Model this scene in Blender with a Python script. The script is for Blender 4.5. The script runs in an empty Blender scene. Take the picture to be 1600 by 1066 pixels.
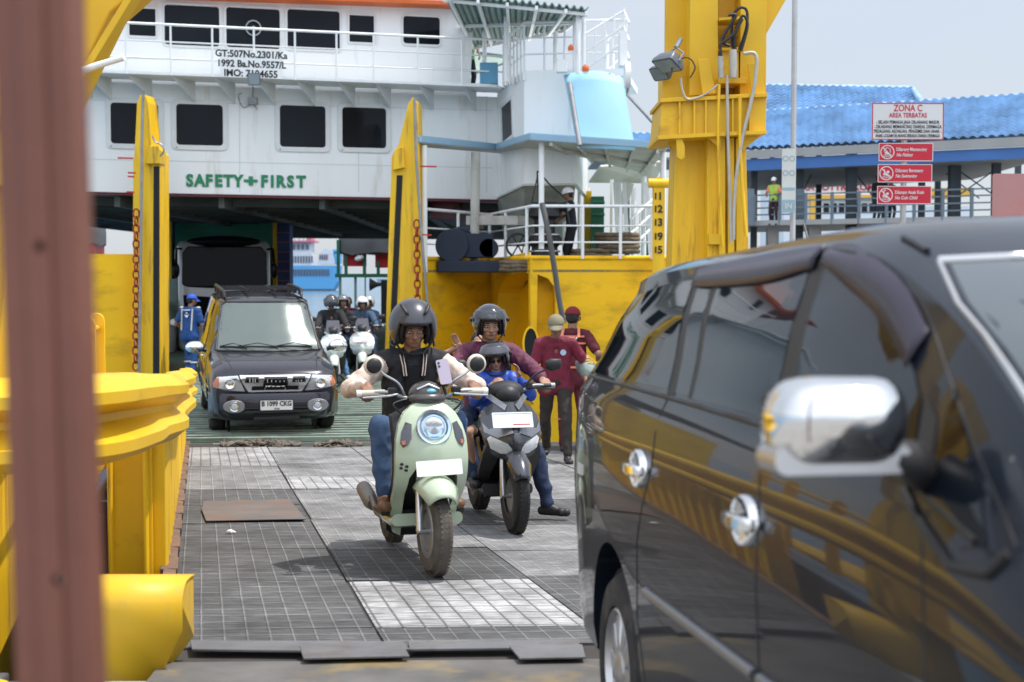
import bpy, bmesh, math, random
import numpy as np
from mathutils import Vector, Matrix, Quaternion, Euler, noise as mnoise
from mathutils.bvhtree import BVHTree
from mathutils.geometry import delaunay_2d_cdt
R = math.radians
C = bpy.context.scene.collection
SC = bpy.context.scene
EZ = 1.70            # eye height
FPX = 2222.0         # focal length in photograph pixels (50 mm)
PITCH = math.atan(101 / FPX)

# ---------------- camera ----------------
cam = bpy.data.cameras.new("camera"); cam.sensor_width = 36; cam.lens = 50
cam.clip_start = 0.05; cam.clip_end = 9000
co = bpy.data.objects.new("camera", cam); C.objects.link(co); SC.camera = co
co.location = (0, 0, EZ); co.rotation_euler = (math.pi / 2 - PITCH, 0, 0)
cam.dof.use_dof = True; cam.dof.focus_distance = 10.2; cam.dof.aperture_fstop = 3.5
SC.render.resolution_x = 1024; SC.render.resolution_y = 682

# ---------------- world, sun, exposure ----------------
SUN = Vector((0.36, 0.07, 0.93)).normalized()
SUN_EL = math.asin(SUN.z); SUN_AZ = math.atan2(SUN.x, SUN.y)
W = bpy.data.worlds.new("World"); SC.world = W; W.use_nodes = True
nt = W.node_tree; nt.nodes.clear()
wo = nt.nodes.new("ShaderNodeOutputWorld"); bg = nt.nodes.new("ShaderNodeBackground")
sky = nt.nodes.new("ShaderNodeTexSky"); sky.sky_type = 'NISHITA'; sky.sun_disc = False
sky.sun_elevation = SUN_EL; sky.sun_rotation = SUN_AZ
sky.air_density = 1.0; sky.dust_density = 1.2; sky.ozone_density = 1.6; sky.altitude = 0
tc = nt.nodes.new("ShaderNodeTexCoord"); mp = nt.nodes.new("ShaderNodeMapping")
mp.inputs["Scale"].default_value = (1, 1, 3.2)
nz = nt.nodes.new("ShaderNodeTexNoise"); nz.inputs["Scale"].default_value = 2.6; nz.inputs["Detail"].default_value = 7; nz.inputs["Roughness"].default_value = 0.58
cr = nt.nodes.new("ShaderNodeValToRGB"); cr.color_ramp.elements[0].position = 0.42; cr.color_ramp.elements[0].color = (0.72, 0.72, 0.72, 1)
cr.color_ramp.elements[1].position = 0.72; cr.color_ramp.elements[1].color = (0.9, 0.9, 0.9, 1)
mx = nt.nodes.new("ShaderNodeMix"); mx.data_type = 'RGBA'
nt.links.new(tc.outputs["Generated"], mp.inputs[0]); nt.links.new(mp.outputs[0], nz.inputs["Vector"])
nt.links.new(nz.outputs["Fac"], cr.inputs[0]); nt.links.new(cr.outputs[0], mx.inputs[0])
nt.links.new(sky.outputs[0], mx.inputs[6]); mx.inputs[7].default_value = (1, 1, 1, 1)
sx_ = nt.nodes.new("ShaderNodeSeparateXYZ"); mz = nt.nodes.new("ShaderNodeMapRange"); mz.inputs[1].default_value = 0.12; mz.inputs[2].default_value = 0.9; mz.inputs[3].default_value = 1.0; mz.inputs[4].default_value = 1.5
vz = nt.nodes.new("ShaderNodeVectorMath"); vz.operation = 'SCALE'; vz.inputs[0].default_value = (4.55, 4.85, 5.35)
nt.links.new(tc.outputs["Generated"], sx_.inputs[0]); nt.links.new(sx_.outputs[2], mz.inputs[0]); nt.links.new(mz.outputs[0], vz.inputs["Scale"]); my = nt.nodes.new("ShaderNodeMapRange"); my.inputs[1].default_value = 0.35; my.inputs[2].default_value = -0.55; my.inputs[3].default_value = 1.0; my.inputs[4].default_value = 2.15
vy = nt.nodes.new("ShaderNodeVectorMath"); vy.operation = 'SCALE'; nt.links.new(sx_.outputs[1], my.inputs[0]); nt.links.new(vz.outputs[0], vy.inputs[0]); nt.links.new(my.outputs[0], vy.inputs["Scale"]); nt.links.new(vy.outputs[0], mx.inputs[7])  # sky made brighter overhead and behind the camera to light the ferry's front
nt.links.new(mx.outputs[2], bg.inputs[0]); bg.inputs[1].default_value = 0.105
nt.links.new(bg.outputs[0], wo.inputs[0])
sl = bpy.data.lights.new("sun", 'SUN'); sl.energy = 3.2; sl.angle = R(0.55); sl.color = (1.0, 0.955, 0.89)
so = bpy.data.objects.new("sun", sl); C.objects.link(so); so.rotation_euler = (-SUN).to_track_quat('-Z', 'Y').to_euler()
so.location = (10, 0, 40)
SC.view_settings.view_transform = 'Standard'; SC.view_settings.look = 'None'
SC.view_settings.exposure = 0.58; SC.view_settings.gamma = 1
SC.cycles.max_bounces = 6; SC.cycles.diffuse_bounces = 3; SC.cycles.glossy_bounces = 4
SC.cycles.transmission_bounces = 4; SC.cycles.transparent_max_bounces = 8
SC.cycles.caustics_reflective = False; SC.cycles.caustics_refractive = False
SC.cycles.sample_clamp_indirect = 6
SC.cycles.use_denoising = True

# ---------------- helpers ----------------
def ray(px, py):
    u = (px - 800) / FPX; v = (533 - py) / FPX
    dy = math.cos(PITCH) + v * math.sin(PITCH); dz = -math.sin(PITCH) + v * math.cos(PITCH)
    return u / dy, dz / dy
def P(px, py, d):
    """world point at depth d (along +Y) seen at photograph pixel px,py"""
    a, b = ray(px, py); return Vector((a * d, d, EZ + b * d))
def PK(px, py, y0, k=0.28):
    """world point on the vertical plane y = y0 + k x"""
    a, b = ray(px, py); d = y0 / (1 - a * k); return Vector((a * d, d, EZ + b * d))
def zg(y):
    return 0.336 - 0.042 * y if y > -4 else 0.504
def lin(c):
    if isinstance(c, (int, float)): c = (c, c, c)
    return (c[0], c[1], c[2], 1)
MATS = {}
def mat(name, col, rough=0.5, metal=0.0, var=0.12, vs=3.0, bump=0.0, bs=30.0, coat=0.0, dirt=None, ds=2.0, da=0.5, dth=0.55, spec=0.5, trans=0.0, ior=1.45, alpha=1.0, emit=0.0, stretch=None):
    """procedural Principled material: mottled colour, optional dirt patches, optional bump"""
    if name in MATS: return MATS[name]
    m = bpy.data.materials.new(name); m.use_nodes = True; t = m.node_tree; N = t.nodes; L = t.links
    b = N["Principled BSDF"]; MATS[name] = m
    b.inputs["Roughness"].default_value = rough; b.inputs["Metallic"].default_value = metal
    b.inputs["Coat Weight"].default_value = coat; b.inputs["Coat Roughness"].default_value = 0.03; b.inputs["Coat IOR"].default_value = 1.42
    b.inputs["Specular IOR Level"].default_value = spec; b.inputs["IOR"].default_value = ior
    b.inputs["Transmission Weight"].default_value = trans; b.inputs["Alpha"].default_value = alpha
    tcn = N.new("ShaderNodeTexCoord"); vec = tcn.outputs["Object"]
    if stretch:
        mpn = N.new("ShaderNodeMapping"); mpn.inputs["Scale"].default_value = stretch; L.new(vec, mpn.inputs[0]); vec = mpn.outputs[0]
    n1 = N.new("ShaderNodeTexNoise"); n1.inputs["Scale"].default_value = vs; n1.inputs["Detail"].default_value = 6; L.new(vec, n1.inputs["Vector"])
    mr = N.new("ShaderNodeMapRange"); mr.inputs[1].default_value = 0.25; mr.inputs[2].default_value = 0.75
    mr.inputs[3].default_value = 1 - var; mr.inputs[4].default_value = 1 + var; L.new(n1.outputs["Fac"], mr.inputs[0])
    vm = N.new("ShaderNodeVectorMath"); vm.operation = 'SCALE'; vm.inputs[0].default_value = lin(col)[:3]; L.new(mr.outputs[0], vm.inputs["Scale"])
    out = vm.outputs[0]
    if dirt is not None:
        n2 = N.new("ShaderNodeTexNoise"); n2.inputs["Scale"].default_value = ds; n2.inputs["Detail"].default_value = 9; n2.inputs["Roughness"].default_value = 0.62
        L.new(vec, n2.inputs["Vector"])
        c2 = N.new("ShaderNodeMapRange"); c2.inputs[1].default_value = dth; c2.inputs[2].default_value = dth + 0.16
        c2.inputs[3].default_value = 0; c2.inputs[4].default_value = da; L.new(n2.outputs["Fac"], c2.inputs[0])
        mxn = N.new("ShaderNodeMix"); mxn.data_type = 'RGBA'; L.new(c2.outputs[0], mxn.inputs[0]); L.new(out, mxn.inputs[6]); mxn.inputs[7].default_value = lin(dirt)
        out = mxn.outputs[2]
        r2 = N.new("ShaderNodeMapRange"); r2.inputs[3].default_value = rough; r2.inputs[4].default_value = min(1, rough + 0.35); L.new(c2.outputs[0], r2.inputs[0]); L.new(r2.outputs[0], b.inputs["Roughness"])
    L.new(out, b.inputs["Base Color"])
    if bump > 0:
        n3 = N.new("ShaderNodeTexNoise"); n3.inputs["Scale"].default_value = bs; n3.inputs["Detail"].default_value = 4; L.new(vec, n3.inputs["Vector"])
        bn = N.new("ShaderNodeBump"); bn.inputs["Strength"].default_value = bump; bn.inputs["Distance"].default_value = 0.01
        L.new(n3.outputs["Fac"], bn.inputs["Height"]); L.new(bn.outputs[0], b.inputs["Normal"])
    if emit: b.inputs["Emission Color"].default_value = lin(col); b.inputs["Emission Strength"].default_value = emit
    return m

def props(o, label=None, cat=None, group=None, kind=None):
    if label: o["label"] = label
    if cat: o["category"] = cat
    if group: o["group"] = group
    if kind: o["kind"] = kind
    return o
def thing(name, label, cat, loc=(0, 0, 0), rot=(0, 0, 0), group=None, scale=None):
    o = bpy.data.objects.new(name, None); C.objects.link(o); o.location = loc; o.rotation_euler = rot
    if scale: o.scale = (scale,) * 3
    o.empty_display_size = 0.2
    return props(o, label, cat, group)
def dup(root, loc=None, rotz=None, label=None, scale=None):
    r = root.copy(); C.objects.link(r)
    if loc is not None: r.location = loc
    if rotz is not None: r.rotation_euler = (root.rotation_euler[0], root.rotation_euler[1], rotz)
    if label: r["label"] = label
    if scale is not None: r.scale = (scale,) * 3
    for ch in list(root.children):
        c = ch.copy(); C.objects.link(c); c.parent = r
        for g in list(ch.children):
            d = g.copy(); C.objects.link(d); d.parent = c
    return r

SPLIT = set("rib foot_bracket gusset_plate collar_flange column mast_leg brace_arm support_pier tie_rod post ridge_tile window bracket canopy_post canopy_batten canopy_frame inner_pillar pillar_edge rung gate_stop hinge_pin red_box loudspeaker wiper pillar_trim door_seam side_moulding deck_beam bolt_hole screw mast grille_slot vent_hole wheel_arch_liner wheel_flare bonnet_seam bumper_intake rail side_plate arm_flange roof soffit awning_stay curved_cover raft_canister junction_box deck_housing stair camera_lens fender_batten bolt tire_rib collar_ring ramp_edge collar_stripe windscreen_seal symbol printing weld_seam stand_frame deckhouse handrail".split())
class G:
    """mesh collector: everything added becomes ONE mesh object"""
    def __init__(s): s.v = []; s.f = []; s.mi = []; s.M = Matrix.Identity(4); s.n = 0; s.cur = 0
    def add(s, vs, fs, mi=None):
        M = s.M
        s.v.extend([(M @ Vector(v))[:] for v in vs]); b = s.n; s.n += len(vs)
        s.f.extend([tuple(i + b for i in f) for f in fs]); s.mi.extend([s.cur if mi is None else mi] * len(fs)); return s
    def box(s, c, d, rot=None, mi=None):
        hx, hy, hz = d[0] / 2, d[1] / 2, d[2] / 2; c = Vector(c)
        vs = [Vector((x, y, z)) for x in (-hx, hx) for y in (-hy, hy) for z in (-hz, hz)]
        if rot is not None: vs = [rot @ v for v in vs]
        return s.add([v + c for v in vs], [(0, 1, 3, 2), (4, 6, 7, 5), (0, 4, 5, 1), (2, 3, 7, 6), (0, 2, 6, 4), (1, 5, 7, 3)], mi)
    def bb(s, x0, x1, y0, y1, z0, z1, mi=None):
        return s.box(((x0 + x1) / 2, (y0 + y1) / 2, (z0 + z1) / 2), (abs(x1 - x0), abs(y1 - y0), abs(z1 - z0)), None, mi)
    def bar(s, a, b, w, h, up=(0, 0, 1), mi=None):
        a = Vector(a); b = Vector(b); d = b - a; L = d.length
        if L < 1e-6: return s
        z = d / L; u = Vector(up)
        if abs(z.dot(u)) > 0.98: u = Vector((0, 1, 0)) if abs(z.y) < .9 else Vector((1, 0, 0))
        x = u.cross(z).normalized(); y = z.cross(x)
        vs = [a + x * (i * w / 2) + y * (j * h / 2) + z * (k * L) for k in (0, 1) for i, j in ((-1, -1), (1, -1), (1, 1), (-1, 1))]
        return s.add(vs, [(3, 2, 1, 0), (4, 5, 6, 7), (0, 1, 5, 4), (1, 2, 6, 5), (2, 3, 7, 6), (3, 0, 4, 7)], mi)
    def rings(s, rs, cap=True, closed=False, mi=None):
        n = len(rs[0]); vs = [p for r in rs for p in r]; fs = []
        m = len(rs); last = m if closed else m - 1
        for i in range(last):
            a = i * n; b = ((i + 1) % m) * n
            for j in range(n):
                k = (j + 1) % n; fs.append((a + j, a + k, b + k, b + j))
        if cap and not closed:
            fs.append(tuple(reversed(range(n)))); fs.append(tuple((m - 1) * n + j for j in range(n)))
        return s.add(vs, fs, mi)
    def tube(s, path, r, n=8, cap=True, closed=False, mi=None, sq=None):
        path = [Vector(p) for p in path]; m = len(path); rr = r if isinstance(r, (list, tuple)) else [r] * m
        rs = []; prev = None
        for i, p in enumerate(path):
            if closed: t = path[(i + 1) % m] - path[i - 1]
            else: t = path[min(i + 1, m - 1)] - path[max(i - 1, 0)]
            t.normalize()
            if prev is None:
                u = Vector((0, 0, 1)) if abs(t.z) < 0.9 else Vector((1, 0, 0)); x = u.cross(t).normalized()
            else:
                x = (prev - t * prev.dot(t)).normalized()
            y = t.cross(x); prev = x
            fy = sq or 1
            rs.append([p + (x * math.cos(2 * math.pi * k / n) + y * math.sin(2 * math.pi * k / n) * fy) * rr[i] for k in range(n)])
        return s.rings(rs, cap, closed, mi)
    def cyl(s, a, b, r, r2=None, n=16, mi=None): return s.tube([a, b], [r, r if r2 is None else r2], n, True, False, mi)
    def lathe(s, prof, n=24, M=None, mi=None, closed=False):
        M = M or Matrix.Identity(4)
        rs = [[M @ Vector((r * math.cos(2 * math.pi * k / n), r * math.sin(2 * math.pi * k / n), z)) for k in range(n)] for r, z in prof]
        return s.rings(rs, not closed, closed, mi)
    def ell(s, c, rad, n=12, rot=None, mi=None):
        if isinstance(rad, (int, float)): rad = (rad,) * 3
        c = Vector(c); h = max(4, n * 2 // 3); rs = []
        for i in range(1, h):
            a = math.pi * i / h
            rs.append([Vector((rad[0] * math.sin(a) * math.cos(2 * math.pi * k / n), rad[1] * math.sin(a) * math.sin(2 * math.pi * k / n), rad[2] * math.cos(a))) for k in range(n)])
        rs.insert(0, [v * 0.001 + Vector((0, 0, rad[2])) for v in rs[0]]); rs.append([v * 0.001 - Vector((0, 0, rad[2])) for v in rs[-1]])
        rs.reverse()
        if rot is not None: rs = [[rot @ v for v in r] for r in rs]
        return s.rings([[v + c for v in r] for r in rs], True, False, mi)
    def prism(s, poly, M, depth, mi=None):
        """2D polygon extruded along local z; M maps (x,y,z)"""
        n = len(poly); vs = [M @ Vector((x, y, 0)) for x, y in poly] + [M @ Vector((x, y, depth)) for x, y in poly]
        fs = [tuple(reversed(range(n))), tuple(range(n, 2 * n))] + [(j, (j + 1) % n, n + (j + 1) % n, n + j) for j in range(n)]
        return s.add(vs, fs, mi)
    def plate(s, pts, th, mi=None):
        """polygon of 3D points thickened along its normal"""
        pts = [Vector(p) for p in pts]; n = Vector((0, 0, 0))
        for i in range(len(pts)): n += pts[i].cross(pts[(i + 1) % len(pts)])
        n.normalize(); m = len(pts)
        vs = pts + [p - n * th for p in pts]
        fs = [tuple(range(m)), tuple(reversed(range(m, 2 * m)))] + [(j, m + j, m + (j + 1) % m, (j + 1) % m) for j in range(m)]
        return s.add(vs, fs, mi)
    def grid(s, rows, mi=None, th=0):
        nr = len(rows); nc = len(rows[0]); vs = [p for r in rows for p in r]
        fs = [(i * nc + j, i * nc + j + 1, (i + 1) * nc + j + 1, (i + 1) * nc + j) for i in range(nr - 1) for j in range(nc - 1)]
        return s.add(vs, fs, mi)
    def out(s, name, mats, parent=None, smooth=35, bevel=0, sub=0, label=None, cat=None, group=None, kind=None, solid=0, world=False, seg=2, weld=False):
        if name in SPLIT and not solid and not weld and not s.__dict__.get("done"):
            par = list(range(s.n))
            def fd(i):
                while par[i] != i: par[i] = par[par[i]]; i = par[i]
                return i
            for f in s.f:
                r0 = fd(f[0])
                for i in f[1:]:
                    r1 = fd(i)
                    if r1 != r0: par[r1] = r0
            grp = {}
            for k, f in enumerate(s.f): grp.setdefault(fd(f[0]), []).append(k)
            if 1 < len(grp) <= 95:
                first = None
                for ks in grp.values():
                    g2 = G(); ids = sorted({i for k in ks for i in s.f[k]}); mp_ = {i: j for j, i in enumerate(ids)}
                    g2.v = [s.v[i] for i in ids]; g2.n = len(ids); g2.f = [tuple(mp_[i] for i in s.f[k]) for k in ks]; g2.mi = [s.mi[k] for k in ks]; g2.done = True
                    o = g2.out(name, mats, parent, smooth, bevel, sub, label, cat, group, kind, solid, world, seg, weld); first = first or o
                return first
        me = bpy.data.meshes.new(name)
        vs = s.v
        if world and parent is not None:
            inv = parent_world(parent).inverted(); vs = [(inv @ Vector(v))[:] for v in vs]
        me.from_pydata(vs, [], s.f); 
        if not isinstance(mats, (list, tuple)): mats = [mats]
        for m in mats: me.materials.append(m)
        me.polygons.foreach_set("material_index", s.mi)
        if weld:
            bm = bmesh.new(); bm.from_mesh(me); bmesh.ops.remove_doubles(bm, verts=bm.verts, dist=1e-4); bmesh.ops.recalc_face_normals(bm, faces=bm.faces); bm.to_mesh(me); bm.free()
        me.validate(); me.update()
        if smooth:
            me.shade_smooth(); 
            if smooth < 170: me.set_sharp_from_angle(angle=R(smooth))
        o = bpy.data.objects.new(name, me); C.objects.link(o)
        if parent is not None: o.parent = parent
        if solid: md = o.modifiers.new("s", 'SOLIDIFY'); md.thickness = solid; md.offset = -1
        if bevel: md = o.modifiers.new("b", 'BEVEL'); md.width = bevel; md.segments = seg; md.limit_method = 'ANGLE'; md.angle_limit = R(40)
        if sub: md = o.modifiers.new("u", 'SUBSURF'); md.levels = sub; md.render_levels = sub
        return props(o, label, cat, group, kind)
def parent_world(p):
    M = Matrix.Translation(p.location) @ p.rotation_euler.to_matrix().to_4x4() @ Matrix.Diagonal((*p.scale, 1))
    while p.parent: p = p.parent; M = (Matrix.Translation(p.location) @ p.rotation_euler.to_matrix().to_4x4()) @ M
    return M
def frame(o, x, y, z=None):
    """4x4 from origin and two axes"""
    x = Vector(x).normalized(); y = Vector(y); z = x.cross(y).normalized() if z is None else Vector(z); y = z.cross(x).normalized()
    return Matrix(((x.x, y.x, z.x, o[0]), (x.y, y.y, z.y, o[1]), (x.z, y.z, z.z, o[2]), (0, 0, 0, 1)))
def text(name, s, size, m, parent, M, bold=0.0, depth=0.003, align='CENTER', shear=0, sx=1.0, spacing=1.0, world=True, lines=1.0):
    """lettering as a thin mesh; M maps text x right, y up, z outward"""
    cu = bpy.data.curves.new(name, 'FONT'); cu.body = s; cu.size = size; cu.align_x = align; cu.align_y = 'CENTER'
    cu.extrude = depth / 2; cu.offset = bold; cu.shear = shear; cu.space_character = spacing; cu.resolution_u = 3; cu.space_line = lines
    to = bpy.data.objects.new(name + "_t", cu); C.objects.link(to)
    me = bpy.data.meshes.new_from_object(to.evaluated_get(bpy.context.evaluated_depsgraph_get())); C.objects.unlink(to); bpy.data.objects.remove(to)
    M = M @ Matrix.Diagonal((sx, 1, 1, 1))
    if world and parent is not None: M = parent_world(parent).inverted() @ M
    me.transform(M); me.materials.clear(); me.materials.append(m); me.name = name
    o = bpy.data.objects.new(name, me); C.objects.link(o)
    if parent is not None: o.parent = parent
    return o
def rrect(w, h, r, n=4, cx=0, cy=0):
    pts = []
    for (sx, sy, a0) in ((1, 1, 0), (-1, 1, 90), (-1, -1, 180), (1, -1, 270)):
        for i in range(n + 1):
            a = R(a0 + 90 * i / n); pts.append((cx + sx * (w / 2 - r) + r * math.cos(a), cy + sy * (h / 2 - r) + r * math.sin(a)))
    return pts
def circ(r, n=24, cx=0, cy=0, a0=0): return [(cx + r * math.cos(2 * math.pi * i / n + a0), cy + r * math.sin(2 * math.pi * i / n + a0)) for i in range(n)]
def ringpoly(g, outer, inner, M, depth, mi=None):
    n = len(outer); rs = []
    for poly, z in ((outer, 0), (outer, depth), (inner, depth), (inner, 0)): rs.append([M @ Vector((x, y, z)) for x, y in poly])
    g.rings(rs, False, True, mi)
def smoothpath(pts, n=6):
    pts = [Vector(p) for p in pts]; out = []
    for i in range(len(pts) - 1):
        p0 = pts[max(i - 1, 0)]; p1 = pts[i]; p2 = pts[i + 1]; p3 = pts[min(i + 2, len(pts) - 1)]
        for k in range(n):
            t = k / n; out.append(0.5 * ((2 * p1) + (p2 - p0) * t + (2 * p0 - 5 * p1 + 4 * p2 - p3) * t * t + (3 * p1 - p0 - 3 * p2 + p3) * t ** 3))
    out.append(pts[-1]); return out

# shared materials
YEL = mat("yellow_paint", (0.72, 0.43, 0.012), 0.45, 0, 0.10, 1.5, 0.05, 25, dirt=(0.30, 0.15, 0.04), ds=2.0, da=0.7, dth=0.575)
YEL2 = mat("yellow_paint_streaked", (0.80, 0.48, 0.012), 0.45, 0, 0.14, 2.0, 0.06, 20, dirt=(0.24, 0.11, 0.035), ds=2.4, da=0.8, dth=0.555, stretch=(4, 4, 0.4))
YELS = mat("yellow_paint_hull", (0.88, 0.50, 0.004), 0.65, 0, 0.10, 0.7, 0.10, 6, dirt=(0.45, 0.25, 0.02), ds=1.0, da=0.65, dth=0.50, stretch=(1, 1, 2.5))
WHT = mat("ship_white_paint", (0.84, 0.86, 0.86), 0.5, 0, 0.04, 0.6, 0.08, 2.0, dirt=(0.58, 0.55, 0.48), ds=1.8, da=0.6, dth=0.56, stretch=(2.2, 2.2, 0.3))
WRAIL = mat("white_rail_paint", (0.80, 0.81, 0.80), 0.45, 0, 0.05, 5, dirt=(0.42, 0.30, 0.2), ds=3, da=0.4, dth=0.63)
BLK = mat("black_plastic", (0.018, 0.018, 0.02), 0.5, 0, 0.2, 20, 0.05, 200)
RUB = mat("tyre_rubber", (0.022, 0.021, 0.020), 0.85, 0, 0.25, 12, 0.15, 90, dirt=(0.12, 0.105, 0.09), ds=7, da=0.5, dth=0.52)
CHR = mat("chrome", (0.80, 0.80, 0.80), 0.06, 1.0, 0.03, 3)
SIL = mat("silver_metal", (0.55, 0.55, 0.56), 0.3, 0.9, 0.08, 10)
STL = mat("grey_steel", (0.28, 0.29, 0.30), 0.5, 0.6, 0.2, 5, 0.05, 40, dirt=(0.16, 0.10, 0.07), ds=4, da=0.5, dth=0.56)
RUST = mat("rusty_steel", (0.16, 0.105, 0.08), 0.85, 0.1, 0.3, 5, 0.3, 30, dirt=(0.25, 0.12, 0.05), ds=5, da=0.7, dth=0.5)
DGL = mat("dark_window_glass", (0.010, 0.013, 0.018), 0.05, 0.0, 0.3, 1.2, spec=0.12)
GRN = mat("ramp_green_darkened", (0.045, 0.07, 0.055), 0.55, 0, 0.2, 2.5, 0.1, 30, dirt=(0.10, 0.085, 0.07), ds=2.5, da=0.75, dth=0.50)  # green darkened to put shade into the gaps between the cleats
DRK = mat("dark_void_paint", (0.012, 0.013, 0.014), 0.8, 0, 0.2, 2)
WPL = mat("white_plate", (0.78, 0.78, 0.76), 0.45, 0, 0.05, 9)
INK = mat("black_lettering", (0.015, 0.015, 0.015), 0.6, 0, 0.1, 9)
WLT = mat("white_lettering", (0.8, 0.8, 0.8), 0.6, 0, 0.05, 9)
RED = mat("red_paint", (0.45, 0.015, 0.02), 0.45, 0, 0.1, 6)
# =====================================================================
#                       SETTING: water, quay, bridge
# =====================================================================
def water_mat():
    m = mat("sea_water", (0.075, 0.16, 0.24), 0.18, 0, 0.25, 0.05, spec=0.5); t = m.node_tree
    n = t.nodes.new("ShaderNodeTexNoise"); n.inputs["Scale"].default_value = 1.1; n.inputs["Detail"].default_value = 8
    c = t.nodes.new("ShaderNodeTexCoord"); mp_ = t.nodes.new("ShaderNodeMapping"); mp_.inputs["Scale"].default_value = (0.35, 1, 1)
    b = t.nodes.new("ShaderNodeBump"); b.inputs["Strength"].default_value = 0.9; b.inputs["Distance"].default_value = 0.35
    t.links.new(c.outputs["Object"], mp_.inputs[0]); t.links.new(mp_.outputs[0], n.inputs["Vector"]); t.links.new(n.outputs["Fac"], b.inputs["Height"])
    t.links.new(b.outputs[0], t.nodes["Principled BSDF"].inputs["Normal"]); return m
g = G(); g.add([(-6000, -600, -2.7), (6000, -600, -2.7), (6000, 8000, -2.7), (-6000, 8000, -2.7)], [(0, 1, 2, 3)])
g.out("sea_water", water_mat(), None, 0, kind="structure", label="blue grey harbour water", cat="water")

CONC = mat("apron_concrete", (0.25, 0.245, 0.235), 0.85, 0, 0.18, 1.2, 0.25, 30, dirt=(0.12, 0.11, 0.10), ds=1.1, da=0.6, dth=0.5)
APR = mat("worn_yellow_steel", (0.11, 0.105, 0.10), 0.6, 0.15, 0.35, 3.5, 0.3, 25, dirt=(0.40, 0.27, 0.05), ds=1.15, da=0.65, dth=0.56)
# quay apron where the camera and the near car stand
DY = 6.18
def gp(px, py):   # ground point seen at pixel
    a, b = ray(px, py); d = 1.364 / (-b - 0.042); return Vector((a * d, d, zg(d)))
g = G()
g.add([(-14, -25, zg(-25)), (26, -25, zg(-25)), (26, -4, zg(-4)), (-14, -4, zg(-4)), (26, 5.55, zg(5.55)), (-14, 5.55, zg(5.55)), (26, 5.55, -3), (-14, 5.55, -3)],
      [(0, 1, 2, 3), (3, 2, 4, 5), (5, 4, 6, 7)])
g.out("quay_apron", CONC, None, 0, kind="structure", label="grey concrete quay apron", cat="ground")
g = G()
g.bb(3.1, 60, 5.56, 75, -3, -0.06)
g.out("quay_ground", CONC, None, 0, kind="structure", label="grey concrete quay beside the bridge", cat="ground")
# hinge strip in front of the bridge deck
g = G(); kx = 0.05
g.add([(-1.36, 4.2, zg(4.2) + .004), (4.2, 4.4, zg(4.4) + .004), (4.2, 6.05, zg(6.05) + .004), (-1.46, 5.86, zg(5.86) + .004)], [(0, 1, 2, 3)])
g.out("hinge_apron", APR, None, 0, kind="structure", label="worn steel apron with patches of yellow paint", cat="ground")

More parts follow.
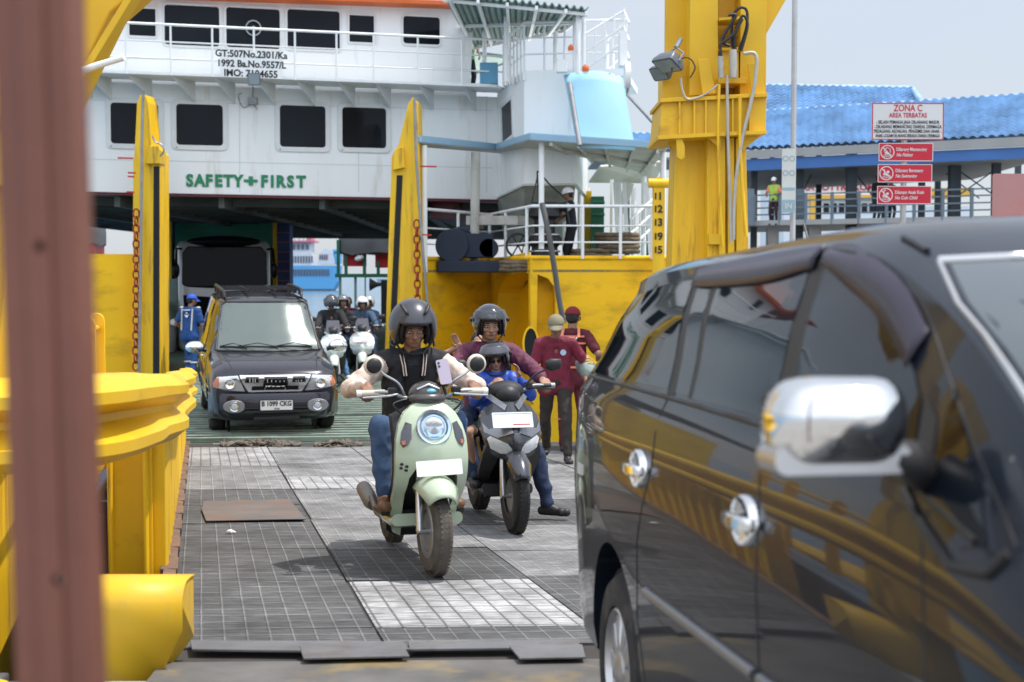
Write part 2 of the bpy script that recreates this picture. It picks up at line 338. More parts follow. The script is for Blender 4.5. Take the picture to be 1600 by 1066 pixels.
def grate_mat(name, base, line, lw=0.10, rough=0.75):
    m = bpy.data.materials.new(name); m.use_nodes = True; t = m.node_tree; N = t.nodes; L = t.links; b = N["Principled BSDF"]
    uv = N.new("ShaderNodeUVMap"); uv.uv_map = "UVMap"; sep = N.new("ShaderNodeSeparateXYZ"); L.new(uv.outputs[0], sep.inputs[0])
    # small wobble so that lines are not ruler straight
    wn = N.new("ShaderNodeTexNoise"); wn.inputs["Scale"].default_value = 3; L.new(uv.outputs[0], wn.inputs["Vector"])
    def M_(op, a, b_=None, c=None):
        n = N.new("ShaderNodeMath"); n.operation = op
        for i, x in enumerate((a, b_, c)):
            if x is None: continue
            if isinstance(x, (int, float)): n.inputs[i].default_value = x
            else: L.new(x, n.inputs[i])
        return n.outputs[0]
    wob = M_('MULTIPLY', M_('SUBTRACT', wn.outputs["Fac"], 0.5), 0.007)
    def lines(coord, pitch, w, soft):
        f = M_('FRACT', M_('DIVIDE', M_('ADD', coord, wob), pitch)); d = M_('ABSOLUTE', M_('SUBTRACT', f, 0.5))
        mr = N.new("ShaderNodeMapRange"); mr.inputs[1].default_value = 0.5 - w - soft; mr.inputs[2].default_value = 0.5 - w; L.new(d, mr.inputs[0]); return mr.outputs[0]
    lx = lines(sep.outputs[0], 0.105, lw * 0.5, 0.04); ly = lines(sep.outputs[1], 0.155, lw * 0.55, 0.04); grid_ = M_('MAXIMUM', lx, ly)
    fine = lines(sep.outputs[1], 0.0388, 0.16, 0.12)
    n1 = N.new("ShaderNodeTexNoise"); n1.inputs["Scale"].default_value = 2.2; n1.inputs["Detail"].default_value = 8; n1.inputs["Roughness"].default_value = .7
    L.new(N.new("ShaderNodeTexCoord").outputs["Object"], n1.inputs["Vector"])
    wear = N.new("ShaderNodeMapRange"); wear.inputs[1].default_value = 0.3; wear.inputs[2].default_value = 0.72; wear.inputs[3].default_value = 0.42; wear.inputs[4].default_value = 1.55; L.new(n1.outputs["Fac"], wear.inputs[0])
    n2 = N.new("ShaderNodeTexNoise"); n2.inputs["Scale"].default_value = 26; n2.inputs["Detail"].default_value = 5; mp2 = N.new("ShaderNodeMapping"); mp2.inputs["Scale"].default_value = (0.3, 3, 1)
    L.new(uv.outputs[0], mp2.inputs[0]); L.new(mp2.outputs[0], n2.inputs["Vector"])
    gr = N.new("ShaderNodeMapRange"); gr.inputs[1].default_value = 0.35; gr.inputs[2].default_value = 0.65; gr.inputs[3].default_value = 0.6; gr.inputs[4].default_value = 1.4; L.new(n2.outputs["Fac"], gr.inputs[0])
    m1 = N.new("ShaderNodeMix"); m1.data_type = 'RGBA'; L.new(M_('MULTIPLY', fine, 0.6), m1.inputs[0]); m1.inputs[6].default_value = lin(base); m1.inputs[7].default_value = lin(tuple(c * 0.28 for c in base))
    m2 = N.new("ShaderNodeMix"); m2.data_type = 'RGBA'; L.new(grid_, m2.inputs[0]); L.new(m1.outputs[2], m2.inputs[6]); m2.inputs[7].default_value = lin(line)
    vs_ = N.new("ShaderNodeVectorMath"); vs_.operation = 'SCALE'; L.new(m2.outputs[2], vs_.inputs[0]); L.new(M_('MULTIPLY', wear.outputs[0], gr.outputs[0]), vs_.inputs["Scale"])
    n4 = N.new("ShaderNodeTexNoise"); n4.inputs["Scale"].default_value = .9; n4.inputs["Detail"].default_value = 9; n4.inputs["Roughness"].default_value = .68; L.new(uv.outputs[0], n4.inputs["Vector"])
    st_ = N.new("ShaderNodeMapRange"); st_.inputs[1].default_value = .50; st_.inputs[2].default_value = .66; st_.inputs[4].default_value = .38; L.new(n4.outputs["Fac"], st_.inputs[0])
    m5 = N.new("ShaderNodeMix"); m5.data_type = 'RGBA'; L.new(st_.outputs[0], m5.inputs[0]); L.new(vs_.outputs[0], m5.inputs[6]); m5.inputs[7].default_value = (.055, .053, .050, 1)
    L.new(m5.outputs[2], b.inputs["Base Color"]); b.inputs["Roughness"].default_value = rough
    bu = N.new("ShaderNodeBump"); bu.inputs["Strength"].default_value = 0.8; bu.inputs["Distance"].default_value = 0.012
    hh = M_('ADD', M_('MULTIPLY', fine, -0.5), M_('MULTIPLY', grid_, 0.8)); hh = M_('ADD', hh, M_('MULTIPLY', n2.outputs["Fac"], 0.5)); L.new(hh, bu.inputs["Height"]); L.new(bu.outputs[0], b.inputs["Normal"])
    return m
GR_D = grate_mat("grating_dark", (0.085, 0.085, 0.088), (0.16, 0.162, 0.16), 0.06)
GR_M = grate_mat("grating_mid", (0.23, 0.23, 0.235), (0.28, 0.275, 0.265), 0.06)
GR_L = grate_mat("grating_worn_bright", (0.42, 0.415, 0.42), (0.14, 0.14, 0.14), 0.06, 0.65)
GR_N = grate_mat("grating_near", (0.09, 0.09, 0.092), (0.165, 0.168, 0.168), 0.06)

YF = 18.25    # far end of the bridge deck
def edge_l(y): return -2.0 - 0.2190 * (y - 8.1)        # left edge of deck
def seam(px, py):
    p = gp(px, py); return p.x + 0.2190 * (p.y - 8.1)   # transverse offset in the bridge frame
s1 = seam(505, 846); s2 = seam(778, 868)
def bpnt(t, y, dz=0.0):      # t = x offset at y=8.1, skewed rows
    yy = y + 0.06 * t; return Vector((t - 0.2190 * (yy - 8.1), yy, zg(yy) + dz))
deck = G()
deck.rings([[bpnt(t, y, dz) for t, dz in ((-2.02, -.012), (3.6, -.012), (3.6, -.5), (-2.02, -.5))] for y in (5.95, YF)])
deckO = deck.out("bridge_deck", mat("deck_underlay", (.045, .04, .036), .9, 0, .3, 4), None, 0, kind="structure", label="movable bridge deck of worn steel grating", cat="bridge")
def panel(t0, t1, y0, y1, m, name="deck_panel", lift=0.0, nolip=False):
    rnd = random.Random(int(t0 * 91 + y0 * 37)); j = lambda a: rnd.uniform(-a, a)
    gp_ = 0.008
    cs = [(t0 + gp_ + j(.006), y0 + gp_ + j(.006)), (t1 - gp_ + j(.006), y0 + gp_ + j(.006)), (t1 - gp_ + j(.006), y1 - gp_ + j(.006)), (t0 + gp_ + j(.006), y1 - gp_ + j(.006))]
    dz = [lift + j(.004) for _ in cs]
    top = [bpnt(c[0], c[1], z) for c, z in zip(cs, dz)]; bot = [p - Vector((0, 0, .02)) for p in top]
    g = G(); g.add(top + bot, [(0, 1, 2, 3), (0, 4, 5, 1), (1, 5, 6, 2), (2, 6, 7, 3), (3, 7, 4, 0)])
    o = g.out(name, m, deckO, 0)
    uvl = o.data.uv_layers.new(name="UVMap"); uvc = cs + cs
    for lp in o.data.loops: uvl.data[lp.index].uv = uvc[lp.vertex_index]
    return o
def rowy(py, px): return gp(px, py).y - 0.06 * (gp(px, py).x + 0.219 * (gp(px, py).y - 8.1))
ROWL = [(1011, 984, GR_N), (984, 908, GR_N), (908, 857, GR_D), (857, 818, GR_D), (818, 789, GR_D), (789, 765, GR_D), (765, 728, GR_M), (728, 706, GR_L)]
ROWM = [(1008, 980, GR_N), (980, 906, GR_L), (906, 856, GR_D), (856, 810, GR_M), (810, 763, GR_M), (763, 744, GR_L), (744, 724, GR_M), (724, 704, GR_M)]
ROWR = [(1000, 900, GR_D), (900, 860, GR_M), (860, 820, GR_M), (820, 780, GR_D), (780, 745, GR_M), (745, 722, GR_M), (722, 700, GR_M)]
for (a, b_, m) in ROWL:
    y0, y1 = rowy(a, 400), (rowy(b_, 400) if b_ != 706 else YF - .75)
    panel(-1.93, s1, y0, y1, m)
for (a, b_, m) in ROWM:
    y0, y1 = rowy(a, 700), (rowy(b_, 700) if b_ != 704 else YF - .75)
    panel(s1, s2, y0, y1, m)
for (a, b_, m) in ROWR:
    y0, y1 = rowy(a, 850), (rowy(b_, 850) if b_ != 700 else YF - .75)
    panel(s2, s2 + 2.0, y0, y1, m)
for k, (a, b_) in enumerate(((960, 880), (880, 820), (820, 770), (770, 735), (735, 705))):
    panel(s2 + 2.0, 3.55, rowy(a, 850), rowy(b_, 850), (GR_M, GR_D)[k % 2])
# loose steel plates and hinge flaps: things of their own
PLT = mat("scuffed_steel_plate", (0.15, 0.15, 0.155), 0.55, 0.3, 0.25, 4, 0.2, 40, dirt=(0.10, 0.075, 0.06), ds=3, da=0.6, dth=0.5)
RPL = mat("rusty_flat_plate", (0.135, 0.115, 0.105), 0.75, 0.1, 0.2, 3, 0.2, 40, dirt=(0.20, 0.10, 0.06), ds=4, da=0.5, dth=0.5)
def plate_px(name, px, m, th, lift, label, cat, group=None):
    pts = [gp(*p) + Vector((0, 0, lift + th)) for p in px]
    g = G(); g.plate(pts, th); return g.out(name, m, None, 0, bevel=0.003, label=label, cat=cat, group=group)
plate_px("steel_cover_plate", [(322, 818), (315, 800), (318, 787), (452, 784), (478, 815), (420, 816)], RPL, .008, .006, "rust brown flat steel sheet lying on the dark grating beside the yellow girder", "steel plate")
plate_px("hinge_flap", [(300, 1024), (297, 1010), (630, 1012), (640, 1024), (470, 1026)], PLT, .012, .004, "long thin steel flap under the yellow hinge guard at the near deck edge", "steel plate")
plate_px("hinge_flap", [(474, 1040), (468, 1020), (630, 1018), (640, 1036)], PLT, .010, .012, "short steel tongue plate in the middle of the near deck edge", "steel plate")
plate_px("hinge_flap", [(640, 1024), (637, 1010), (800, 1010), (905, 1008), (905, 1020), (795, 1022)], PLT, .012, .004, "long thin steel flap below the bright grating panel", "steel plate")
plate_px("hinge_flap", [(812, 1040), (795, 1020), (910, 1018), (915, 1038)], PLT, .010, .012, "steel tongue plate beside the rear wheel of the near car", "steel plate")
for lab, px, py, r_, m_ in (("white paper scrap lying on the dark grating below the rust brown sheet", 360, 834, .035, WPL), ("crumpled blue rag in the gutter beside the yellow girder", 262, 815, .07, mat("blue_rag", (.03, .12, .22), .9)), ("crumpled white wrapper in the gutter near the yellow hinge guard", 250, 866, .05, WPL)):
    p = gp(px, py); g = G(); rnd = random.Random(px); n = 9
    g.rings([[p + Vector((r_ * k2 * math.cos(a) * rnd.uniform(.7, 1.2), r_ * k2 * .6 * math.sin(a) * rnd.uniform(.7, 1.2), .012 + h2 * r_ * rnd.uniform(.6, 1.2))) for a in [2 * math.pi * i / n for i in range(n)]] for k2, h2 in ((1, 0), (.9, .25), (.4, .45), (.05, .4))]); g.out("litter_scrap", m_, None, 0, label=lab, cat="litter")
# rag / rope litter along ramp lip
STRAW = mat("frayed_rope_fibre", (0.15, 0.125, 0.10), 0.95, 0, 0.4, 14, 0.6, 60)
rnd = random.Random(5)
for (xa, xb, lab) in ((345, 470, "long frayed grey rope lying along the green ramp lip before the car"), (492, 566, "short frayed rope piece at the ramp lip by the green scooter")):
    g = G()
    for k in range(9):
        pts = []
        for i in range(14):
            f = i / 13; p = gp(xa + (xb - xa) * f, 696 + rnd.uniform(-2.5, 2.5)); pts.append(p + Vector((0, 0, .015 + rnd.uniform(0, .05) * math.sin(math.pi * f))))
        g.tube(smoothpath(pts, 3), 0.014, 5)
    for k in range(60):
        p = gp(rnd.uniform(xa, xb), 696 + rnd.uniform(-4, 4)); q = p + Vector((rnd.uniform(-.12, .12), rnd.uniform(-.12, .12), rnd.uniform(.0, .06)))
        g.tube([p + Vector((0, 0, .01)), q], 0.005, 4)
    g.out("frayed_rope", STRAW, None, 60, label=lab, cat="rope")

# ---------------- green stern ramp of the ferry (part of the ferry, made below) ----------------
def ramp_pts(t, s):     # t 0..1 across, s 0..1 from lip to hinge
    a0 = P(276, 691, 18.2); a1 = P(838, 686, 19.0); b0 = P(252, 588, 28.6); b1 = P(606, 584, 30.0)
    return (a0 * (1 - t) + a1 * t) * (1 - s) + (b0 * (1 - t) + b1 * t) * s

# ---------------- left girder, guard rail, railing ----------------
def gx(y, off=0.0): return -2.06 - 0.2190 * (y - 8.1) - off
gird = thing("bridge_girder", "yellow ribbed steel girder wall along the left edge of the deck", "bridge girder", (gx(12), 12, zg(12)))
g = G()
hh = lambda y: 0.78
ys = [8.1, 10, 12, 14, 16, 18.2]
g.rings([[Vector((gx(y), y, zg(y) - .30)), Vector((gx(y), y, zg(y) + hh(y))), Vector((gx(y, .26), y, zg(y) + hh(y))), Vector((gx(y, .26), y, zg(y) - .30))] for y in ys])
g.out("web", YEL, gird, 0, bevel=.01, world=True)
g = G()
y = 8.2
while y < 18.2:
    g.bar((gx(y, -.035), y, zg(y) - .05), (gx(y, -.035), y, zg(y) + .77), 0.09, 0.07, up=(0, 1, 0)); y += 0.42
for k in range(2): x_ = gx(8.1, .03 + .2 * k); g.bar((x_, 8.07, zg(8.1) - .25), (x_, 8.07, zg(8.1) + .77), .02, .06)
o = g.out("rib", YEL2, gird, 0, bevel=.006, world=True)
g = G()
for i in range(12):
    y = 8.1 + i * .85; g.bar((gx(y, -.09), y, zg(y) + .0), (gx(y + .3, -.09), y + .3, zg(y + .3) + .02), .10, .06)
g.out("foot_bracket", RUST, gird, 0, bevel=.006, world=True)
# rusty gutter between girder and grating
g = G(); g.rings([[bpnt(-2.0, y, -.01), bpnt(-1.93, y, -.01), bpnt(-1.93, y, .02), bpnt(-2.0, y, .03)] for y in (6.3, 8, 10, 12, 14, 16, 17.8)])
g.out("edge_strip", RUST, gird, 0, world=True)

# W-beam guard rail on top, curling away at its near end
guard = thing("guard_rail", "yellow corrugated guard rail along the left side with a rounded near end", "guard rail", (gx(10), 10, 0.9))
def wbeam(path, zs, h=0.31):
    prof = [(-.0, -.155), (.035, -.150), (.085, -.105), (.085, -.075), (.01, -.02), (.01, .02), (.085, .075), (.085, .105), (.035, .150), (0, .155)]
    rows = []
    for i, (x, y) in enumerate(path):
        a = Vector(path[max(i - 1, 0)]); b = Vector(path[min(i + 1, len(path) - 1)]); t = (b - a).normalized(); n = Vector((t.y, -t.x))
        rows.append([Vector((x + n.x * o_ * 1.1, y + n.y * o_ * 1.1, zs[i] + z)) for o_, z in prof])
    return rows
path = [(-3.7, 5.75), (-3.0, 5.60), (-2.5, 5.52), (-2.1, 5.50), (-1.87, 5.56), (-1.74, 5.72), (-1.68, 5.98), (-1.665, 6.3)]
zs = [1.12] * 5 + [1.12, 1.115, 1.10]
for y in (7.2, 8.2, 9.5, 11, 12.5, 14, 15.5, 17, 18.3):
    kink = 0.03 * math.sin(y * 1.3)
    path.append((gx(y, -.11) + kink, y)); zs.append(1.09 - 0.0610 * (y - 6.4))
sp = smoothpath([(p[0], p[1], z) for p, z in zip(path, zs)], 5)
rw = wbeam([(p.x, p.y) for p in sp], [p.z for p in sp])
for r_, p in zip(rw, sp):
    k_ = 1 + 1.1 * min(1, max(0, (6.5 - p.y) / .8)); c_ = (r_[0] + r_[-1]) / 2
    for i_ in range(len(r_)): d_ = r_[i_] - c_; r_[i_] = c_ + Vector((d_.x * k_, d_.y * k_, d_.z * (1 + .12 * (k_ - 1))))
g = G(); g.grid(rw)
g.out("rail_beam", YEL, guard, 50, solid=.012, world=True)
for i in range(10):
    y = 8.4 + i * 1.0; g = G(); z = 1.09 - 0.0610 * (y - 6.4)
    g.box((gx(y, .06), y, z - .22), (.10, .10, .60)); g.cyl((gx(y, -.10), y, z), (gx(y, .03), y, z), .03, n=8)
    g.out("rail_post", YEL2, guard, 0, bevel=.006, world=True)
# side walkway railing on the far side of the girder
rl = thing("walkway_railing", "yellow pipe railing with round headed flat posts outside the left girder", "railing", (-3.2, 9, 0.6))
pp = [P(136, 492, 8.6), P(151, 481, 9.4), P(100, 500, 7.6), P(60, 510, 6.8), P(176, 470, 12.0), P(190, 465, 14.2), P(200, 460, 16.4)]
for k, p in enumerate(pp[:4]):
    zt = EZ - 0.24 if k < 2 else p.z
    g = G(); M = Matrix.Translation((p.x, p.y, 0)) @ Matrix.Rotation(R(90), 4, 'X')
    pr = [(-.055, 0.45)] + [(.055 * math.cos(a), zt - .055 + .055 * math.sin(a)) for a in [math.pi - math.pi * i / 8 for i in range(9)]] + [(.055, 0.45)]
    g.prism(pr, M, .018); g.out("post", YEL2, rl, 30, bevel=.003, world=True)
for dz in (.10, .50):
    g = G(); g.tube([(p.x, p.y, (EZ - .24 if i > 1 else p.z) - dz) for i, p in enumerate((pp[3], pp[2], pp[0], pp[1]))], .021, 10)
    g.tube([(pp[0].x, pp[0].y, EZ - .24 - dz), (pp[0].x - 1.6, pp[0].y + .15, EZ - .22 - dz)], .021, 10)
    g.out("handrail", YEL2, rl, 60, world=True)
g = G(); g.bb(-6.5, -2.75, 6.4, 9.8, .40, .46); g.out("walkway_plate", YEL, rl, 0, bevel=.004, world=True)

# hinge guard drum bottom left
dr = thing("hinge_guard", "rounded yellow steel hinge guard with a worn grey patch at the deck corner", "hinge guard", (-1.5, 5.7, zg(5.7)))
def drum_profile():
    pts = []
    for i in range(13):
        a = math.pi * 0.5 * i / 12; pts.append((-.0 - .21 * math.sin(a), .43 - .21 + .21 * math.cos(a)))
    return pts
XA, XB = -1.86, -1.345; yb = 5.85; z0 = zg(5.7) - .12
rows = []
prof = [(.12, .452), (.06, .46)] + [(-.10 * math.sin(a), .36 + .10 * math.cos(a)) for a in [math.pi / 2 * i / 6 for i in range(0, 7)]] + [(-.105, .28), (-.09, .10), (-.06, -.06), (-.02, -.22), (.03, -.36)]
for y_, z_ in prof:
    f = 0 if z_ > .22 else (.22 - z_) / .52
    rows.append([Vector((XA, yb + y_, z0 + z_)), Vector((XA + .25, yb + y_, z0 + z_)), Vector((XB - .17 * f * 2.2, yb + y_, z0 + z_))])
g = G(); g.grid(rows)
YELD = mat("yellow_paint_worn", (0.68, 0.41, 0.02), 0.5, 0, 0.08, 2.5, 0.05, 30, dirt=(0.36, 0.27, 0.13), ds=3.0, da=0.6, dth=0.53)
g.out("curved_cover", YELD, dr, 40, solid=.012, world=True)
g = G(); g.plate([Vector((XB - .004 - (.17 * (0 if z_ > .22 else (.22 - z_) / .52) * 2.2), yb + y_, z0 + z_)) for y_, z_ in prof] + [Vector((XB - .5, yb + .12, z0 - .36)), Vector((XB - .004, yb + .12, z0 + .2))], .01); g.out("side_cheek", YELD, dr, 0, world=True)
g = G(); g.bb(XA, XB - .40, yb - .02, yb + .2, -.8, z0 + .2); g.cyl((XA, yb + .05, z0 + .02), (XB + .07, yb + .05, z0 + .02), .03, n=14)
g.bb(XB - .2, XB - .02, yb - .04, yb - .02, -.8, z0 - .15); g.out("hinge_bracket", YEL2, dr, 30, bevel=.004, world=True)
g = G(); g.bb(XB + .002, XB + .03, yb + .05, yb + .6, -.6, z0 - .05); g.out("gap_shade_sheet", DRK, dr, 0, world=True)  # dark sheet standing in for the shade in the gap beside the deck
g = G(); g.bb(-14, -2.0, 5.3, 5.6, zg(5.5) - .04, zg(5.5) + .02); g.out("quay_kerb", CONC, None, 0, bevel=.01, kind="structure")
# small yellow bollard flange on the concrete, far left
bo = thing("bollard", "small yellow bolted flange on the concrete behind the brown post", "bollard", (-1.9, 5.1, zg(5.1)))
g = G(); g.cyl((0, 0, 0), (0, 0, .03), .16, n=20); g.cyl((0, 0, .03), (0, 0, .10), .07, n=16); g.out("flange", YELD, bo, 30, bevel=.004)
g = G()
for k in range(6): a = k * math.pi / 3; g.cyl((.12 * math.cos(a), .12 * math.sin(a), .03), (.12 * math.cos(a), .12 * math.sin(a), .06), .014, n=6)
g.out("bolt_ring", YEL2, bo, 0)

# brown post right before the lens
BRN = mat("red_brown_primer", (0.165, 0.062, 0.042), 0.6, 0, 0.12, 6, 0.1, 50, dirt=(0.12, 0.05, 0.035), ds=8, da=0.4, dth=0.56)
p0 = P(46, 0, 1.22); p1 = P(83, 1066, 1.22); dv = (p0 - p1) / (p0.z - p1.z)
base = p1 + dv * (zg(1.2) - p1.z); top = p1 + dv * (2.6 - p1.z)
ps = thing("brown_post", "blurred red brown steel post at the left edge close to the lens", "post", base)
g = G(); ax = dv.normalized(); w = .066
for (x0, x1, y0, y1) in ((-w / 2, w / 2, 0, .008), (-.010, .012, -.005, -.0005), (-w / 2, -w / 2 + .008, .008, .05), (w / 2 - .008, w / 2, .008, .05)):
    g.rings([[base + dv * s + Vector((x, y, 0)) for x, y in ((x0, y0), (x1, y0), (x1, y1), (x0, y1))] for s in (0, 2.4)])
g.out("channel", BRN, ps, 0, bevel=.002, world=True)
g = G()
for py in (385, 905):
    c = P(64 if py < 500 else 92, py, 1.218); g.cyl(c + Vector((0, -.003, 0)), c + Vector((0, .004, 0)), (.0045), n=12)
g.out("bolt_hole", RUST, ps, 30, world=True)
g = G(); g.box(base + Vector((0, .02, .006)), (.16, .16, .012)); g.out("base_plate", BRN, ps, 0, bevel=.002, world=True)

# ---------------- hoisting towers ----------------
tw = thing("hoist_tower", "tall yellow steel hoist tower with hoses and lamps, right of the ferry", "hoist tower", (P(1105, 400, 17).x, 17, zg(17)))
D = 17.0
def tp(px, py, dd=0.0): return P(px, py, D + dd)
def tprism(g, pts, d0, d1): # pixel outline at depth D+d0 extruded straight back to D+d1 (real size fixed at D)
    a = [P(x, y, D + d0) for x, y in pts]; n = len(a); b = [p + Vector((0, d1 - d0, 0)) for p in a]
    g.add(a + b, [tuple(range(n)), tuple(reversed(range(n, 2 * n)))] + [(j, n + j, n + (j + 1) % n, (j + 1) % n) for j in range(n)])
g = G(); tprism(g, [(1056, 212), (1108, 205), (1118, 470), (1118, 900), (1042, 900), (1049, 420)], .25, .9); g.out("column", YEL2, tw, 0, bevel=.02, world=True)
g = G(); tprism(g, [(1104, 205), (1165, 200), (1172, 470), (1178, 900), (1108, 900), (1106, 470)], 0.0, .9)
for x in (1128, 1142, 1155): tprism(g, [(x - 5, 215), (x + 5, 215), (x + 7, 880), (x - 3, 880)], -.08, .0)
g.out("column", YEL2, tw, 0, bevel=.012, world=True)
g = G(); tprism(g, [(1035, 158), (1198, 149), (1196, 206), (1030, 214)], -.22, .95); g.out("collar_box", YEL, tw, 0, bevel=.006, world=True)
g = G()
for (a, b) in (((1032, 157), (1200, 148)), ((1028, 215), (1198, 206))): tprism(g, [(a[0], a[1] - 3), (b[0], b[1] - 3), (b[0], b[1] + 3), (a[0], a[1] + 3)], -.30, 1.0)
for x in (1062, 1085, 1103, 1145, 1172): tprism(g, [(x - 1.5, 152), (x + 1.5, 152), (x + 1.5, 210), (x - 1.5, 210)], -.28, -.2)
g.out("collar_flange", YEL, tw, 0, bevel=.003, world=True)
g = G(); tprism(g, [(1042, -260), (1078, -260), (1078, 88), (1040, 90)], .45, .6); tprism(g, [(1036, 90), (1090, 88), (1090, 158), (1035, 160)], .2, .75); g.out("side_plate", YEL, tw, 0, bevel=.004, world=True)
g = G(); tprism(g, [(1081, -260), (1122, -260), (1122, 148), (1077, 150)], -.02, .5)
tprism(g, [(1160, -260), (1200, -260), (1197, 145), (1156, 148)], -.02, .5); tprism(g, [(1122, -260), (1160, -260), (1160, 148), (1122, 148)], .42, .5)
g.out("mast_leg", YEL, tw, 0, bevel=.006, world=True)
g = G(); tprism(g, [(1196, -30), (1245, -30), (1198, 52)], .1, .35); tprism(g, [(1245, -30), (1520, -260), (1560, -260), (1255, -10)], .1, .35); g.out("brace_arm", YEL, tw, 0, bevel=.004, world=True)
g = G()
tprism(g, [(1090, 93), (1107, 92), (1118, 145), (1098, 147)], -.2, -.17); tprism(g, [(1168, 100), (1184, 98), (1196, 146), (1176, 148)], -.2, -.17)
tprism(g, [(1056, 212), (1062, 209), (1070, 228), (1070, 246), (1064, 250), (1058, 246)], -.26, -.22); tprism(g, [(1095, 206), (1130, 205), (1125, 232)], -.2, -.16)
tprism(g, [(1160, 236), (1196, 206), (1160, 206)], -.1, -.06); tprism(g, [(1036, 214), (1060, 214), (1056, 238)], .1, .14)
tprism(g, [(1124, 28), (1158, 26), (1158, 30), (1124, 32)], -.1, .3); tprism(g, [(1124, 75), (1158, 74), (1158, 78), (1124, 79)], -.1, .3); tprism(g, [(1122, 122), (1168, 122), (1168, 130), (1122, 130)], -.15, .3)
tprism(g, [(1128, 78), (1154, 78), (1154, 122), (1128, 122)], -.02, .2)
tprism(g, [(1108, 366), (1125, 366), (1125, 382), (1108, 382)], -.12, 0)
g.out("gusset_plate", YEL, tw, 0, bevel=.003, world=True)
CONDUIT = mat("grey_conduit", (0.42, 0.41, 0.36), 0.5, 0.2, 0.2, 6, dirt=(0.3, 0.22, 0.05), ds=6, da=0.5)
for k, (pts, r, m) in enumerate((
    ([(1162, 84), (1181, 86), (1180, 125), (1172, 165), (1158, 225), (1148, 300), (1146, 375)], .022, CONDUIT),
    ([(1124, 132), (1122, 200), (1124, 300), (1130, 385)], .016, YEL2), ([(1136, 118), (1137, 200), (1140, 300), (1142, 380)], .018, CONDUIT),
    ([(1156, 150), (1157, 240), (1166, 370)], .02, YEL2), ([(1122, 132), (1110, 142), (1092, 152), (1074, 155), (1066, 140), (1064, 122)], .012, CONDUIT),
    ([(1126, 88), (1127, 122)], .035, CONDUIT), ([(1145, 78), (1146, 122)], .045, CONDUIT), ([(1050, 112), (1052, 100), (1074, 90), (1086, 105), (1078, 122)], .008, BLK))):
    g = G(); g.tube(smoothpath([P(x, y, D - .32) for x, y in pts], 5), r, 8); g.out("conduit", m, tw, 60, world=True)
for k, pts in enumerate((((1146, 80), (1143, 50), (1147, 22), (1158, 12), (1167, 18), (1166, 45), (1155, 78)), ((1149, 80), (1148, 55), (1160, 25), (1168, 40), (1158, 80)), ((1140, 72), (1128, 64), (1140, 40), (1150, 24), (1138, 24)), ((1127, 88), (1126, 70), (1138, 60), (1147, 52), (1160, 30)))):
    g = G(); g.tube(smoothpath([P(x, y, D - .25 - .03 * k) for x, y in pts], 6), .017, 8); g.out("hydraulic_hose", BLK, tw, 60, world=True)
# floodlights on the tower
LAMPG = mat("lamp_grey_body", (0.14, 0.15, 0.17), 0.45, 0.4, 0.1, 6); LAMPL = mat("lamp_glass", (0.20, 0.24, 0.26), 0.08, 0, 0.1, 8, coat=.5)
def flood(name, label, c, d, w, h, dirv):
    t = thing(name, label, "floodlight", P(c[0], c[1], d)); t.rotation_euler = Vector(dirv).to_track_quat('Z', 'Y').to_euler()
    g = G(); M = Matrix.Identity(4); g.rings([[Vector((x * s, y * s, z)) for x, y in rrect(w, h, .03, 3)] for s, z in ((1, 0), (1.0, -.04), (.78, -.12), (.5, -.17))]); g.out("housing", LAMPG, t, 30)
    g = G(); g.prism(rrect(w * .86, h * .82, .02, 3), Matrix.Translation((0, 0, 0.001)), .006); g.out("lens", LAMPL, t, 0)
    g = G(); g.tube([(w * .5, 0, -.05), (w * .56, 0, -.16), (0, 0, -.27), (-w * .56, 0, -.16), (-w * .5, 0, -.05)], .012, 6); g.cyl((0, 0, -.27), (0, 0, -.4), .03); g.out("bracket", STL, t, 30)
    return t
flood("floodlight", "grey floodlight mounted on the left face of the tower collar", (1042, 103), 16.7, .34, .24, (-.45, -.35, -.85))
flood("floodlight", "smaller pale floodlight behind the grey one on the tower", (1030, 116), 17.0, .26, .18, (-.6, -.5, -.6))

# left tower: column mostly behind the brown post, inclined arm crossing the top left corner
tl = thing("hoist_tower", "yellow hoist tower at the left edge with an inclined arm before the wheelhouse", "hoist tower", (-2.9, 7.3, zg(7.3)))
D = 7.0
g = G(); a = -3.2; g.bb(-3.15, P(4, 700, 7.2).x, 7.1, 7.5, -2.6, 3.6); g.out("column", YEL2, tl, 0, bevel=.015, world=True)
g = G()
tprism(g, [(152, -220), (300, -220), (218, -20), (172, 20), (108, 150), (40, 290), (-40, 290), (60, 60), (100, 20)], 0, .3)
g.out("inclined_arm", YEL, tl, 0, bevel=.01, world=True)
g = G(); tprism(g, [(205, -20), (218, -20), (120, 140), (60, 290), (48, 290), (108, 138)], -.12, 0); tprism(g, [(96, -20), (106, -20), (-10, 200), (-20, 200)], -.12, 0); g.out("arm_flange", YEL, tl, 0, bevel=.004, world=True)
g = G(); g.tube([P(108, 119, 6.8), P(150, 103, 6.78), P(194, 90, 6.75)], [.018, .016, .015], 10); g.tube([P(92, 128, 6.9), P(110, 118, 6.8)], .023, 10); g.out("tube_lamp", WRAIL, tl, 60, world=True)
g = G(); g.bb(-8.0, -4.6, 15, 15.4, -2.6, 1.3)
ob = thing("fender_wall", "dark navy rubber fender wall below the left girder", "fender", (-4.5, 9.5, -1))
g = G(); NAVY = mat("navy_fender", (0.015, 0.025, 0.05), 0.6, 0, 0.2, 4)
g.rings([[Vector((gx(y, .45), y, -2.7)), Vector((gx(y, .45), y, zg(y) + .25)), Vector((gx(y, .55), y, zg(y) + .25)), Vector((gx(y, .55), y, -2.7))] for y in (6.6, 9, 12)])
g.out("fender_panel", NAVY, ob, 0, bevel=.01, world=True)
g = G()
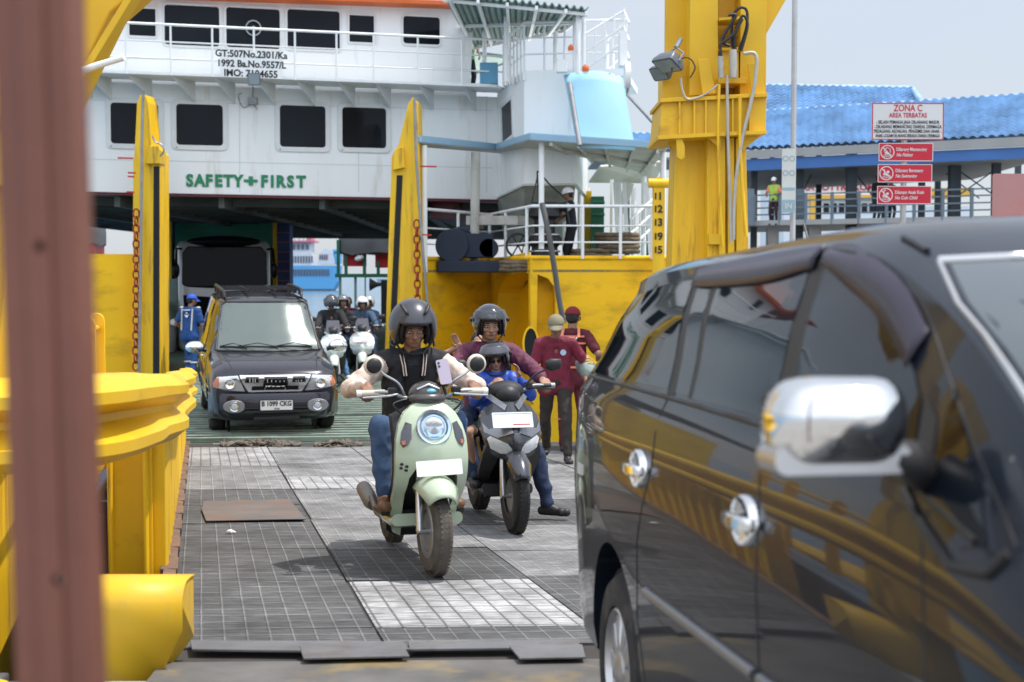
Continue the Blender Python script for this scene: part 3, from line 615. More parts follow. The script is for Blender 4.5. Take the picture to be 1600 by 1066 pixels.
for y in (6.8, 7.6, 8.4, 9.2, 10.0, 10.8): g.bar((gx(y, .42), y, -2.7), (gx(y, .42), y, zg(y) + .2), .1, .08)
g.out("fender_batten", NAVY, ob, 0, bevel=.01, world=True)

# ---------------- lamp pole and signs ----------------
GPOLE = mat("galvanised_pole", (0.42, 0.43, 0.44), 0.45, 0.5, 0.12, 4, dirt=(0.25, 0.22, 0.2), ds=3, da=0.4)
a = P(1238, 400, 20)
pl = thing("lamp_pole", "tall thin grey pole standing right of the yellow tower", "pole", (a.x, 20, -.06))
g = G(); g.tube([(a.x, 20, -.06), (a.x, 20, 1.9), (a.x, 20, 2.0), (a.x + .005, 20, 9)], [.075, .072, .04, .034], 14); g.out("pole", GPOLE, pl, 50, world=True)
g = G(); g.box((a.x, 20, -.04), (.35, .35, .04)); g.out("base_plate", GPOLE, pl, 0, bevel=.005, world=True)
g = G(); g.tube([(a.x, 20, 9), (a.x + .1, 20, 9.4), (a.x + .7, 20, 9.55)], .03, 8); g.box((a.x + .95, 20, 9.55), (.5, .2, .08)); g.out("lamp_arm", GPOLE, pl, 40, bevel=.01, world=True)
NOTB = mat("faded_blue_notice", (0.30, 0.46, 0.55), 0.5, 0, 0.1, 3); NOTW = mat("notice_white", (0.62, 0.67, 0.68), 0.5, 0, 0.08, 3)
a = P(1232, 282, 19.85)
nb = thing("notice_board", "narrow pale blue and white notice board strapped to the grey pole", "notice board", a)
g = G(); hw, hh_ = 21 * 19.85 / FPX / 2, 98 * 19.85 / FPX / 2
g.prism(rrect(hw * 2, hh_ * 2, .01, 2), frame(a, (1, 0, 0), (0, 0, 1)), .012); g.out("board", NOTW, nb, 0, world=True)
g = G()
for (x, y, w, h) in ((0, -.12, hw * 1.9, .04), (0, -.36, hw * 1.9, .18)): g.prism(rrect(w, h, .005, 2, x, y), frame(a + Vector((0, -.014, 0)), (1, 0, 0), (0, 0, 1)), .002)
for y in (.30, .10):
    for x in (-.045, .045): ringpoly(g, circ(.040, 20, x, y), circ(.028, 20, x, y), frame(a + Vector((0, -.014, 0)), (1, 0, 0), (0, 0, 1)), .002)
g.out("printing", NOTB, nb, 0, world=True)
for s, y in (("IN", -.36),): text("lettering", s, .1, NOTW, nb, frame(a + Vector((0, -.02, y)), (1, 0, 0), (0, 0, 1)), .003)

def sframe(c, yaw=0.0): return frame(c, (math.cos(yaw), math.sin(yaw), 0), (0, 0, 1))
SGW = mat("sign_white", (0.62, 0.64, 0.66), 0.4, 0, 0.04, 3); SGR = mat("sign_red", (0.50, 0.012, 0.035), 0.4, 0, 0.06, 3)
DS = 20.0; k_ = DS / FPX
c = P(1418, 190, DS)
sp_ = thing("sign_post", "round grey post carrying the four stacked signs", "sign post", (P(1410, 300, DS).x + .02, DS + .06, -.06))
g = G(); q = P(1411, 330, DS); g.tube([(q.x, DS + .05, -.06), (q.x + .02, DS + .05, 4.0)], .042, 12)
for py in (178, 205, 236, 270, 303): pz = P(1411, py, DS).z; g.box((q.x, DS + .03, pz), (.5, .02, .03))
g.out("post", GPOLE, sp_, 50, world=True)
g = G(); g.box((q.x, DS + .05, -.04), (.3, .3, .03)); g.out("base_plate", GPOLE, sp_, 0, world=True)
zs_ = thing("zone_sign", "white restricted area board with red heading, topmost on the sign post", "sign", c)
M = sframe(c, 0.02)
g = G(); g.prism(rrect(112 * k_, 57 * k_, .01, 2), M, .015); g.out("board", SGW, zs_, 0, world=True)
g = G(); ringpoly(g, rrect(112 * k_, 57 * k_, .01, 2), rrect(109 * k_, 54 * k_, .008, 2), M @ Matrix.Translation((0, 0, -.0)), -.004)
ringpoly(g, rrect(112 * k_, 57 * k_, .01, 2), rrect(109 * k_, 54 * k_, .008, 2), M @ Matrix.Translation((0, 0, .0155)), .003); g.out("border", SGR, zs_, 0, world=True)
Mf = M @ Matrix.Translation((0, 0, .018))
for s, dy, sz, m, b, sx in (("ZONA C", 20, 11.5, SGR, .002, .80), ("AREA TERBATAS", 9, 8.0, SGR, .0016, .80), ("- SELAIN PEMAKAI JASA DILARANG MASUK", -1.5, 5.9, INK, .0010, .70), ("- DILARANG MEMANCING DIAREAL DERMAGA", -8.5, 5.9, INK, .0010, .68), ("PEDAGANG ASONGAN, PENGEMIS DAN ANAK -", -15.5, 5.9, INK, .0010, .66), ("ANAK LOGAM DILARANG BERADA DIAREA DERMAGA", -22.5, 5.7, INK, .0010, .575)):
    text("lettering", s, sz * k_ * 1.25, m, zs_, Mf @ Matrix.Translation((0, dy * k_, 0)), b, sx=sx)
def prohib(name, label, cx, cy, l1, l2, fig):
    c = P(cx, cy, DS); t = thing(name, label, "sign", c, group="red prohibition signs on the post"); M = sframe(c, 0.02)
    g = G(); g.prism(rrect(85 * k_, 28 * k_, .006, 2), M, .012); g.out("board", SGR, t, 0, world=True)
    g = G(); M1 = M @ Matrix.Translation((0, 0, .0125))
    ringpoly(g, rrect(85 * k_, 28 * k_, .006, 2), rrect(83 * k_, 26 * k_, .005, 2), M1, .002)
    cx0 = -29 * k_; ringpoly(g, circ(11 * k_, 32, cx0), circ(9.6 * k_, 32, cx0), M1, .003)
    g.bar(M1 @ Vector((cx0 - 7 * k_, 7 * k_, .002)), M1 @ Vector((cx0 + 7 * k_, -7 * k_, .002)), 1.5 * k_, .004, up=(0, 1, 0))
    for wy in (-4.5, -7): g.tube([M1 @ Vector((cx0 + x * k_, (wy + .8 * math.sin(x * 1.6)) * k_, .002)) for x in np.linspace(-6, 6, 13)], .5 * k_, 4)
    if fig == 0:
        g.tube([M1 @ Vector((cx0 + x * k_, y * k_, .002)) for x, y in ((-3, -2), (-5, 2), (-1, 7), (4, 5), (5, -1))], .7 * k_, 4); g.prism([(cx0 - 4 * k_, -3 * k_), (cx0 + 3 * k_, -3 * k_), (cx0 + 1 * k_, 0), (cx0 - 2 * k_, 2 * k_)], M1, .003)
    else:
        g.prism(circ(2 * k_, 14, cx0 + 2.6 * k_, 2 * k_), M1, .003); g.bar(M1 @ Vector((cx0 - 5 * k_, -1 * k_, .002)), M1 @ Vector((cx0 + 2 * k_, -2.5 * k_, .002)), 2.4 * k_, .004, up=(0, 1, 0)); g.bar(M1 @ Vector((cx0 - 3 * k_, 0 * k_, .002)), M1 @ Vector((cx0 - 3 * k_, 6 * k_, .002)), 1.2 * k_, .004, up=(0, 1, 0))
        if fig == 2: g.bar(M1 @ Vector((cx0 - 3 * k_, 6 * k_, .002)), M1 @ Vector((cx0 + 0 * k_, 8 * k_, .002)), 1.2 * k_, .004, up=(0, 1, 0))
    g.out("symbol", SGW, t, 0, world=True)
    Mt = M @ Matrix.Translation((-15 * k_, 0, .014))
    text("lettering", l1, 6.6 * k_ * 1.1, SGW, t, Mt @ Matrix.Translation((0, 4 * k_, 0)), .0012, align='LEFT', sx=.80)
    text("lettering", l2, 6.6 * k_ * 1.1, SGW, t, Mt @ Matrix.Translation((0, -4.5 * k_, 0)), .0012, align='LEFT', shear=.25, sx=.80)
prohib("prohibition_sign", "red no fishing sign below the white zone board", 1415, 238, "Dilarang Memancing", "No Fishing", 0)
prohib("prohibition_sign", "red no swimming sign, middle one of the three on the post", 1413.5, 271, "Dilarang Berenang", "No Swimming", 1)
prohib("prohibition_sign", "red no coin child sign, lowest on the post", 1412.5, 305, "Dilarang Anak Koin", "No Coin Child", 2)
# faded pink board at the right edge
PNK = mat("faded_pink_board", (0.40, 0.20, 0.19), 0.6, 0, 0.08, 2, dirt=(0.50, 0.17, 0.14), ds=1.5, da=0.6, dth=0.5); PNG_ = mat("pink_ghost_letters", (0.30, 0.17, 0.18), 0.6, 0, 0.1, 5)
DP = 17.0; c = P(1604, 318, DP); k2 = DP / FPX
pb = thing("faded_board", "faded pink notice board with ghosted letters at the right edge", "notice board", (c.x, DP, -.06))
g = G(); g.prism(rrect(108 * k2, 92 * k2, .03, 3), sframe(c), .02); g.out("board", PNK, pb, 0, world=True)
for s, x, y, sz, m in (("DI", -10, 26, 18, PNG_), ("MA", -10, 4, 18, PNG_), ("UTAMAKAN", 6, -20, 11, RED)): text("lettering", s, sz * k2, m, pb, sframe(c + Vector((x * k2, -.004, y * k2))) @ Matrix.Translation((0, 0, .0)), .001)
g = G()
for x, y in ((-51, 33), (-11, 41), (40, 41)): p = c + Vector((x * k2, -.012, y * k2)); g.cyl(p, p + Vector((0, .02, 0)), .012, n=10)
g.out("screw", INK, pb, 0, world=True)
g = G()
for x in (-30, 30): g.bar((c.x + x * k2, DP + .04, -.06), (c.x + x * k2, DP + .04, c.z + .3), .06, .06)
g.out("post", GPOLE, pb, 0, world=True)

# =====================================================================
#                 TERMINAL with blue tiled roofs (right)
# =====================================================================
BLU = mat("blue_roof_tile", (0.26, 0.41, 0.60), 0.55, 0, 0.28, 1.1)
BLF = mat("blue_fascia", (0.045, 0.14, 0.38), 0.5, 0, 0.1, 1)
SOF = mat("grey_soffit", (0.24, 0.25, 0.25), 0.8, 0, 0.12, 0.8)
COL = mat("dark_column_paint", (0.045, 0.06, 0.075), 0.6, 0, 0.15, 2)
GUT = mat("grey_gutter", (0.30, 0.31, 0.31), 0.6, 0, 0.1, 1)
term = thing("terminal_building", "long terminal walkway building with blue tiled roofs behind the signs", "building", (15, 52, -.06))
def tile_roof(name, q, tw_=0.31, th_=0.37):
    """q: eave left, eave right, ridge right, ridge left"""
    a, b, c, d = [Vector(p) for p in q]; W_ = (b - a).length; Hh = ((d - a).length + (c - b).length) / 2
    n = (b - a).cross(d - a).normalized()
    nu = int(W_ / tw_) * 6; nv = max(2, int(Hh / th_)); rows = []
    for j in range(nv):
        for e, (f, lift) in enumerate(((0.0, .24), (0.35, .2), (0.97, -.02))):
            v = (j + f) / nv; row = []
            for i in range(nu + 1):
                u = i / nu; p = (a * (1 - u) + b * u) * (1 - v) + (d * (1 - u) + c * u) * v
                ph = (u * W_ / tw_) % 1.0; w_ = .10 * abs(math.sin(math.pi * ph))
                row.append(p + n * (lift + w_))
            rows.append(row)
    g = G(); g.grid(rows); return g.out(name, BLU, term, 0, world=True)
r1 = [P(1150, 243, 52), P(1640, 222, 46), P(1640, 152, 50), P(1262, 169, 55.5)]
r1[3] = P(1150, 182, 57)
tile_roof("roof", r1)
tile_roof("roof", [P(1120, 236, 60), P(1450, 232, 59), P(1425, 142, 66), P(1120, 136, 66)])
tile_roof("roof", [P(930, 244, 64), P(1135, 244, 64), P(1135, 214, 67), P(930, 214, 67)])
g = G()
for (a, b) in ((r1[3], r1[2]), (P(1120, 136, 66), P(1425, 141, 66)), (P(1425, 141, 66), P(1441, 163, 62)), (P(930, 213, 67), P(1135, 213, 67))): 
    n_ = int((b - a).length / .4)
    g.tube([a.lerp(b, i / n_) + Vector((0, 0, .05 + .03 * (i % 2))) for i in range(n_ + 1)], .13, 8)
g.out("ridge_tile", BLU, term, 60, world=True)
g = G(); a, b = P(1150, 250, 51.9), P(1640, 228.5, 45.9)
g.plate([a, b, b + Vector((0, 0, -.36)), a + Vector((0, 0, -.42))], .12); g.out("fascia_board", BLF, term, 0, world=True)
g = G(); g.plate([a + Vector((0, -.1, .30)), b + Vector((0, -.1, .32)), b + Vector((0, -.1, .02)), a + Vector((0, -.1, .02))], .15); g.out("gutter", GUT, term, 0, world=True)
g = G(); e0, e1 = a + Vector((0, .2, -.25)), b + Vector((0, .2, -.25))
g.plate([e0, e1, e1 + Vector((0.5, 9, -.1)), e0 + Vector((0.5, 9, -.3))], .1)
g.plate([P(930, 246, 64), P(1160, 246, 60), P(1160, 246, 60) + Vector((1, 6, 0)), P(930, 246, 64) + Vector((0, 6, 0))], .1)
g.out("soffit", SOF, term, 0, world=True)
zf = 3.52
def colm(px, d, w=.2, top=None):
    p = P(px, 300, d); zt = P(px, 248, d).z + .25
    g = G(); g.bb(p.x - w / 2, p.x + w / 2, d - w / 2, d + w / 2, -.06, zt); g.bb(p.x - w / 2 - .04, p.x + w / 2 + .04, d - w / 2 - .04, d + w / 2 + .04, zf, zf + .12)
    g.out("column", COL, term, 0, bevel=.01, world=True)
for px, d, w in ((1178, 52.5, .22), (1206, 58, .18), (1249, 51.5, .26), (1279, 57, .2), (1330, 50.5, .34), (1382, 56.5, .2), (1440, 49.6, .2), (1465, 56, .2), (1491, 49, .36), (1556, 48, .26), (1590, 55, .2), (1620, 47, .3), (1055, 60, .2), (1010, 61, .2), (980, 62, .2)): colm(px, d, w)
g = G()
for (x0, y0, x1, y1, d) in ((1491, 262, 1560, 310, 50), (1491, 310, 1570, 255, 50), (1466, 262, 1530, 310, 52), (1330, 262, 1362, 305, 52), (1249, 310, 1275, 258, 53), (1465, 310, 1500, 275, 53)):
    g.bar(P(x0, y0, d), P(x1, y1, d), .04, .04)
g.out("tie_rod", COL, term, 0, world=True)
g = G(); fa, fb = P(1140, 352, 51.6), P(1660, 352, 46)
g.plate([Vector((fa.x, fa.y, zf)), Vector((fb.x, fb.y, zf)), Vector((fb.x + 1, fb.y + 8, zf)), Vector((fa.x + 1, fa.y + 8, zf))], -.18); g.out("walkway_slab", GUT, term, 0, world=True)
g = G()
for px in range(1150, 1700, 70):
    f = (px - 1140) / 520; x = fa.x + (fb.x - fa.x) * f; y = fa.y + (fb.y - fa.y) * f; g.bb(x - .2, x + .2, y + .5, y + .9, -.06, zf - .1)
g.out("support_pier", CONC, term, 0, world=True)
RLG = mat("railing_blue_grey", (0.13, 0.17, 0.21), 0.5, 0.2, 0.1, 4)
rg = thing("walkway_railing", "dark grey steel railing along the raised terminal walkway", "railing", (fa.x, fa.y, zf))
g = G()
for h in (.12, .38, .62, .86, 1.08):
    g.bar((fa.x, fa.y + .05, zf + h), (fb.x, fb.y + .05, zf + h), .05, .05)
g.out("rail", RLG, rg, 0, world=True)
g = G()
for i in range(13):
    f = i / 12; x = fa.x + (fb.x - fa.x) * f; y = fa.y + (fb.y - fa.y) * f; g.bb(x - .05, x + .05, y, y + .1, zf, zf + 1.12)
for px in (1172, 1250): p = P(px, 330, 51); g.bb(p.x - .13, p.x + .13, 50.9, 51.1, zf, zf + 1.3)
g.out("post", RLG, rg, 0, world=True)
# ship beyond the terminal
wf = thing("moored_ferry", "white ferry with red and blue lettering moored beyond the terminal walkway", "ferry", (P(1330, 400, 95).x, 95, -2.7))
HW = mat("far_hull_white", (0.72, 0.74, 0.76), 0.5, 0, 0.05, .3); HO = mat("far_orange_yellow", (0.75, 0.42, 0.06), 0.5, 0, 0.1, .5)
a = P(1225, 300, 95); b = P(1520, 300, 95)
g = G(); g.rings([[Vector((a.x, 95, -2.7)), Vector((a.x, 95, P(0, 268, 95).z)), Vector((a.x, 104, P(0, 268, 95).z)), Vector((a.x, 104, -2.7))], [Vector((P(1395, 0, 95).x, 95, -2.7)), Vector((P(1395, 0, 95).x, 95, P(0, 266, 95).z)), Vector((P(1395, 0, 95).x, 104, P(0, 266, 95).z)), Vector((P(1395, 0, 95).x, 104, -2.7))]])
g.bb(P(1395, 0, 95).x, b.x, 95.5, 104, -2.7, P(0, 322, 95).z)
g.out("hull", HW, wf, 0, world=True)
g = G(); z = P(0, 305, 94.8).z; z1 = P(0, 312, 94.8).z; g.bb(P(1262, 0, 95).x, P(1395, 0, 95).x, 94.7, 95.2, z1, z); g.bb(P(1268, 0, 95).x, P(1280, 0, 95).x, 94.6, 95, -2.7, z); g.bb(P(1440, 0, 95).x, P(1520, 0, 95).x, 94.7, 100, P(0, 306, 95).z, P(0, 294, 95).z)
g.out("canopy", HO, wf, 0, world=True)
g = G()
for i in range(9):
    x = P(1290 + i * 12, 0, 95).x; g.bb(x, x + .35, 94.9, 95, P(0, 332, 95).z, P(0, 318, 95).z)
g.out("window", DRK, wf, 0, world=True)
Mt = frame(P(1316, 293, 94.9), (1, 0, 0), (0, 0, 1)); text("lettering", "SUKA POTTRE KOMENG", .62, mat("far_red_letters", (0.40, 0.02, 0.05), .6, 0, .05, 1), wf, Mt, .02, sx=1.0)
text("lettering", "PT. DHARMA DWIPA UTAMA", .36, mat("far_blue_letters", (0.08, 0.22, 0.45), .6, 0, .05, 1), wf, frame(P(1310, 284, 94.9), (1, 0, 0), (0, 0, 1)), .01)
# =====================================================================
#                          THE CAR FERRY
# =====================================================================
Y0 = 31.4; KK = 0.28
TX = Vector((1, KK, 0)).normalized()
fer = thing("car_ferry", "large white and yellow car ferry with its stern gate open and green ramp lowered", "ferry", (-5, 30, -2.7))
MAROON = mat("maroon_stripe", (0.10, 0.012, 0.018), 0.5, 0, 0.1, 2)
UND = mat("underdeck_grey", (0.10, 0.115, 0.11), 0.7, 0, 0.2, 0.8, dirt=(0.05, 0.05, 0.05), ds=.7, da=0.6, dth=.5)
LBL = mat("light_blue_paint", (0.26, 0.42, 0.54), 0.45, 0, 0.05, 1.2)
LBL2 = mat("awning_pale_blue", (0.29, 0.53, 0.68), 0.6, 0, 0.05, 1.2)
CNV = mat("canopy_underside", (0.55, 0.54, 0.50), 0.7, 0, 0.1, 1, dirt=(0.3, 0.27, 0.22), ds=1.5, da=.5, dth=.5)
ORG = mat("orange_trim", (0.62, 0.12, 0.02), 0.5, 0, 0.1, 2)
GRP = mat("grey_green_paint", (0.22, 0.30, 0.27), 0.6, 0, 0.15, 1.5)
DGR = mat("dark_green_paint", (0.02, 0.13, 0.07), 0.5, 0, 0.15, 1.5)
BLD = mat("blue_machine_paint", (0.010, 0.020, 0.042), 0.5, 0.1, 0.2, 3)
def wq(g, pts, th=.1, y0=Y0, mi=None):
    p = [PK(x, y, y0, KK) for x, y in pts]; q = [v + Vector((0, th, 0)) for v in p]; n = len(p)
    g.add(p + q, [tuple(reversed(range(n))), tuple(range(n, 2 * n))] + [(j, (j + 1) % n, n + (j + 1) % n, n + j) for j in range(n)], mi)
def wframe(px, py, y0=Y0): return frame(PK(px, py, y0, KK), TX, (0, 0, 1))
# walls
g = G(); wq(g, [(-160, 115), (250, 131), (778, 152), (778, 312), (-160, 294)], .12); g.out("stern_wall", WHT, fer, 0, world=True)
g = G(); wq(g, [(-160, 295.5), (778, 312.5), (778, 316), (-160, 299)], .5, Y0 - .03); g.out("rubbing_stripe", MAROON, fer, 0, world=True)
g = G(); wq(g, [(60, -60), (737, -60), (727, 150), (60, 124)], .12, Y0 + .05); g.out("wheelhouse_wall", WHT, fer, 0, world=True)
g = G(); a = PK(737, -60, Y0 + .05, KK); b = PK(727, 150, Y0 + .05, KK); g.plate([a, b, b + Vector((-.6, 5, 0)), a + Vector((-.6, 5, 0))], -.1)
g.out("wheelhouse_side", WHT, fer, 0, world=True)
# faint plate seams and weld lines on the walls
g = G()
for x in (304 + 70, 560, 760): wq(g, [(x, 150), (x + 1, 150), (x + 1, 300), (x, 300)], .02, Y0 - .006)
wq(g, [(-100, 243), (770, 262), (770, 263), (-100, 244)], .02, Y0 - .006); wq(g, [(-100, 150), (770, 172), (770, 172.8), (-100, 150.8)], .02, Y0 - .006)
for y in (86, 108): wq(g, [(60, y), (730, y + 22), (730, y + 22.7), (60, y + .7)], .02, Y0 + .044)
g.out("weld_seam", mat("weld_line", (0.60, 0.63, 0.64), .5, 0, .05, 2), fer, 0, world=True)
g = G(); p0, p1 = PK(590, 0, Y0 - .5, KK), PK(740, 5, Y0 - .5, KK)
wq(g, [(-100, -26), (600, -2), (739, 2), (739, 9), (600, 4), (-100, -20)], 6.0, Y0 - .45); g.out("wheelhouse_roof", ORG, fer, 0, world=True)
FRM = mat("window_frame_white", (0.70, 0.72, 0.72), 0.5, 0, 0.05, 4)
def window(x0, y0, x1, y1, plane, bolts, rad=.07):
    cx, cy = (x0 + x1) / 2, (y0 + y1) / 2; d = PK(cx, cy, plane, KK).y; s = d / FPX
    w, h = (x1 - x0) * s * 1.01, (y1 - y0) * s; M = wframe(cx, cy, plane)
    g = G(); ringpoly(g, rrect(w + .20 if bolts else w + .10, h + .20 if bolts else h + .10, rad + .04), rrect(w, h, rad), M @ Matrix.Translation((0, 0, .002)), .03)
    f = g.out("window", FRM, fer, 40, world=True, bevel=.004)
    g = G(); g.prism(rrect(w, h, rad), M @ Matrix.Translation((0, 0, .004)), .006); o = g.out("pane", DGL, f, 0)
    o.parent = f
    inv = parent_world(fer).inverted(); o.data.transform(inv)
    if bolts:
        g = G()
        for i in range(9):
            for yy in (-1, 1): p = M @ Vector((-w / 2 + w * i / 8, yy * (h / 2 + .055), .032)); g.box(p, (.026, .02, .026))
        for i in range(1, 7):
            for xx in (-1, 1): p = M @ Vector((xx * (w / 2 + .055), -h / 2 + h * i / 7, .032)); g.box(p, (.026, .02, .026))
        o = g.out("bolt", STL, f, 0); o.data.transform(inv)
    return f
for (x0, y0, x1, y1) in ((203, 14, 242, 56), (259, 10, 341, 71), (355, 14, 436, 75), (450, 17, 530, 77), (546, 25, 584, 66), (630, 27, 687, 69), (94, 4, 112, 36)):
    window(x0, y0, x1, y1, Y0 + .05, False, .06 if x1 - x0 > 50 else .015)
for (x0, y0, x1, y1) in ((175, 162, 246, 225), (277, 164, 347, 227), (438, 166, 508, 230), (535, 169, 603, 231)): window(x0, y0, x1, y1, Y0, True)
# steering wheel ring and faint gear seen through a wheelhouse window: an emblem like ring stuck to the pane
g = G(); M = wframe(396, 44, Y0 - .03)
ringpoly(g, circ(.165, 28), circ(.14, 28), M, .012); g.bar(M @ Vector((-.14, 0, 0)), M @ Vector((.14, 0, 0)), .02, .02); g.prism(circ(.045, 16), M, .012)
g.out("window_ring", mat("ring_grey", (0.35, 0.36, 0.36), .5, .3, .1, 5), fer, 30, world=True)
# walkway, brackets, railing
RP = Y0 - .95
g = G()
a = [PK(-160, 117, RP, KK), PK(250, 128, RP, KK), PK(770, 150.5, RP, KK)]; z = 5.70
g.rings([[Vector((p.x, p.y, z)), Vector((p.x, p.y, z + .07)), Vector((p.x + .27, p.y + .98, z + .07)), Vector((p.x + .27, p.y + .98, z))] for p in (PK(-160, 120, RP, KK), PK(775, 150, RP, KK))])
g.out("walkway", WRAIL, fer, 0, bevel=.01, world=True)
posts = [35, 100, 131, 197, 267, 332, 397, 461, 526, 584, 653, 722, 787]
g = G()
for x in posts[1:-1]:
    p = PK(x, 130, RP, KK); g.plate([Vector((p.x, p.y + .05, z)), Vector((p.x + .26, p.y + .95, z)), Vector((p.x + .26, p.y + .95, z - .42))], .02)
g.out("bracket", FRM, fer, 0, world=True)
g = G(); prs = [PK(x, 100, RP, KK) for x in posts]
for zz, r in ((1.0, .026), (.66, .017), (.33, .017)): g.tube([Vector((prs[0].x, prs[0].y, z + zz)), Vector((prs[-1].x, prs[-1].y, z + zz + .0))], r, 8)
for p in prs: g.tube([(p.x, p.y, z), (p.x, p.y, z + 1.0)], .022, 8)
g.out("railing", WRAIL, fer, 60, world=True)
# angled sponson block on the right
zt, zb = 5.90, 3.60
A0 = PK(777, 150, Y0, KK); B0 = P(819, 111, 29.3); B1 = P(900, 113, 29.1); B2 = P(900, 113, 29.1); B3 = P(978, 118, 29.0)
def V(p, z): return Vector((p.x, p.y, z))
g = G(); g.plate([V(A0, 5.74), V(A0, zb - .15), V(B0, zb), V(B0, zt)], .1); g.plate([V(B0, zt), V(B0, zb), V(B2, zb), V(B2, zt)], .1)
g.plate([V(B2, zt), V(B2, zb), V(B2, zb) + Vector((.5, 5, 0)), V(B2, zt) + Vector((.5, 5, 0))], .1)
g.plate([V(A0, 5.74), V(B0, zt), V(B2, zt), V(B2, zt) + Vector((.5, 5, 0)), V(A0, zt) + Vector((0, 3, 0))], .06)
g.plate([V(B2, zt), V(B3, zt), V(B3, zt) + Vector((.5, 3, 0)), V(B2, zt) + Vector((.5, 3, 0))], .14)
g.out("sponson", WHT, fer, 0, world=True)
g = G(); U = Vector((0, 3.2, -1.15)); g.plate([V(A0, zb - .15), V(A0, zb - .15) + Vector((.2, 2.4, -1.0)), V(B0, zb) + U, V(B2, zb) + U, V(B2, zb), V(B0, zb)], -.05); g.out("sponson_underside", CNV, fer, 0, world=True)
g = G(); M = frame(A0.lerp(B0, .40) * 1.0, (B0 - A0).normalized(), (0, 0, 1)); M.translation = Vector((A0.lerp(B0, .40).x, A0.lerp(B0, .40).y, P(793, 183, 29.7).z))
ringpoly(g, rrect(.95, .90, .04), rrect(.80, .75, .03), M, .03); f = g.out("window", FRM, fer, 30, world=True)
g = G(); g.prism(rrect(.8, .75, .03), M, .008); o = g.out("pane", DGL, f, 0); o.data.transform(parent_world(fer).inverted())
# upper railing on the block
pts = [V(PK(787, 100, RP, KK), 0), V(B0, 0), V(B3, 0), V(B3, 0) + Vector((-.2, 2.5, 0))]
zs2 = [5.72, 5.90, 5.90, 5.90]
g = G()
for zz, r in ((.98, .028), (.66, .017), (.33, .017)): g.tube([V(p, q + zz) for p, q in zip(pts, zs2)], r, 8)
for i in range(3):
    n = (6, 5, 3)[i]
    for k in range(n + (1 if i == 2 else 0)): p = pts[i].lerp(pts[i + 1], k / n); g.tube([V(p, 5.72), V(p, (6.72 if p is pts[0] else 6.80))], .024, 8)
for p in (pts[1], pts[0].lerp(pts[1], .5)): g.tube([V(p, 5.7), V(p, 5.86)], .04, 8)
g.out("railing", WRAIL, fer, 60, world=True)
# stair rails behind
g = G()
for dz in (0, .35, .7): g.tube([P(915, 108, 29) + Vector((0, 0, dz)), P(975, 66, 29) + Vector((0, 0, dz * .9)), P(983, 92, 28.4) + Vector((0, 0, dz))], .024, 8)
for f in (0, .25, .5, .75, 1): p = P(915, 108, 29).lerp(P(975, 66, 29), f); g.tube([p, p + Vector((0, 0, .7))], .022, 6)
g.out("stair_rail", WRAIL, fer, 60, world=True)
# upper green canopy
g = G(); cq = [P(690, -12, 28.3), P(919, 13, 28.0), P(880, 43, 30.3), P(735, 74, 32.8)]
rows = []
for i in range(2):
    row = []
    for k in range(81):
        f = k / 80; p = (cq[0].lerp(cq[1], f) if i == 0 else cq[3].lerp(cq[2], f)); row.append(p + Vector((0, 0, .03 * (1 if k % 4 < 2 else -1))))
    rows.append(row)
g.grid(rows); g.out("upper_canopy", GRP, fer, 0, solid=.02, world=True)
g = G()
for f in (0.05, .25, .45, .65, .85, .99): g.bar(cq[0].lerp(cq[1], f) - Vector((0, 0, .1)), cq[3].lerp(cq[2], f) - Vector((0, 0, .1)), .06, .08)
for f in (.05, .5, .95): g.bar(cq[0].lerp(cq[3], f) - Vector((0, 0, .1)), cq[1].lerp(cq[2], f) - Vector((0, 0, .1)), .05, .06)
g.out("canopy_frame", WRAIL, fer, 0, world=True)
g = G()
for px, d, r, tp_ in ((791, 29.5, .055, 16), (757, 31, .05, 45), (868, 29.5, .05, 50), (903, 28.3, .05, 18), (898, 28.9, .04, 22), (912, 28.6, .04, 15)):
    p = P(px, tp_, d); g.tube([(p.x, p.y, 5.7), (p.x, p.y, p.z)], r, 10)
g.out("canopy_post", WRAIL, fer, 60, world=True)
g = G(); p = P(747, 22, 30.5); g.lathe([(.02, .12), (.05, .1), (.07, 0), (.13, -.12), (.14, -.13)], 16, Matrix.Translation(p)); g.tube([p + Vector((0, 0, .1)), p + Vector((0, 0, .4))], .012, 6); g.out("bell", STL, fer, 60, world=True)
g = G(); q = [P(735, 84, 35), P(800, 92, 35), P(790, 100, 36), P(738, 118, 33)]; g.plate(q, .1); g.out("deck_awning", GRP, fer, 0, world=True)
g = G(); g.bb(P(750, 0, 30.6).x, P(778, 0, 30.6).x, 30.3, 30.9, 5.77, 6.22); o = g.out("deck_locker", mat("locker_blue", (.10, .30, .45), .5), fer, 0, bevel=.02, world=True)
def loosebuoy(px, py, d, r, label):
    t = thing("float_light", label, "signal light", P(px, py, d)); g = G(); g.lathe([(.02, -r), (r * .9, -r * .9), (r, 0), (r * .8, r * .6), (r * .3, r), (.02, r * 1.1)], 14); g.out("lamp", ORG, t, 60)
    g = G(); g.lathe([(.02, -r * 1.5), (r * .7, -r * 1.4), (r * .7, -r * .9), (.02, -r * .85)], 12); g.out("cap", WRAIL, t, 40); return t
loosebuoy(892, 75, 28.2, .06, "orange signal light hanging among the posts of the upper deck")
loosebuoy(915, 107, 28.0, .07, "red orange light at the deck edge above the pale blue awning")
g = G(); g.bb(P(870, 0, 28.5).x, P(886, 0, 28.5).x, 28.4, 28.7, 5.75, 6.0); g.out("junction_box", WRAIL, fer, 0, bevel=.01, world=True)
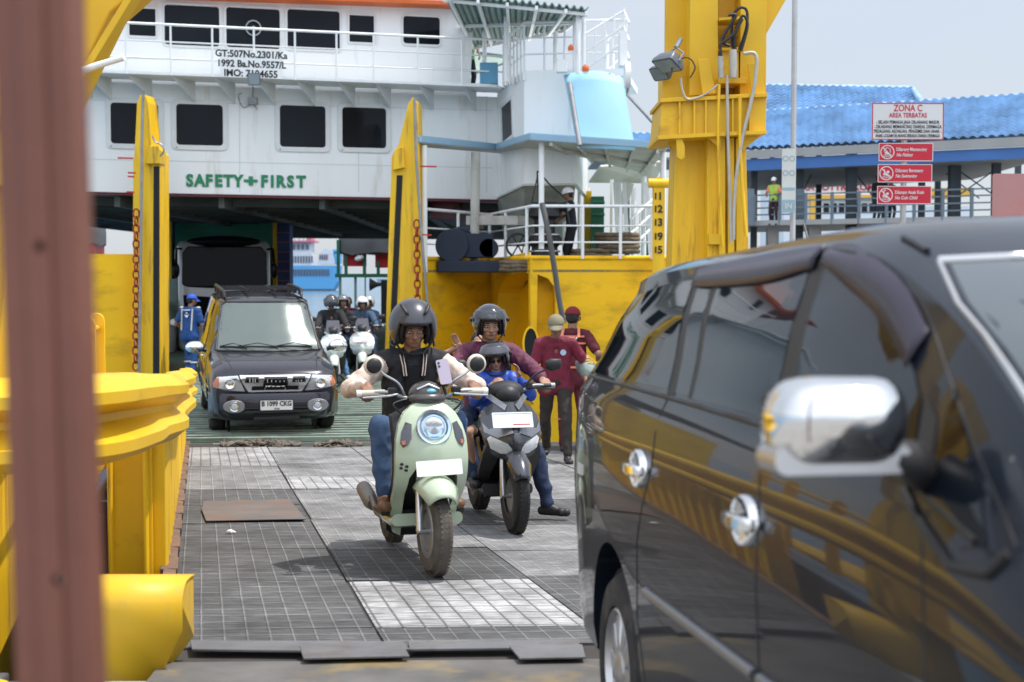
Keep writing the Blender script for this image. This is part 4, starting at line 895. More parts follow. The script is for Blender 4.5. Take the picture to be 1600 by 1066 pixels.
# pale blue curved awning sheet
rows = []
tl_, tr_, bl_, br_ = P(882, 119, 28.6), P(972, 122, 28.4), P(902, 232, 27.7), P(992, 236, 27.7)
for i in range(9):
    v = i / 8; row = []
    for k in range(17):
        f = k / 16; p = tl_.lerp(tr_, f).lerp(bl_.lerp(br_, f), v); bow = 4 * f * (1 - f) * (1 - .4 * v); row.append(p + Vector((0, -.12 * bow - .03 * math.sin(math.pi * v), .09 * bow * (1 - v))))
    rows.append(row)
g = G(); g.grid(rows); g.out("curved_awning", LBL2, fer, 80, solid=.03, world=True)
g = G(); g.tube([P(983, 92, 27) + Vector((0, 0, -.3)), P(980, 148, 27), P(1032, 205, 27.5)], .03, 8); g.tube([P(890, 130, 27.2), P(906, 228, 26.6)], .05, 8); g.out("awning_stay", STL, fer, 60, world=True)
g = G(); g.cyl(P(976, 118, 27) , P(976, 118, 27) + Vector((.1, 0, 0)), .25, n=16); g.bb(P(968, 0, 27.3).x, P(980, 0, 27.3).x, 27.2, 27.6, 5.7, 6.35); g.out("raft_canister", WRAIL, fer, 40, world=True)
g = G(); g.tube([P(980, 148, 26.8), P(1042, 214, 20.5)], .022, 8); g.out("mooring_stay", STL, fer, 60, world=True)
# lettering
Mt = wframe(384, 284.5, Y0 - .02)
GLT = mat("green_lettering", (0.02, 0.22, 0.10), 0.55, 0, 0.15, 3)
for s, px in zip("SAFETY+FIRST", (296.5, 312, 326.5, 341.5, 356.5, 372, 392, 413, 425.5, 438.5, 454, 470.5)):
    text("hull_lettering", s, .335, GLT, fer, wframe(px, 284 + (px - 384) * .012, Y0 - .02), .016, sx=.92 if s != '+' else 1.5)
bm_ = thing("registration_board", "white registration board with black hand painted lines under the ringed window", "name board", PK(393, 101, RP - .05, KK))
g = G(); M = wframe(393, 101, RP - .04); s_ = 30 / FPX; g.prism(rrect(92 * s_, 40 * s_, .01, 2), M, .012); g.out("board", WRAIL, bm_, 0, world=True)
Ml = M @ Matrix.Translation((0, 0, .016))
for s, dx, dy, sz, sx in (("GT:507No.2301/Ka", 0, 14.5, .19, .95), ("1992 Ba.No.9557/L", 0, 0, .19, .93), ("IMO: 7104655", -1, -14, .19, .97)): text("lettering", s, sz, INK, bm_, Ml @ Matrix.Translation((dx * s_, dy * s_, 0)), .006, sx=sx)
# light box and camera on the wall
fl = flood("floodlight", "small square floodlight at the walkway edge below the registration board", (397, 124), PK(397, 124, RP, KK).y - .15, .25, .25, (.05, -1, -.1))
g = G(); c_ = PK(395, 158, Y0 - .12, KK); g.box(c_, (.18, .16, .14)); g.tube([c_, c_ + Vector((0, .06, .5))], .012, 6); g.tube(smoothpath([PK(378, 146, Y0 - .03, KK), PK(372, 150, Y0 - .03, KK), PK(380, 168, Y0 - .03, KK), PK(395, 163, Y0 - .03, KK), PK(402, 172, Y0 - .03, KK)], 4), .008, 5); g.out("junction_box", STL, fer, 0, world=True)
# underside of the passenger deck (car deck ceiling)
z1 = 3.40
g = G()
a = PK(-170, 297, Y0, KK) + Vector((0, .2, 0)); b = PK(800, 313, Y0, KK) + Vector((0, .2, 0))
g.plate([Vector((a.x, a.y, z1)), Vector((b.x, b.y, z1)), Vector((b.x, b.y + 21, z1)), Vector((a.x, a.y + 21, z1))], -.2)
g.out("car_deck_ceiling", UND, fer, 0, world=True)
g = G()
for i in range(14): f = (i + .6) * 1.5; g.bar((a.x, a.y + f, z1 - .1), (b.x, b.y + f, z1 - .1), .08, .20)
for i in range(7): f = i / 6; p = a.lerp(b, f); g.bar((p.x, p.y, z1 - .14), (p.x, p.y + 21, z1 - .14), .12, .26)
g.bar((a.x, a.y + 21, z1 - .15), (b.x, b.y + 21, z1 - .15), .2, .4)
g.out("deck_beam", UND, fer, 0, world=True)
g = G(); g.bar(PK(690, 318, Y0, KK) + Vector((0, .5, -.1)), PK(740, 345, Y0 + 3, KK), .5, .4); g.out("deck_knee", MAROON, fer, 0, world=True)
# car deck floor and inner sides
DKG = mat("car_deck_green", (0.05, 0.10, 0.07), 0.6, 0, 0.25, 1, dirt=(0.06, 0.05, 0.045), ds=1, da=.7, dth=.48)
zd = -.36
g = G(); g.plate([Vector((-8.2, 28.6, zd)), Vector((-1.8, 29.8, zd)), Vector((-1.0, 56, zd)), Vector((-13.5, 56, zd))], -.3); g.out("car_deck", DKG, fer, 0, world=True)
# green panel at the inner end, blue side pillars with pink rungs
g = G(); x0, x1 = P(262, 0, 41).x, P(432, 0, 41).x; g.bb(x0, x1, 41, 41.2, zd, z1)
for i in range(22): z_ = zd + .1 + i * .17; g.bb(x0, x1, 40.93, 41, z_, z_ + .09)
g.out("inner_gate", mat("gate_green", (.06, .30, .17), .55, 0, .15, 1), fer, 0, world=True)
g = G()
for px0, px1 in ((243, 262), (428, 450)): g.bb(P(px0, 0, 40).x, P(px1, 0, 40).x, 40, 40.6, zd, z1)
g.out("inner_pillar", mat("navy_pillar", (0.06, 0.10, 0.30), .6, 0, .15, 1), fer, 0, world=True)
g = G()
for px0, px1 in ((243, 260), (431, 448)):
    for i in range(13): z_ = zd + .3 + i * .27; g.bb(P(px0, 0, 39.9).x, P(px1, 0, 39.9).x, 39.92, 39.97, z_, z_ + .03)
g.out("rung", mat("pink_rung", (0.45, .16, .20), .6), fer, 0, world=True)
g = G()
for px in (262, 427): x_ = P(px, 0, 39.9).x; g.bb(x_ - .05, x_ + .05, 39.8, 39.95, zd, z1)
g.out("pillar_edge", YEL2, fer, 0, world=True)
g = G()
x_ = P(268, 0, 34).x; g.bb(x_ - .12, x_ + .12, 34, 34.3, zd, zd + 2.0); g.out("door_lock_post", GRP, fer, 0, world=True)
# green ramp with transverse cleats
g = G(); th = Vector((0, 0, -.22))
g.rings([[ramp_pts(0, s), ramp_pts(1, s), ramp_pts(1, s) + th, ramp_pts(0, s) + th] for s in (0, .25, .5, .75, 1)])
g.out("ramp", GRN, fer, 0, world=True)
g = G(); n = 38
for i in range(n):
    s = (i + .5) / n
    if i % 13 == 9: continue
    a_, b_ = ramp_pts(.012, s), ramp_pts(.985, s); g.bar(a_ + Vector((0, 0, .012)), b_ + Vector((0, 0, .022)), .13, .05)
g.out("ramp_cleat", mat("cleat_green", (0.22, 0.28, 0.23), 0.5, 0, 0.3, 2.5, dirt=(0.14, 0.12, 0.10), ds=3, da=0.7, dth=0.48), fer, 0, world=True)
g = G(); a_, b_ = ramp_pts(-.003, -.01), ramp_pts(1.003, -.01); g.tube([a_ + Vector((0, 0, -.07)), b_ + Vector((0, 0, -.07))], .075, 10)
for t in (0, 1): g.bar(ramp_pts(t, 0) + Vector((0, 0, .02)), ramp_pts(t, 1) + Vector((0, 0, .02)), .12, .08)
g.out("ramp_edge", GRN, fer, 50, world=True)
g = G()
for t0 in (.10, .60): p, q = ramp_pts(t0, -.012), ramp_pts(t0 + .22, -.012); g.tube([p + Vector((0, -.1, -.02)), q + Vector((0, -.1, -.02))], .028, 8)
g.out("hinge_pin", SIL, fer, 50, world=True)
# ---- yellow hull, right: wall with a bent plan ----
zh = 2.04
H0 = P(640, 407, 28.3); H1 = P(765, 416, 31.0); H2 = P(832, 402, 27.6); H3 = P(1050, 400, 27.8); H4 = P(1300, 400, 30)
def hwall(p, q, name="hull"):
    g = G(); g.plate([V(p, zh), V(p, -2.7), V(q, -2.7), V(q, zh)], .12); return g
def holed(g, w, h, holes, M, th):
    vs = [Vector((0, 0)), Vector((w, 0)), Vector((w, h)), Vector((0, h))]; ed = [(0, 1), (1, 2), (2, 3), (3, 0)]
    for hp in holes:
        b = len(vs); vs += [Vector(p) for p in hp]; ed += [(b + i, b + (i + 1) % len(hp)) for i in range(len(hp))]
    ov, oe, of, *_ = delaunay_2d_cdt(vs, ed, [], 0, 1e-5)
    def inside(x, y, poly):
        c = False; n = len(poly)
        for i in range(n):
            (x1, y1), (x2, y2) = poly[i], poly[(i + 1) % n]
            if (y1 > y) != (y2 > y) and x < (x2 - x1) * (y - y1) / (y2 - y1) + x1: c = not c
        return c
    F = []
    for f in of:
        cx = sum(ov[i].x for i in f) / len(f); cy = sum(ov[i].y for i in f) / len(f)
        if 0 < cx < w and 0 < cy < h and not any(inside(cx, cy, hp) for hp in holes): F.append(tuple(f))
    g.add([M @ Vector((v.x, v.y, 0)) for v in ov], F)
    for hp in holes:
        n = len(hp); g.add([M @ Vector((x, y, 0)) for x, y in hp] + [M @ Vector((x, y, -th)) for x, y in hp], [(j, (j + 1) % n, n + (j + 1) % n, n + j) for j in range(n)])
g = hwall(H0, H1)
g.add([V(H3, zh), V(H3, -2.7), V(H4, -2.7), V(H4, zh)], [(0, 1, 2, 3)])
def seg_panel(g, p, q, hpx, th):
    w = (q - p).length; M = frame(V(p, -2.7), (q - p).normalized(), (0, 0, 1)); inv = M.inverted(); n_ = (M.to_3x3() @ Vector((0, 0, 1)))
    hs = []
    for poly in hpx:
        L = []
        for x, y in poly:
            a_, b_ = ray(x, y); dirv = Vector((a_, 1, b_)); o_ = Vector((0, 0, EZ)); t = (V(p, 0) - o_).dot(n_) / dirv.dot(n_); L.append(tuple((inv @ (o_ + dirv * t))[:2]))
        hs.append(L)
    holed(g, w, zh + 2.7, hs, M, th)
arch = [(777, 545), (777, 470), (780, 448), (790, 434), (805, 428), (818, 427)]
seg_panel(g, H1, H2, [[(776, 560), (826, 560), (826, 427), (812, 426), (797, 430), (785, 441), (778, 458)]], .5)
seg_panel(g, H2, H3, [[(838, 560), (868, 560), (868, 470), (866, 448), (856, 435), (840, 429)]], .5)
g.out("hull", YELS, fer, 0, world=True)
g = G(); a_ = P(752, 480, 31.6); b_ = P(900, 480, 28.7); g.plate([V(a_, 2.0), V(a_, -2.7), V(b_, -2.7), V(b_, 2.0)], .05); g.out("hull_recess", mat("yellow_recess", (0.88, 0.50, 0.004), .55, 0, .1, 1), fer, 0, world=True)
g = G(); g.tube([V(p, zh + .02) for p in (H0, H1, H2, H3, H4)], .045, 8); g.out("bulwark_cap", YELS, fer, 50, world=True)
g = G(); M = frame(P(829, 537, 27.2), (1, .1, 0), (0, 0, 1)); g.prism([(x * .13, y * .30) for x, y in circ(1, 24)], M, .02); g.out("fairlead", DRK, fer, 0, world=True)
g = G(); ringpoly(g, [(x * .16, y * .33) for x, y in circ(1, 24)], [(x * .125, y * .295) for x, y in circ(1, 24)], M, .05); g.out("fairlead_rim", YELS, fer, 30, world=True)
# fore deck behind the bulwark
zf2 = 1.78
g = G(); g.plate([V(H0, zf2), V(H1, zf2), V(H2, zf2), V(H3, zf2), V(H4, zf2), V(H4, zf2) + Vector((0, 9, 0)), V(H0, zf2) + Vector((1.2, 6, 0))], -.05); g.out("mooring_deck", GRP, fer, 0, world=True)
# railing on the bulwark
rp = [H0, H1, H2, P(1035, 400, 27.7)]
g = G()
for zz, r in ((1.0, .032), (.62, .018), (.30, .018)): g.tube([V(p, zh + zz + (.02 if i != 1 else -.0)) for i, p in enumerate(rp)], r, 8)
def onseg(px):
    for i in range(3):
        pa, pb = rp[i], rp[i + 1]; xa, xb = 800 + FPX * pa.x / pa.y, 800 + FPX * pb.x / pb.y
        if xa - 3 <= px <= xb + 3:
            u = (px - 800) / FPX; t = (u * pa.y - pa.x) / ((pb.x - pa.x) - u * (pb.y - pa.y)); return pa.lerp(pb, t)
for px in (663, 716, 765, 790, 823, 910, 969, 1018): p = onseg(px); g.tube([V(p, zh), V(p, zh + 1.0)], .032, 8)
g.out("railing", WRAIL, fer, 60, world=True)
# canopy over the mooring deck
cz = 4.33
cp = [P(655, 224, 28.0), P(775, 237, 30.7), P(828, 222, 27.4), P(1042, 238, 27.8)]
bk = [P(655, 240, 28.8), P(770, 244, 31.2), P(835, 252, 31.5), P(1042, 252, 34)]
fr = [V(p, z_) for p, z_ in zip(cp, (4.31, 4.40, 4.30, 4.16))]; bk = [V(p, z_) for p, z_ in zip((fr[0] + Vector((.1, .9, 0)), fr[1] + Vector((.3, .7, 0)), fr[2] + Vector((.6, 1.7, 0)), fr[3] + Vector((.2, 6.5, 0))), (4.3, 4.38, 4.25, 4.15))]
g = G(); g.rings([[f, b, b + Vector((0, 0, .09)), f + Vector((0, 0, .12))] for f, b in zip(fr, bk)]); g.out("canopy", CNV, fer, 0, world=True)
g = G()
for i in range(3): g.bar(fr[i] + Vector((0, -.02, .07)), fr[i + 1] + Vector((0, -.02, .07)), .05, .11)
g.rings([[f + Vector((0, 0, .125)), b + Vector((0, 0, .095)), b + Vector((0, 0, .12)), f + Vector((0, 0, .15))] for f, b in zip(fr, bk)]); g.out("canopy_edge", LBL, fer, 0, world=True)
g = G()
for f in (.15, .35, .55, .75, .93): a_, b_ = fr[2].lerp(fr[3], f), bk[2].lerp(bk[3], f); g.bar(a_ - Vector((0, 0, .04)), b_ - Vector((0, 0, .04)), .05, .07)
g.bar(fr[2].lerp(bk[2], .5) - Vector((0, 0, .04)), fr[3].lerp(bk[3], .5) - Vector((0, 0, .04)), .05, .07)
g.out("canopy_batten", CNV, fer, 0, world=True)
g = G(); q = [P(918, 285, 35), P(940, 262, 33), P(1000, 262, 33), P(1036, 250, 33), P(1000, 288, 35)]
lo = [P(920, 283, 35.0), P(938, 258, 34.4), P(1040, 250, 34.6), P(1020, 284, 35.0)]; g.plate(lo, .06); g.out("lower_canopy", CNV, fer, 0, world=True)
g = G()
for px, d, pb_, r, tp_ in ((663, 28.2, zf2, .06, 4.28), (846, 27.7, zf2 + .45, .055, 4.3), (882, 31, zf2, .05, 4.25), (1036, 28.2, zf2, .06, 4.15), (918, 34, zf2, .06, 3.8), (990, 34, zf2, .06, 3.8), (1006, 33, zf2, .06, 4.0), (905, 33, zf2, .04, 4.0), (956, 34, zf2, .045, 4.0)):
    p = P(px, 300, d); g.tube([(p.x, p.y, pb_), (p.x, p.y, tp_)], r, 10)
g.out("canopy_post", WRAIL, fer, 60, world=True)
g = G(); p = P(741, 300, 30.0); g.tube([(p.x, p.y, zf2), (p.x + .03, p.y, 4.3)], .10, 10); g.out("vent_pipe", CNV, fer, 60, world=True)
# stairs, green locker and white clutter on the right of the mooring deck
g = G()
for i in range(7): f = i / 6; a_ = P(985, 388, 30).lerp(P(1030, 345, 31), f); g.tube([a_, a_ + Vector((0, 0, .62))], .022, 6)
for dz in (0, .3, .6): g.tube([P(985, 388, 30) + Vector((0, 0, dz)), P(1030, 345, 31) + Vector((0, 0, dz))], .026, 6)
for px in (961, 967, 975, 1010, 1022): p, q = P(px, 285, 32), P(px + 6, 395, 32); g.bar(p, q, .09, .05)
g.out("stair", WRAIL, fer, 50, world=True)
g = G(); g.bb(P(925, 0, 33).x, P(945, 0, 33).x, 33, 33.6, zf2, 3.55)
for i in range(6): g.bb(P(924, 0, 32.9).x, P(946, 0, 32.9).x, 32.9, 33, zf2 + .2 + i * .28, zf2 + .26 + i * .28)
g.out("locker", DGR, fer, 0, bevel=.01, world=True)
g = G(); g.bb(P(914, 0, 33.5).x, P(925, 0, 33.5).x, 33.5, 34, zf2, 3.7); g.out("locker_side", YEL, fer, 0, world=True)
g = G(); g.plate([P(975, 285, 33), P(990, 288, 33), P(978, 330, 33), P(960, 345, 33)], .1); g.plate([P(745, 335, 30.5), P(770, 335, 30.5), P(772, 352, 30.5), P(740, 352, 30.5)], .4); g.plate([P(742, 338, 30.4), P(822, 338, 29.6), P(822, 352, 29.6), P(742, 352, 30.4)], .3)
g.out("deck_housing", CNV, fer, 0, world=True)
# yellow draught gauge pole
g = G(); a_ = P(1029, 268, 27.3); zt_ = P(1029, 277, 27.3).z
M = frame(V(a_, 0), (1, 0, 0), (0, 0, 1)); w_ = .115
g.prism([(-w_, -.6)] + [(w_ * math.cos(a), zt_ - w_ + w_ * math.sin(a)) for a in [math.pi - math.pi * i / 8 for i in range(9)]] + [(w_, -.6)], M, .08); g.cyl(V(a_, zt_ - .12) + Vector((-.2, -.05, 0)), V(a_, zt_ - .12) + Vector((.2, -.05, 0)), .09, n=14)
g.out("gauge_pole", YEL2, fer, 40, world=True)
for s, py in zip("12395", (307, 327, 348, 370, 391)):
    text("gauge_numeral", s, .20, INK, fer, frame(P(1031.5, py, 27.2), (1, 0, 0), (0, 0, 1)), .006)
    text("gauge_numeral", "I", .17, INK, fer, frame(P(1024.5, py, 27.2), (1, 0, 0), (0, 0, 1)), .006)
# ---- left hull wall ----
g = G(); a_ = P(-60, 397, 27.2); b_ = P(212, 397, 28.2); g.plate([V(a_, 2.14), V(a_, -2.7), V(b_, -2.7), V(b_, 2.14)], .12); g.bar(P(143, 400, 27.8), P(143, 600, 27.8), .02, .02); g.out("hull", YELS, fer, 0, world=True)
# ---- gate posts ----
def gate_post(outline, cap, strip, chainx, cable, d, lab):
    t = fer
    g = G(); a_ = [P(x, y, d) for x, y in outline]; n = len(a_); b_ = [p + Vector((.05, .55, 0)) for p in a_]
    g.add(a_ + b_, [tuple(range(n)), tuple(reversed(range(n, 2 * n)))] + [(j, n + j, n + (j + 1) % n, (j + 1) % n) for j in range(n)]); g.out("gate_post", YEL2, t, 0, world=True, bevel=.01, label=lab)
    g = G(); a_ = [P(x, y, d - .12) for x, y in cap]; n = len(a_); b_ = [p + Vector((.0, .4, 0)) for p in a_]
    g.add(a_ + b_, [tuple(range(n)), tuple(reversed(range(n, 2 * n)))] + [(j, n + j, n + (j + 1) % n, (j + 1) % n) for j in range(n)]); g.out("sheave_bracket", YEL2, t, 0, world=True, bevel=.01)
    g = G(); g.plate([P(x, y, d - .02) for x, y in strip], -.06); g.out("guide_strip", DRK, t, 0, world=True)
    g = G(); g.tube([P(x, y, d - .2) for x, y in cable], .028, 8); g.out("hoist_cable", STL, t, 60, world=True)
    (x0, y0), (x1, y1) = chainx; n = int((y1 - y0) / 11.5); g = G()
    for i in range(n):
        f = (i + .5) / n; p = P(x0 + (x1 - x0) * f, y0 + (y1 - y0) * f, d - .18); L = []
        for k in range(10):
            a = 2 * math.pi * k / 10; L.append(p + Vector((.055 * math.cos(a) * (1 if i % 2 == 0 else .25), .055 * math.cos(a) * (.25 if i % 2 == 0 else 1), .095 * math.sin(a))))
        g.tube(L, .018, 6, False, True)
    g.out("chain", mat("red_rust_chain", (0.33, 0.045, 0.02), .7, 0, .25, 8), t, 60, world=True)
gate_post([(208, 255), (210, 240), (214, 160), (219, 148), (227, 148), (231, 160), (237, 228), (250, 240), (250, 620), (207, 620)], [(233, 228), (247, 228), (252, 236), (250, 256), (226, 256)], [(240, 260), (249, 260), (249, 600), (239, 600)], ((213, 328), (212, 578)), [(224, 142), (222, 200), (221, 320), (217, 600)], 28.0, "left yellow gate post with a red chain")
gate_post([(612, 244), (623, 225), (638, 162), (645, 152), (652, 160), (655, 240), (660, 480), (672, 700), (596, 700), (604, 470)], [(617, 232), (629, 230), (632, 262), (614, 266)], [(620, 274), (629, 274), (620, 480), (612, 700), (603, 700), (611, 480)], ((651, 345), (653, 520)), [(648, 154), (650, 240), (658, 360), (672, 520)], 28.0, "right yellow gate post with a pointed top")
g = G()
for (x, y, s) in ((184, 247, 24), (200, 270, 12), (200, 276, 10), (198, 300, 12), (656, 260, 26), (660, 367, 14)): g.bar(P(x, y, 27.6), P(x + s, y + .6, 27.6), .03, .03)
g.out("gate_stop", RED, fer, 0, world=True)
g = G(); sp2 = smoothpath([P(238, 212, 27.6), P(243, 222, 27.6), P(252, 226, 27.6), P(256, 236, 27.6), P(250, 244, 27.6)], 5); g.tube(sp2, .018, 6); g.out("shackle_chain", STL, fer, 60, world=True)
# boarding rope hanging over the yellow hull (thing of its own)
g = G(); g.tube(smoothpath([P(847, 318, 27.3), P(853, 345, 27.2), P(860, 380, 27.1), P(868, 430, 27.1), P(874, 470, 27.1), P(881, 505, 27.1)], 5), .055, 10)
g.out("mooring_hose", mat("grey_hose", (0.09, 0.09, 0.085), .7, 0, .15, 4, .2, 60), None, 60, label="thick dark grey hose hanging from the deck rail over the yellow hull", cat="hose")

# ---- machinery on the mooring deck ----
wn = thing("mooring_winch", "dark blue mooring winch behind the white rail, left of the capstan", "winch", (P(745, 380, 29.5).x, 29.5, zf2))
g = G(); g.box((0, 0, .12), (1.6, .9, .24)); g.box((-.1, 0, .55), (.9, .6, .5)); g.ell((-.35, 0, .75), (.25, .3, .2)); g.out("frame", BLD, wn, 40, bevel=.02)
g = G(); g.cyl((-.5, -.34, .55), (-.5, .3, .55), .28, n=24); g.cyl((-.5, -.40, .55), (-.5, -.34, .55), .34, n=24); g.cyl((.25, -.3, .5), (.25, .3, .5), .2, n=20); g.out("drum", BLD, wn, 40, bevel=.01)
g = G(); ringpoly(g, circ(.26, 20, 0, 0), circ(.21, 20), frame((.85, -.35, .55), (1, 0, 0), (0, 0, 1)), .03)
for k in range(3): a = k * math.pi / 3; g.bar((.85 - .24 * math.cos(a), -.36, .55 - .24 * math.sin(a)), (.85 + .24 * math.cos(a), -.36, .55 + .24 * math.sin(a)), .03, .03)
g.out("hand_wheel", BLK, wn, 30)
cp_ = thing("capstan", "black capstan machine that the white helmeted worker holds", "capstan", (P(851, 380, 28.6).x, 28.6, zf2))
g = G(); g.lathe([(.42, 0), (.42, .12), (.3, .18), (.26, .5), (.34, .6), (.34, .7), (.2, .8), (.22, 1.05), (.33, 1.12), (.30, 1.3), (.12, 1.36), (.0, 1.37)], 20); g.out("drum", BLK, cp_, 30)
g = G(); g.cyl((-.1, 0, 1.25), (.45, -.05, 1.32), .09); g.box((0, -.05, 1.32), (.5, .35, .16)); g.tube([(.3, 0, 1.3), (.45, 0, 1.2), (.5, 0, .9)], .03, 8); g.out("motor", BLK, cp_, 40, bevel=.01)
g = G()
for zz in (.42, .75): g.tube(circpts := [(.30 * math.cos(2 * math.pi * k / 20), .30 * math.sin(2 * math.pi * k / 20), zz) for k in range(20)], .02, 6, False, True)
g.out("collar_ring", SIL, cp_, 60)
g = G(); g.tube(smoothpath([(-.1, -.1, 1.3), (-.15, -.1, 1.9), (-.12, -.1, 2.0), (.1, -.1, 1.75), (.4, 0, 1.5)], 6), .018, 6); g.tube(smoothpath([(-.15, -.1, 1.9), (-.3, -.1, 1.2), (-.45, -.2, .4)], 6), .015, 6); g.out("hose", BLK, cp_, 60)
ROPE = mat("brown_hawser", (0.16, 0.12, 0.08), 0.95, 0, 0.35, 12, 0.8, 50)
def coil(name, label, c, r, n, turns, rr, flat=1.0):
    t = thing(name, label, "rope coil", c); g = G(); rnd = random.Random(len(label)); pts = []
    for i in range(turns * n):
        a = 2 * math.pi * i / n; k = i // n; rad = r * (1 - .12 * (k % 3)) + rnd.uniform(-.02, .02); pts.append((rad * math.cos(a), rad * math.sin(a), rr + (k // 3) * rr * 1.6 * flat + rnd.uniform(-.01, .02)))
    g.tube(pts, rr, 7); g.out("coil", ROPE, t, 70); return t
coil("rope_coil", "low heap of brown hawser at the foot of the capstan", (P(817, 0, 28.4).x, 28.4, zf2), .42, 14, 9, .045)
coil("rope_coil", "tall brown hawser coil stacked behind the worker", (P(966, 0, 29.0).x, 29.0, zf2 + .38), .42, 16, 15, .05)
coil("rope_coil", "flat brown hawser coil beside the tall coil", (P(925, 0, 28.7).x, 28.7, zf2 + .30), .38, 16, 6, .045)
g = G(); g.bb(P(896, 0, 28.4).x, P(986, 0, 28.4).x, 28.3, 29.4, zf2, zf2 + .30); bxx = g.out("storage_box", mat("charcoal_box", (.035, .04, .045), .8, 0, .3, 8, .3, 60), None, 0, bevel=.03, label="long charcoal box under the hawser coils behind the rail", cat="box")

# ---- far things seen through the car deck ----
TARP = mat("dark_tarpaulin", (0.085, 0.086, 0.09), 0.7, 0, 0.3, 2, 0.4, 4, dirt=(0.22, 0.22, 0.22), ds=1.3, da=.6, dth=.55)
lr = thing("raft_station", "tarpaulin covered raft stand with red boxes on green legs right of the car deck opening", "raft stand", (P(592, 0, 54.5).x, 54.5, -1.2))
zc = (P(0, 428, 54.5).z + 1.2) / 1.16; lr.scale = (1.16,) * 3
g = G()
rows = []
for i in range(9):
    a = math.pi / 2 * i / 8; z_ = 1.0 + .95 * math.sin(a); r_ = 1.35 * math.cos(a) ** .6 if i < 8 else 0.02
    rows.append([Vector((r_ * (abs(math.cos(b)) ** .6) * math.copysign(1, math.cos(b)), .9 * r_ / 1.35 * (abs(math.sin(b)) ** .6) * math.copysign(1, math.sin(b)), zc + z_ + .05 * math.sin(b * 7))) for b in [2 * math.pi * k / 28 for k in range(28)]])
g.rings([[v + Vector((0, 0, -.35)) for v in rows[0]]] + rows, True); g.out("tarpaulin", TARP, lr, 50)
g = G(); g.bb(-1.15, -.5, -.6, .6, zc + .25, zc + .8); g.bb(-.1, 1.2, -.6, .6, zc + .20, zc + .9); g.out("red_box", RED, lr, 0, bevel=.02)
g = G()
for x in (-1.3, -1.05, -.45, 0, .5, 1.1): g.bb(x - .05, x + .05, -.65, -.55, zc, zc + (1.1 if x < -.4 else .4))
g.bb(-1.4, 1.4, -.7, .7, zc - .12, zc); g.out("stand_frame", DGR, lr, 0)
g = G()
for x in (-1.25, -.75): g.bb(x - .04, x + .04, -.6, -.52, -1.2, zc - .1)
for i in range(7): g.bb(-.75, -.45, -.6, -.57, -1.0 + i * .42, -.96 + i * .42)
g.bb(-.45, -.41, -.6, -.54, -1.2, zc - .1); g.out("ladder", GRP, lr, 0)
g = G(); g.lathe([(.04, -.2), (.08, 0), (.2, .2), (.22, .22)], 14, Matrix.Translation((-.05, -.7, zc - .35)) @ Matrix.Rotation(R(90), 4, 'Y') @ Matrix.Rotation(R(180), 4, 'X')); g.lathe([(.04, -.2), (.08, 0), (.2, .2), (.22, .22)], 14, Matrix.Translation((.45, -.7, zc - .35)) @ Matrix.Rotation(R(90), 4, 'Y')); g.bb(.1, .3, -.75, -.55, -1.2, zc - .2); g.out("loudspeaker", BLK, lr, 40)
g = G(); g.ell((-.6, -.75, zc + .52), (.16, .1, .10), rot=Matrix.Rotation(R(-25), 3, 'Y')); g.out("lamp", WRAIL, lr, 60)
lr2 = dup(lr, (P(95, 0, 54.5).x - .05, 54.5, -1.2), 0.0, "tarpaulin covered raft stand seen over the left yellow hull"); lr2.location.z += .35
# ferries across the water
fb = thing("distant_ferry", "distant blue ferry with white decks and pink roof across the water", "ferry", (P(480, 0, 430).x, 430, -2.7))
FB = mat("distant_blue", (0.10, 0.34, 0.62), .6, 0, .05, .05); FW = mat("distant_white", (0.60, 0.62, 0.66), .6, 0, .1, .1); FP = mat("distant_pink", (0.55, .16, .22), .6, 0, .1, .1); FD = mat("distant_dark", (0.10, 0.12, 0.16), .7, 0, .1, .1); FG = mat("distant_grey_boot", (0.20, 0.22, 0.24), .7, 0, .1, .1)
def fq(g, x0, y0, x1, y1, d=430, th=8, mi=None): a, b = P(x0, y1, d), P(x1, y0, d); g.bb(a.x, b.x, d, d + th, a.z, b.z)
g = G(); tp_ = [(436, 452), (436, 415), (529, 415), (527, 440), (521, 452)]; a_ = [P(x, y, 430) for x, y in tp_]; n = 5; g.add(a_ + [p + Vector((0, 10, 0)) for p in a_], [tuple(reversed(range(n))), tuple(range(n, 2 * n))] + [(j, (j + 1) % n, n + (j + 1) % n, n + j) for j in range(n)]); g.out("hull", FB, fb, 0, world=True)
g = G(); fq(g, 436, 452, 520, 459, 430.5); g.out("boot_top", FG, fb, 0, world=True)
g = G(); fq(g, 436, 395, 487, 415); fq(g, 436, 380, 486, 395, 431); a_ = [P(x, y, 430.2) for x, y in ((495, 413), (499, 398), (507, 388), (519, 390), (523, 413))]; n = 5; g.add(a_ + [p + Vector((0, 8, 0)) for p in a_], [tuple(range(n)), tuple(reversed(range(n, 2 * n)))] + [(j, (j + 1) % n, n + (j + 1) % n, n + j) for j in range(n)]); g.out("deckhouse", FW, fb, 0, world=True)
g = G(); fq(g, 450, 376, 492, 379, 429.5, 9); fq(g, 479, 369, 486, 376, 429.5); fq(g, 508, 399, 510, 404, 429.6, .3); g.out("roof", FP, fb, 0, world=True)
g = G()
for i in range(9): fq(g, 452 + i * 4.3, 400, 454 + i * 4.3, 411, 429.7, .3)
for i in range(13): fq(g, 456 + i * 4.6, 421, 459 + i * 4.6, 431, 429.7, .3)
for i in range(4): fq(g, 499 + i * 3.6, 398, 501 + i * 3.6, 406, 429.9, .3)
for i in range(5): fq(g, 450 + i * 7, 382, 454 + i * 7, 390, 430.5, .3)
g.out("window", FD, fb, 0, world=True)
g = G()
for x, y in ((453, 366), (460, 368), (467, 362), (474, 369), (482, 364)): fq(g, x, y, x + .6, 376, 430, .3)
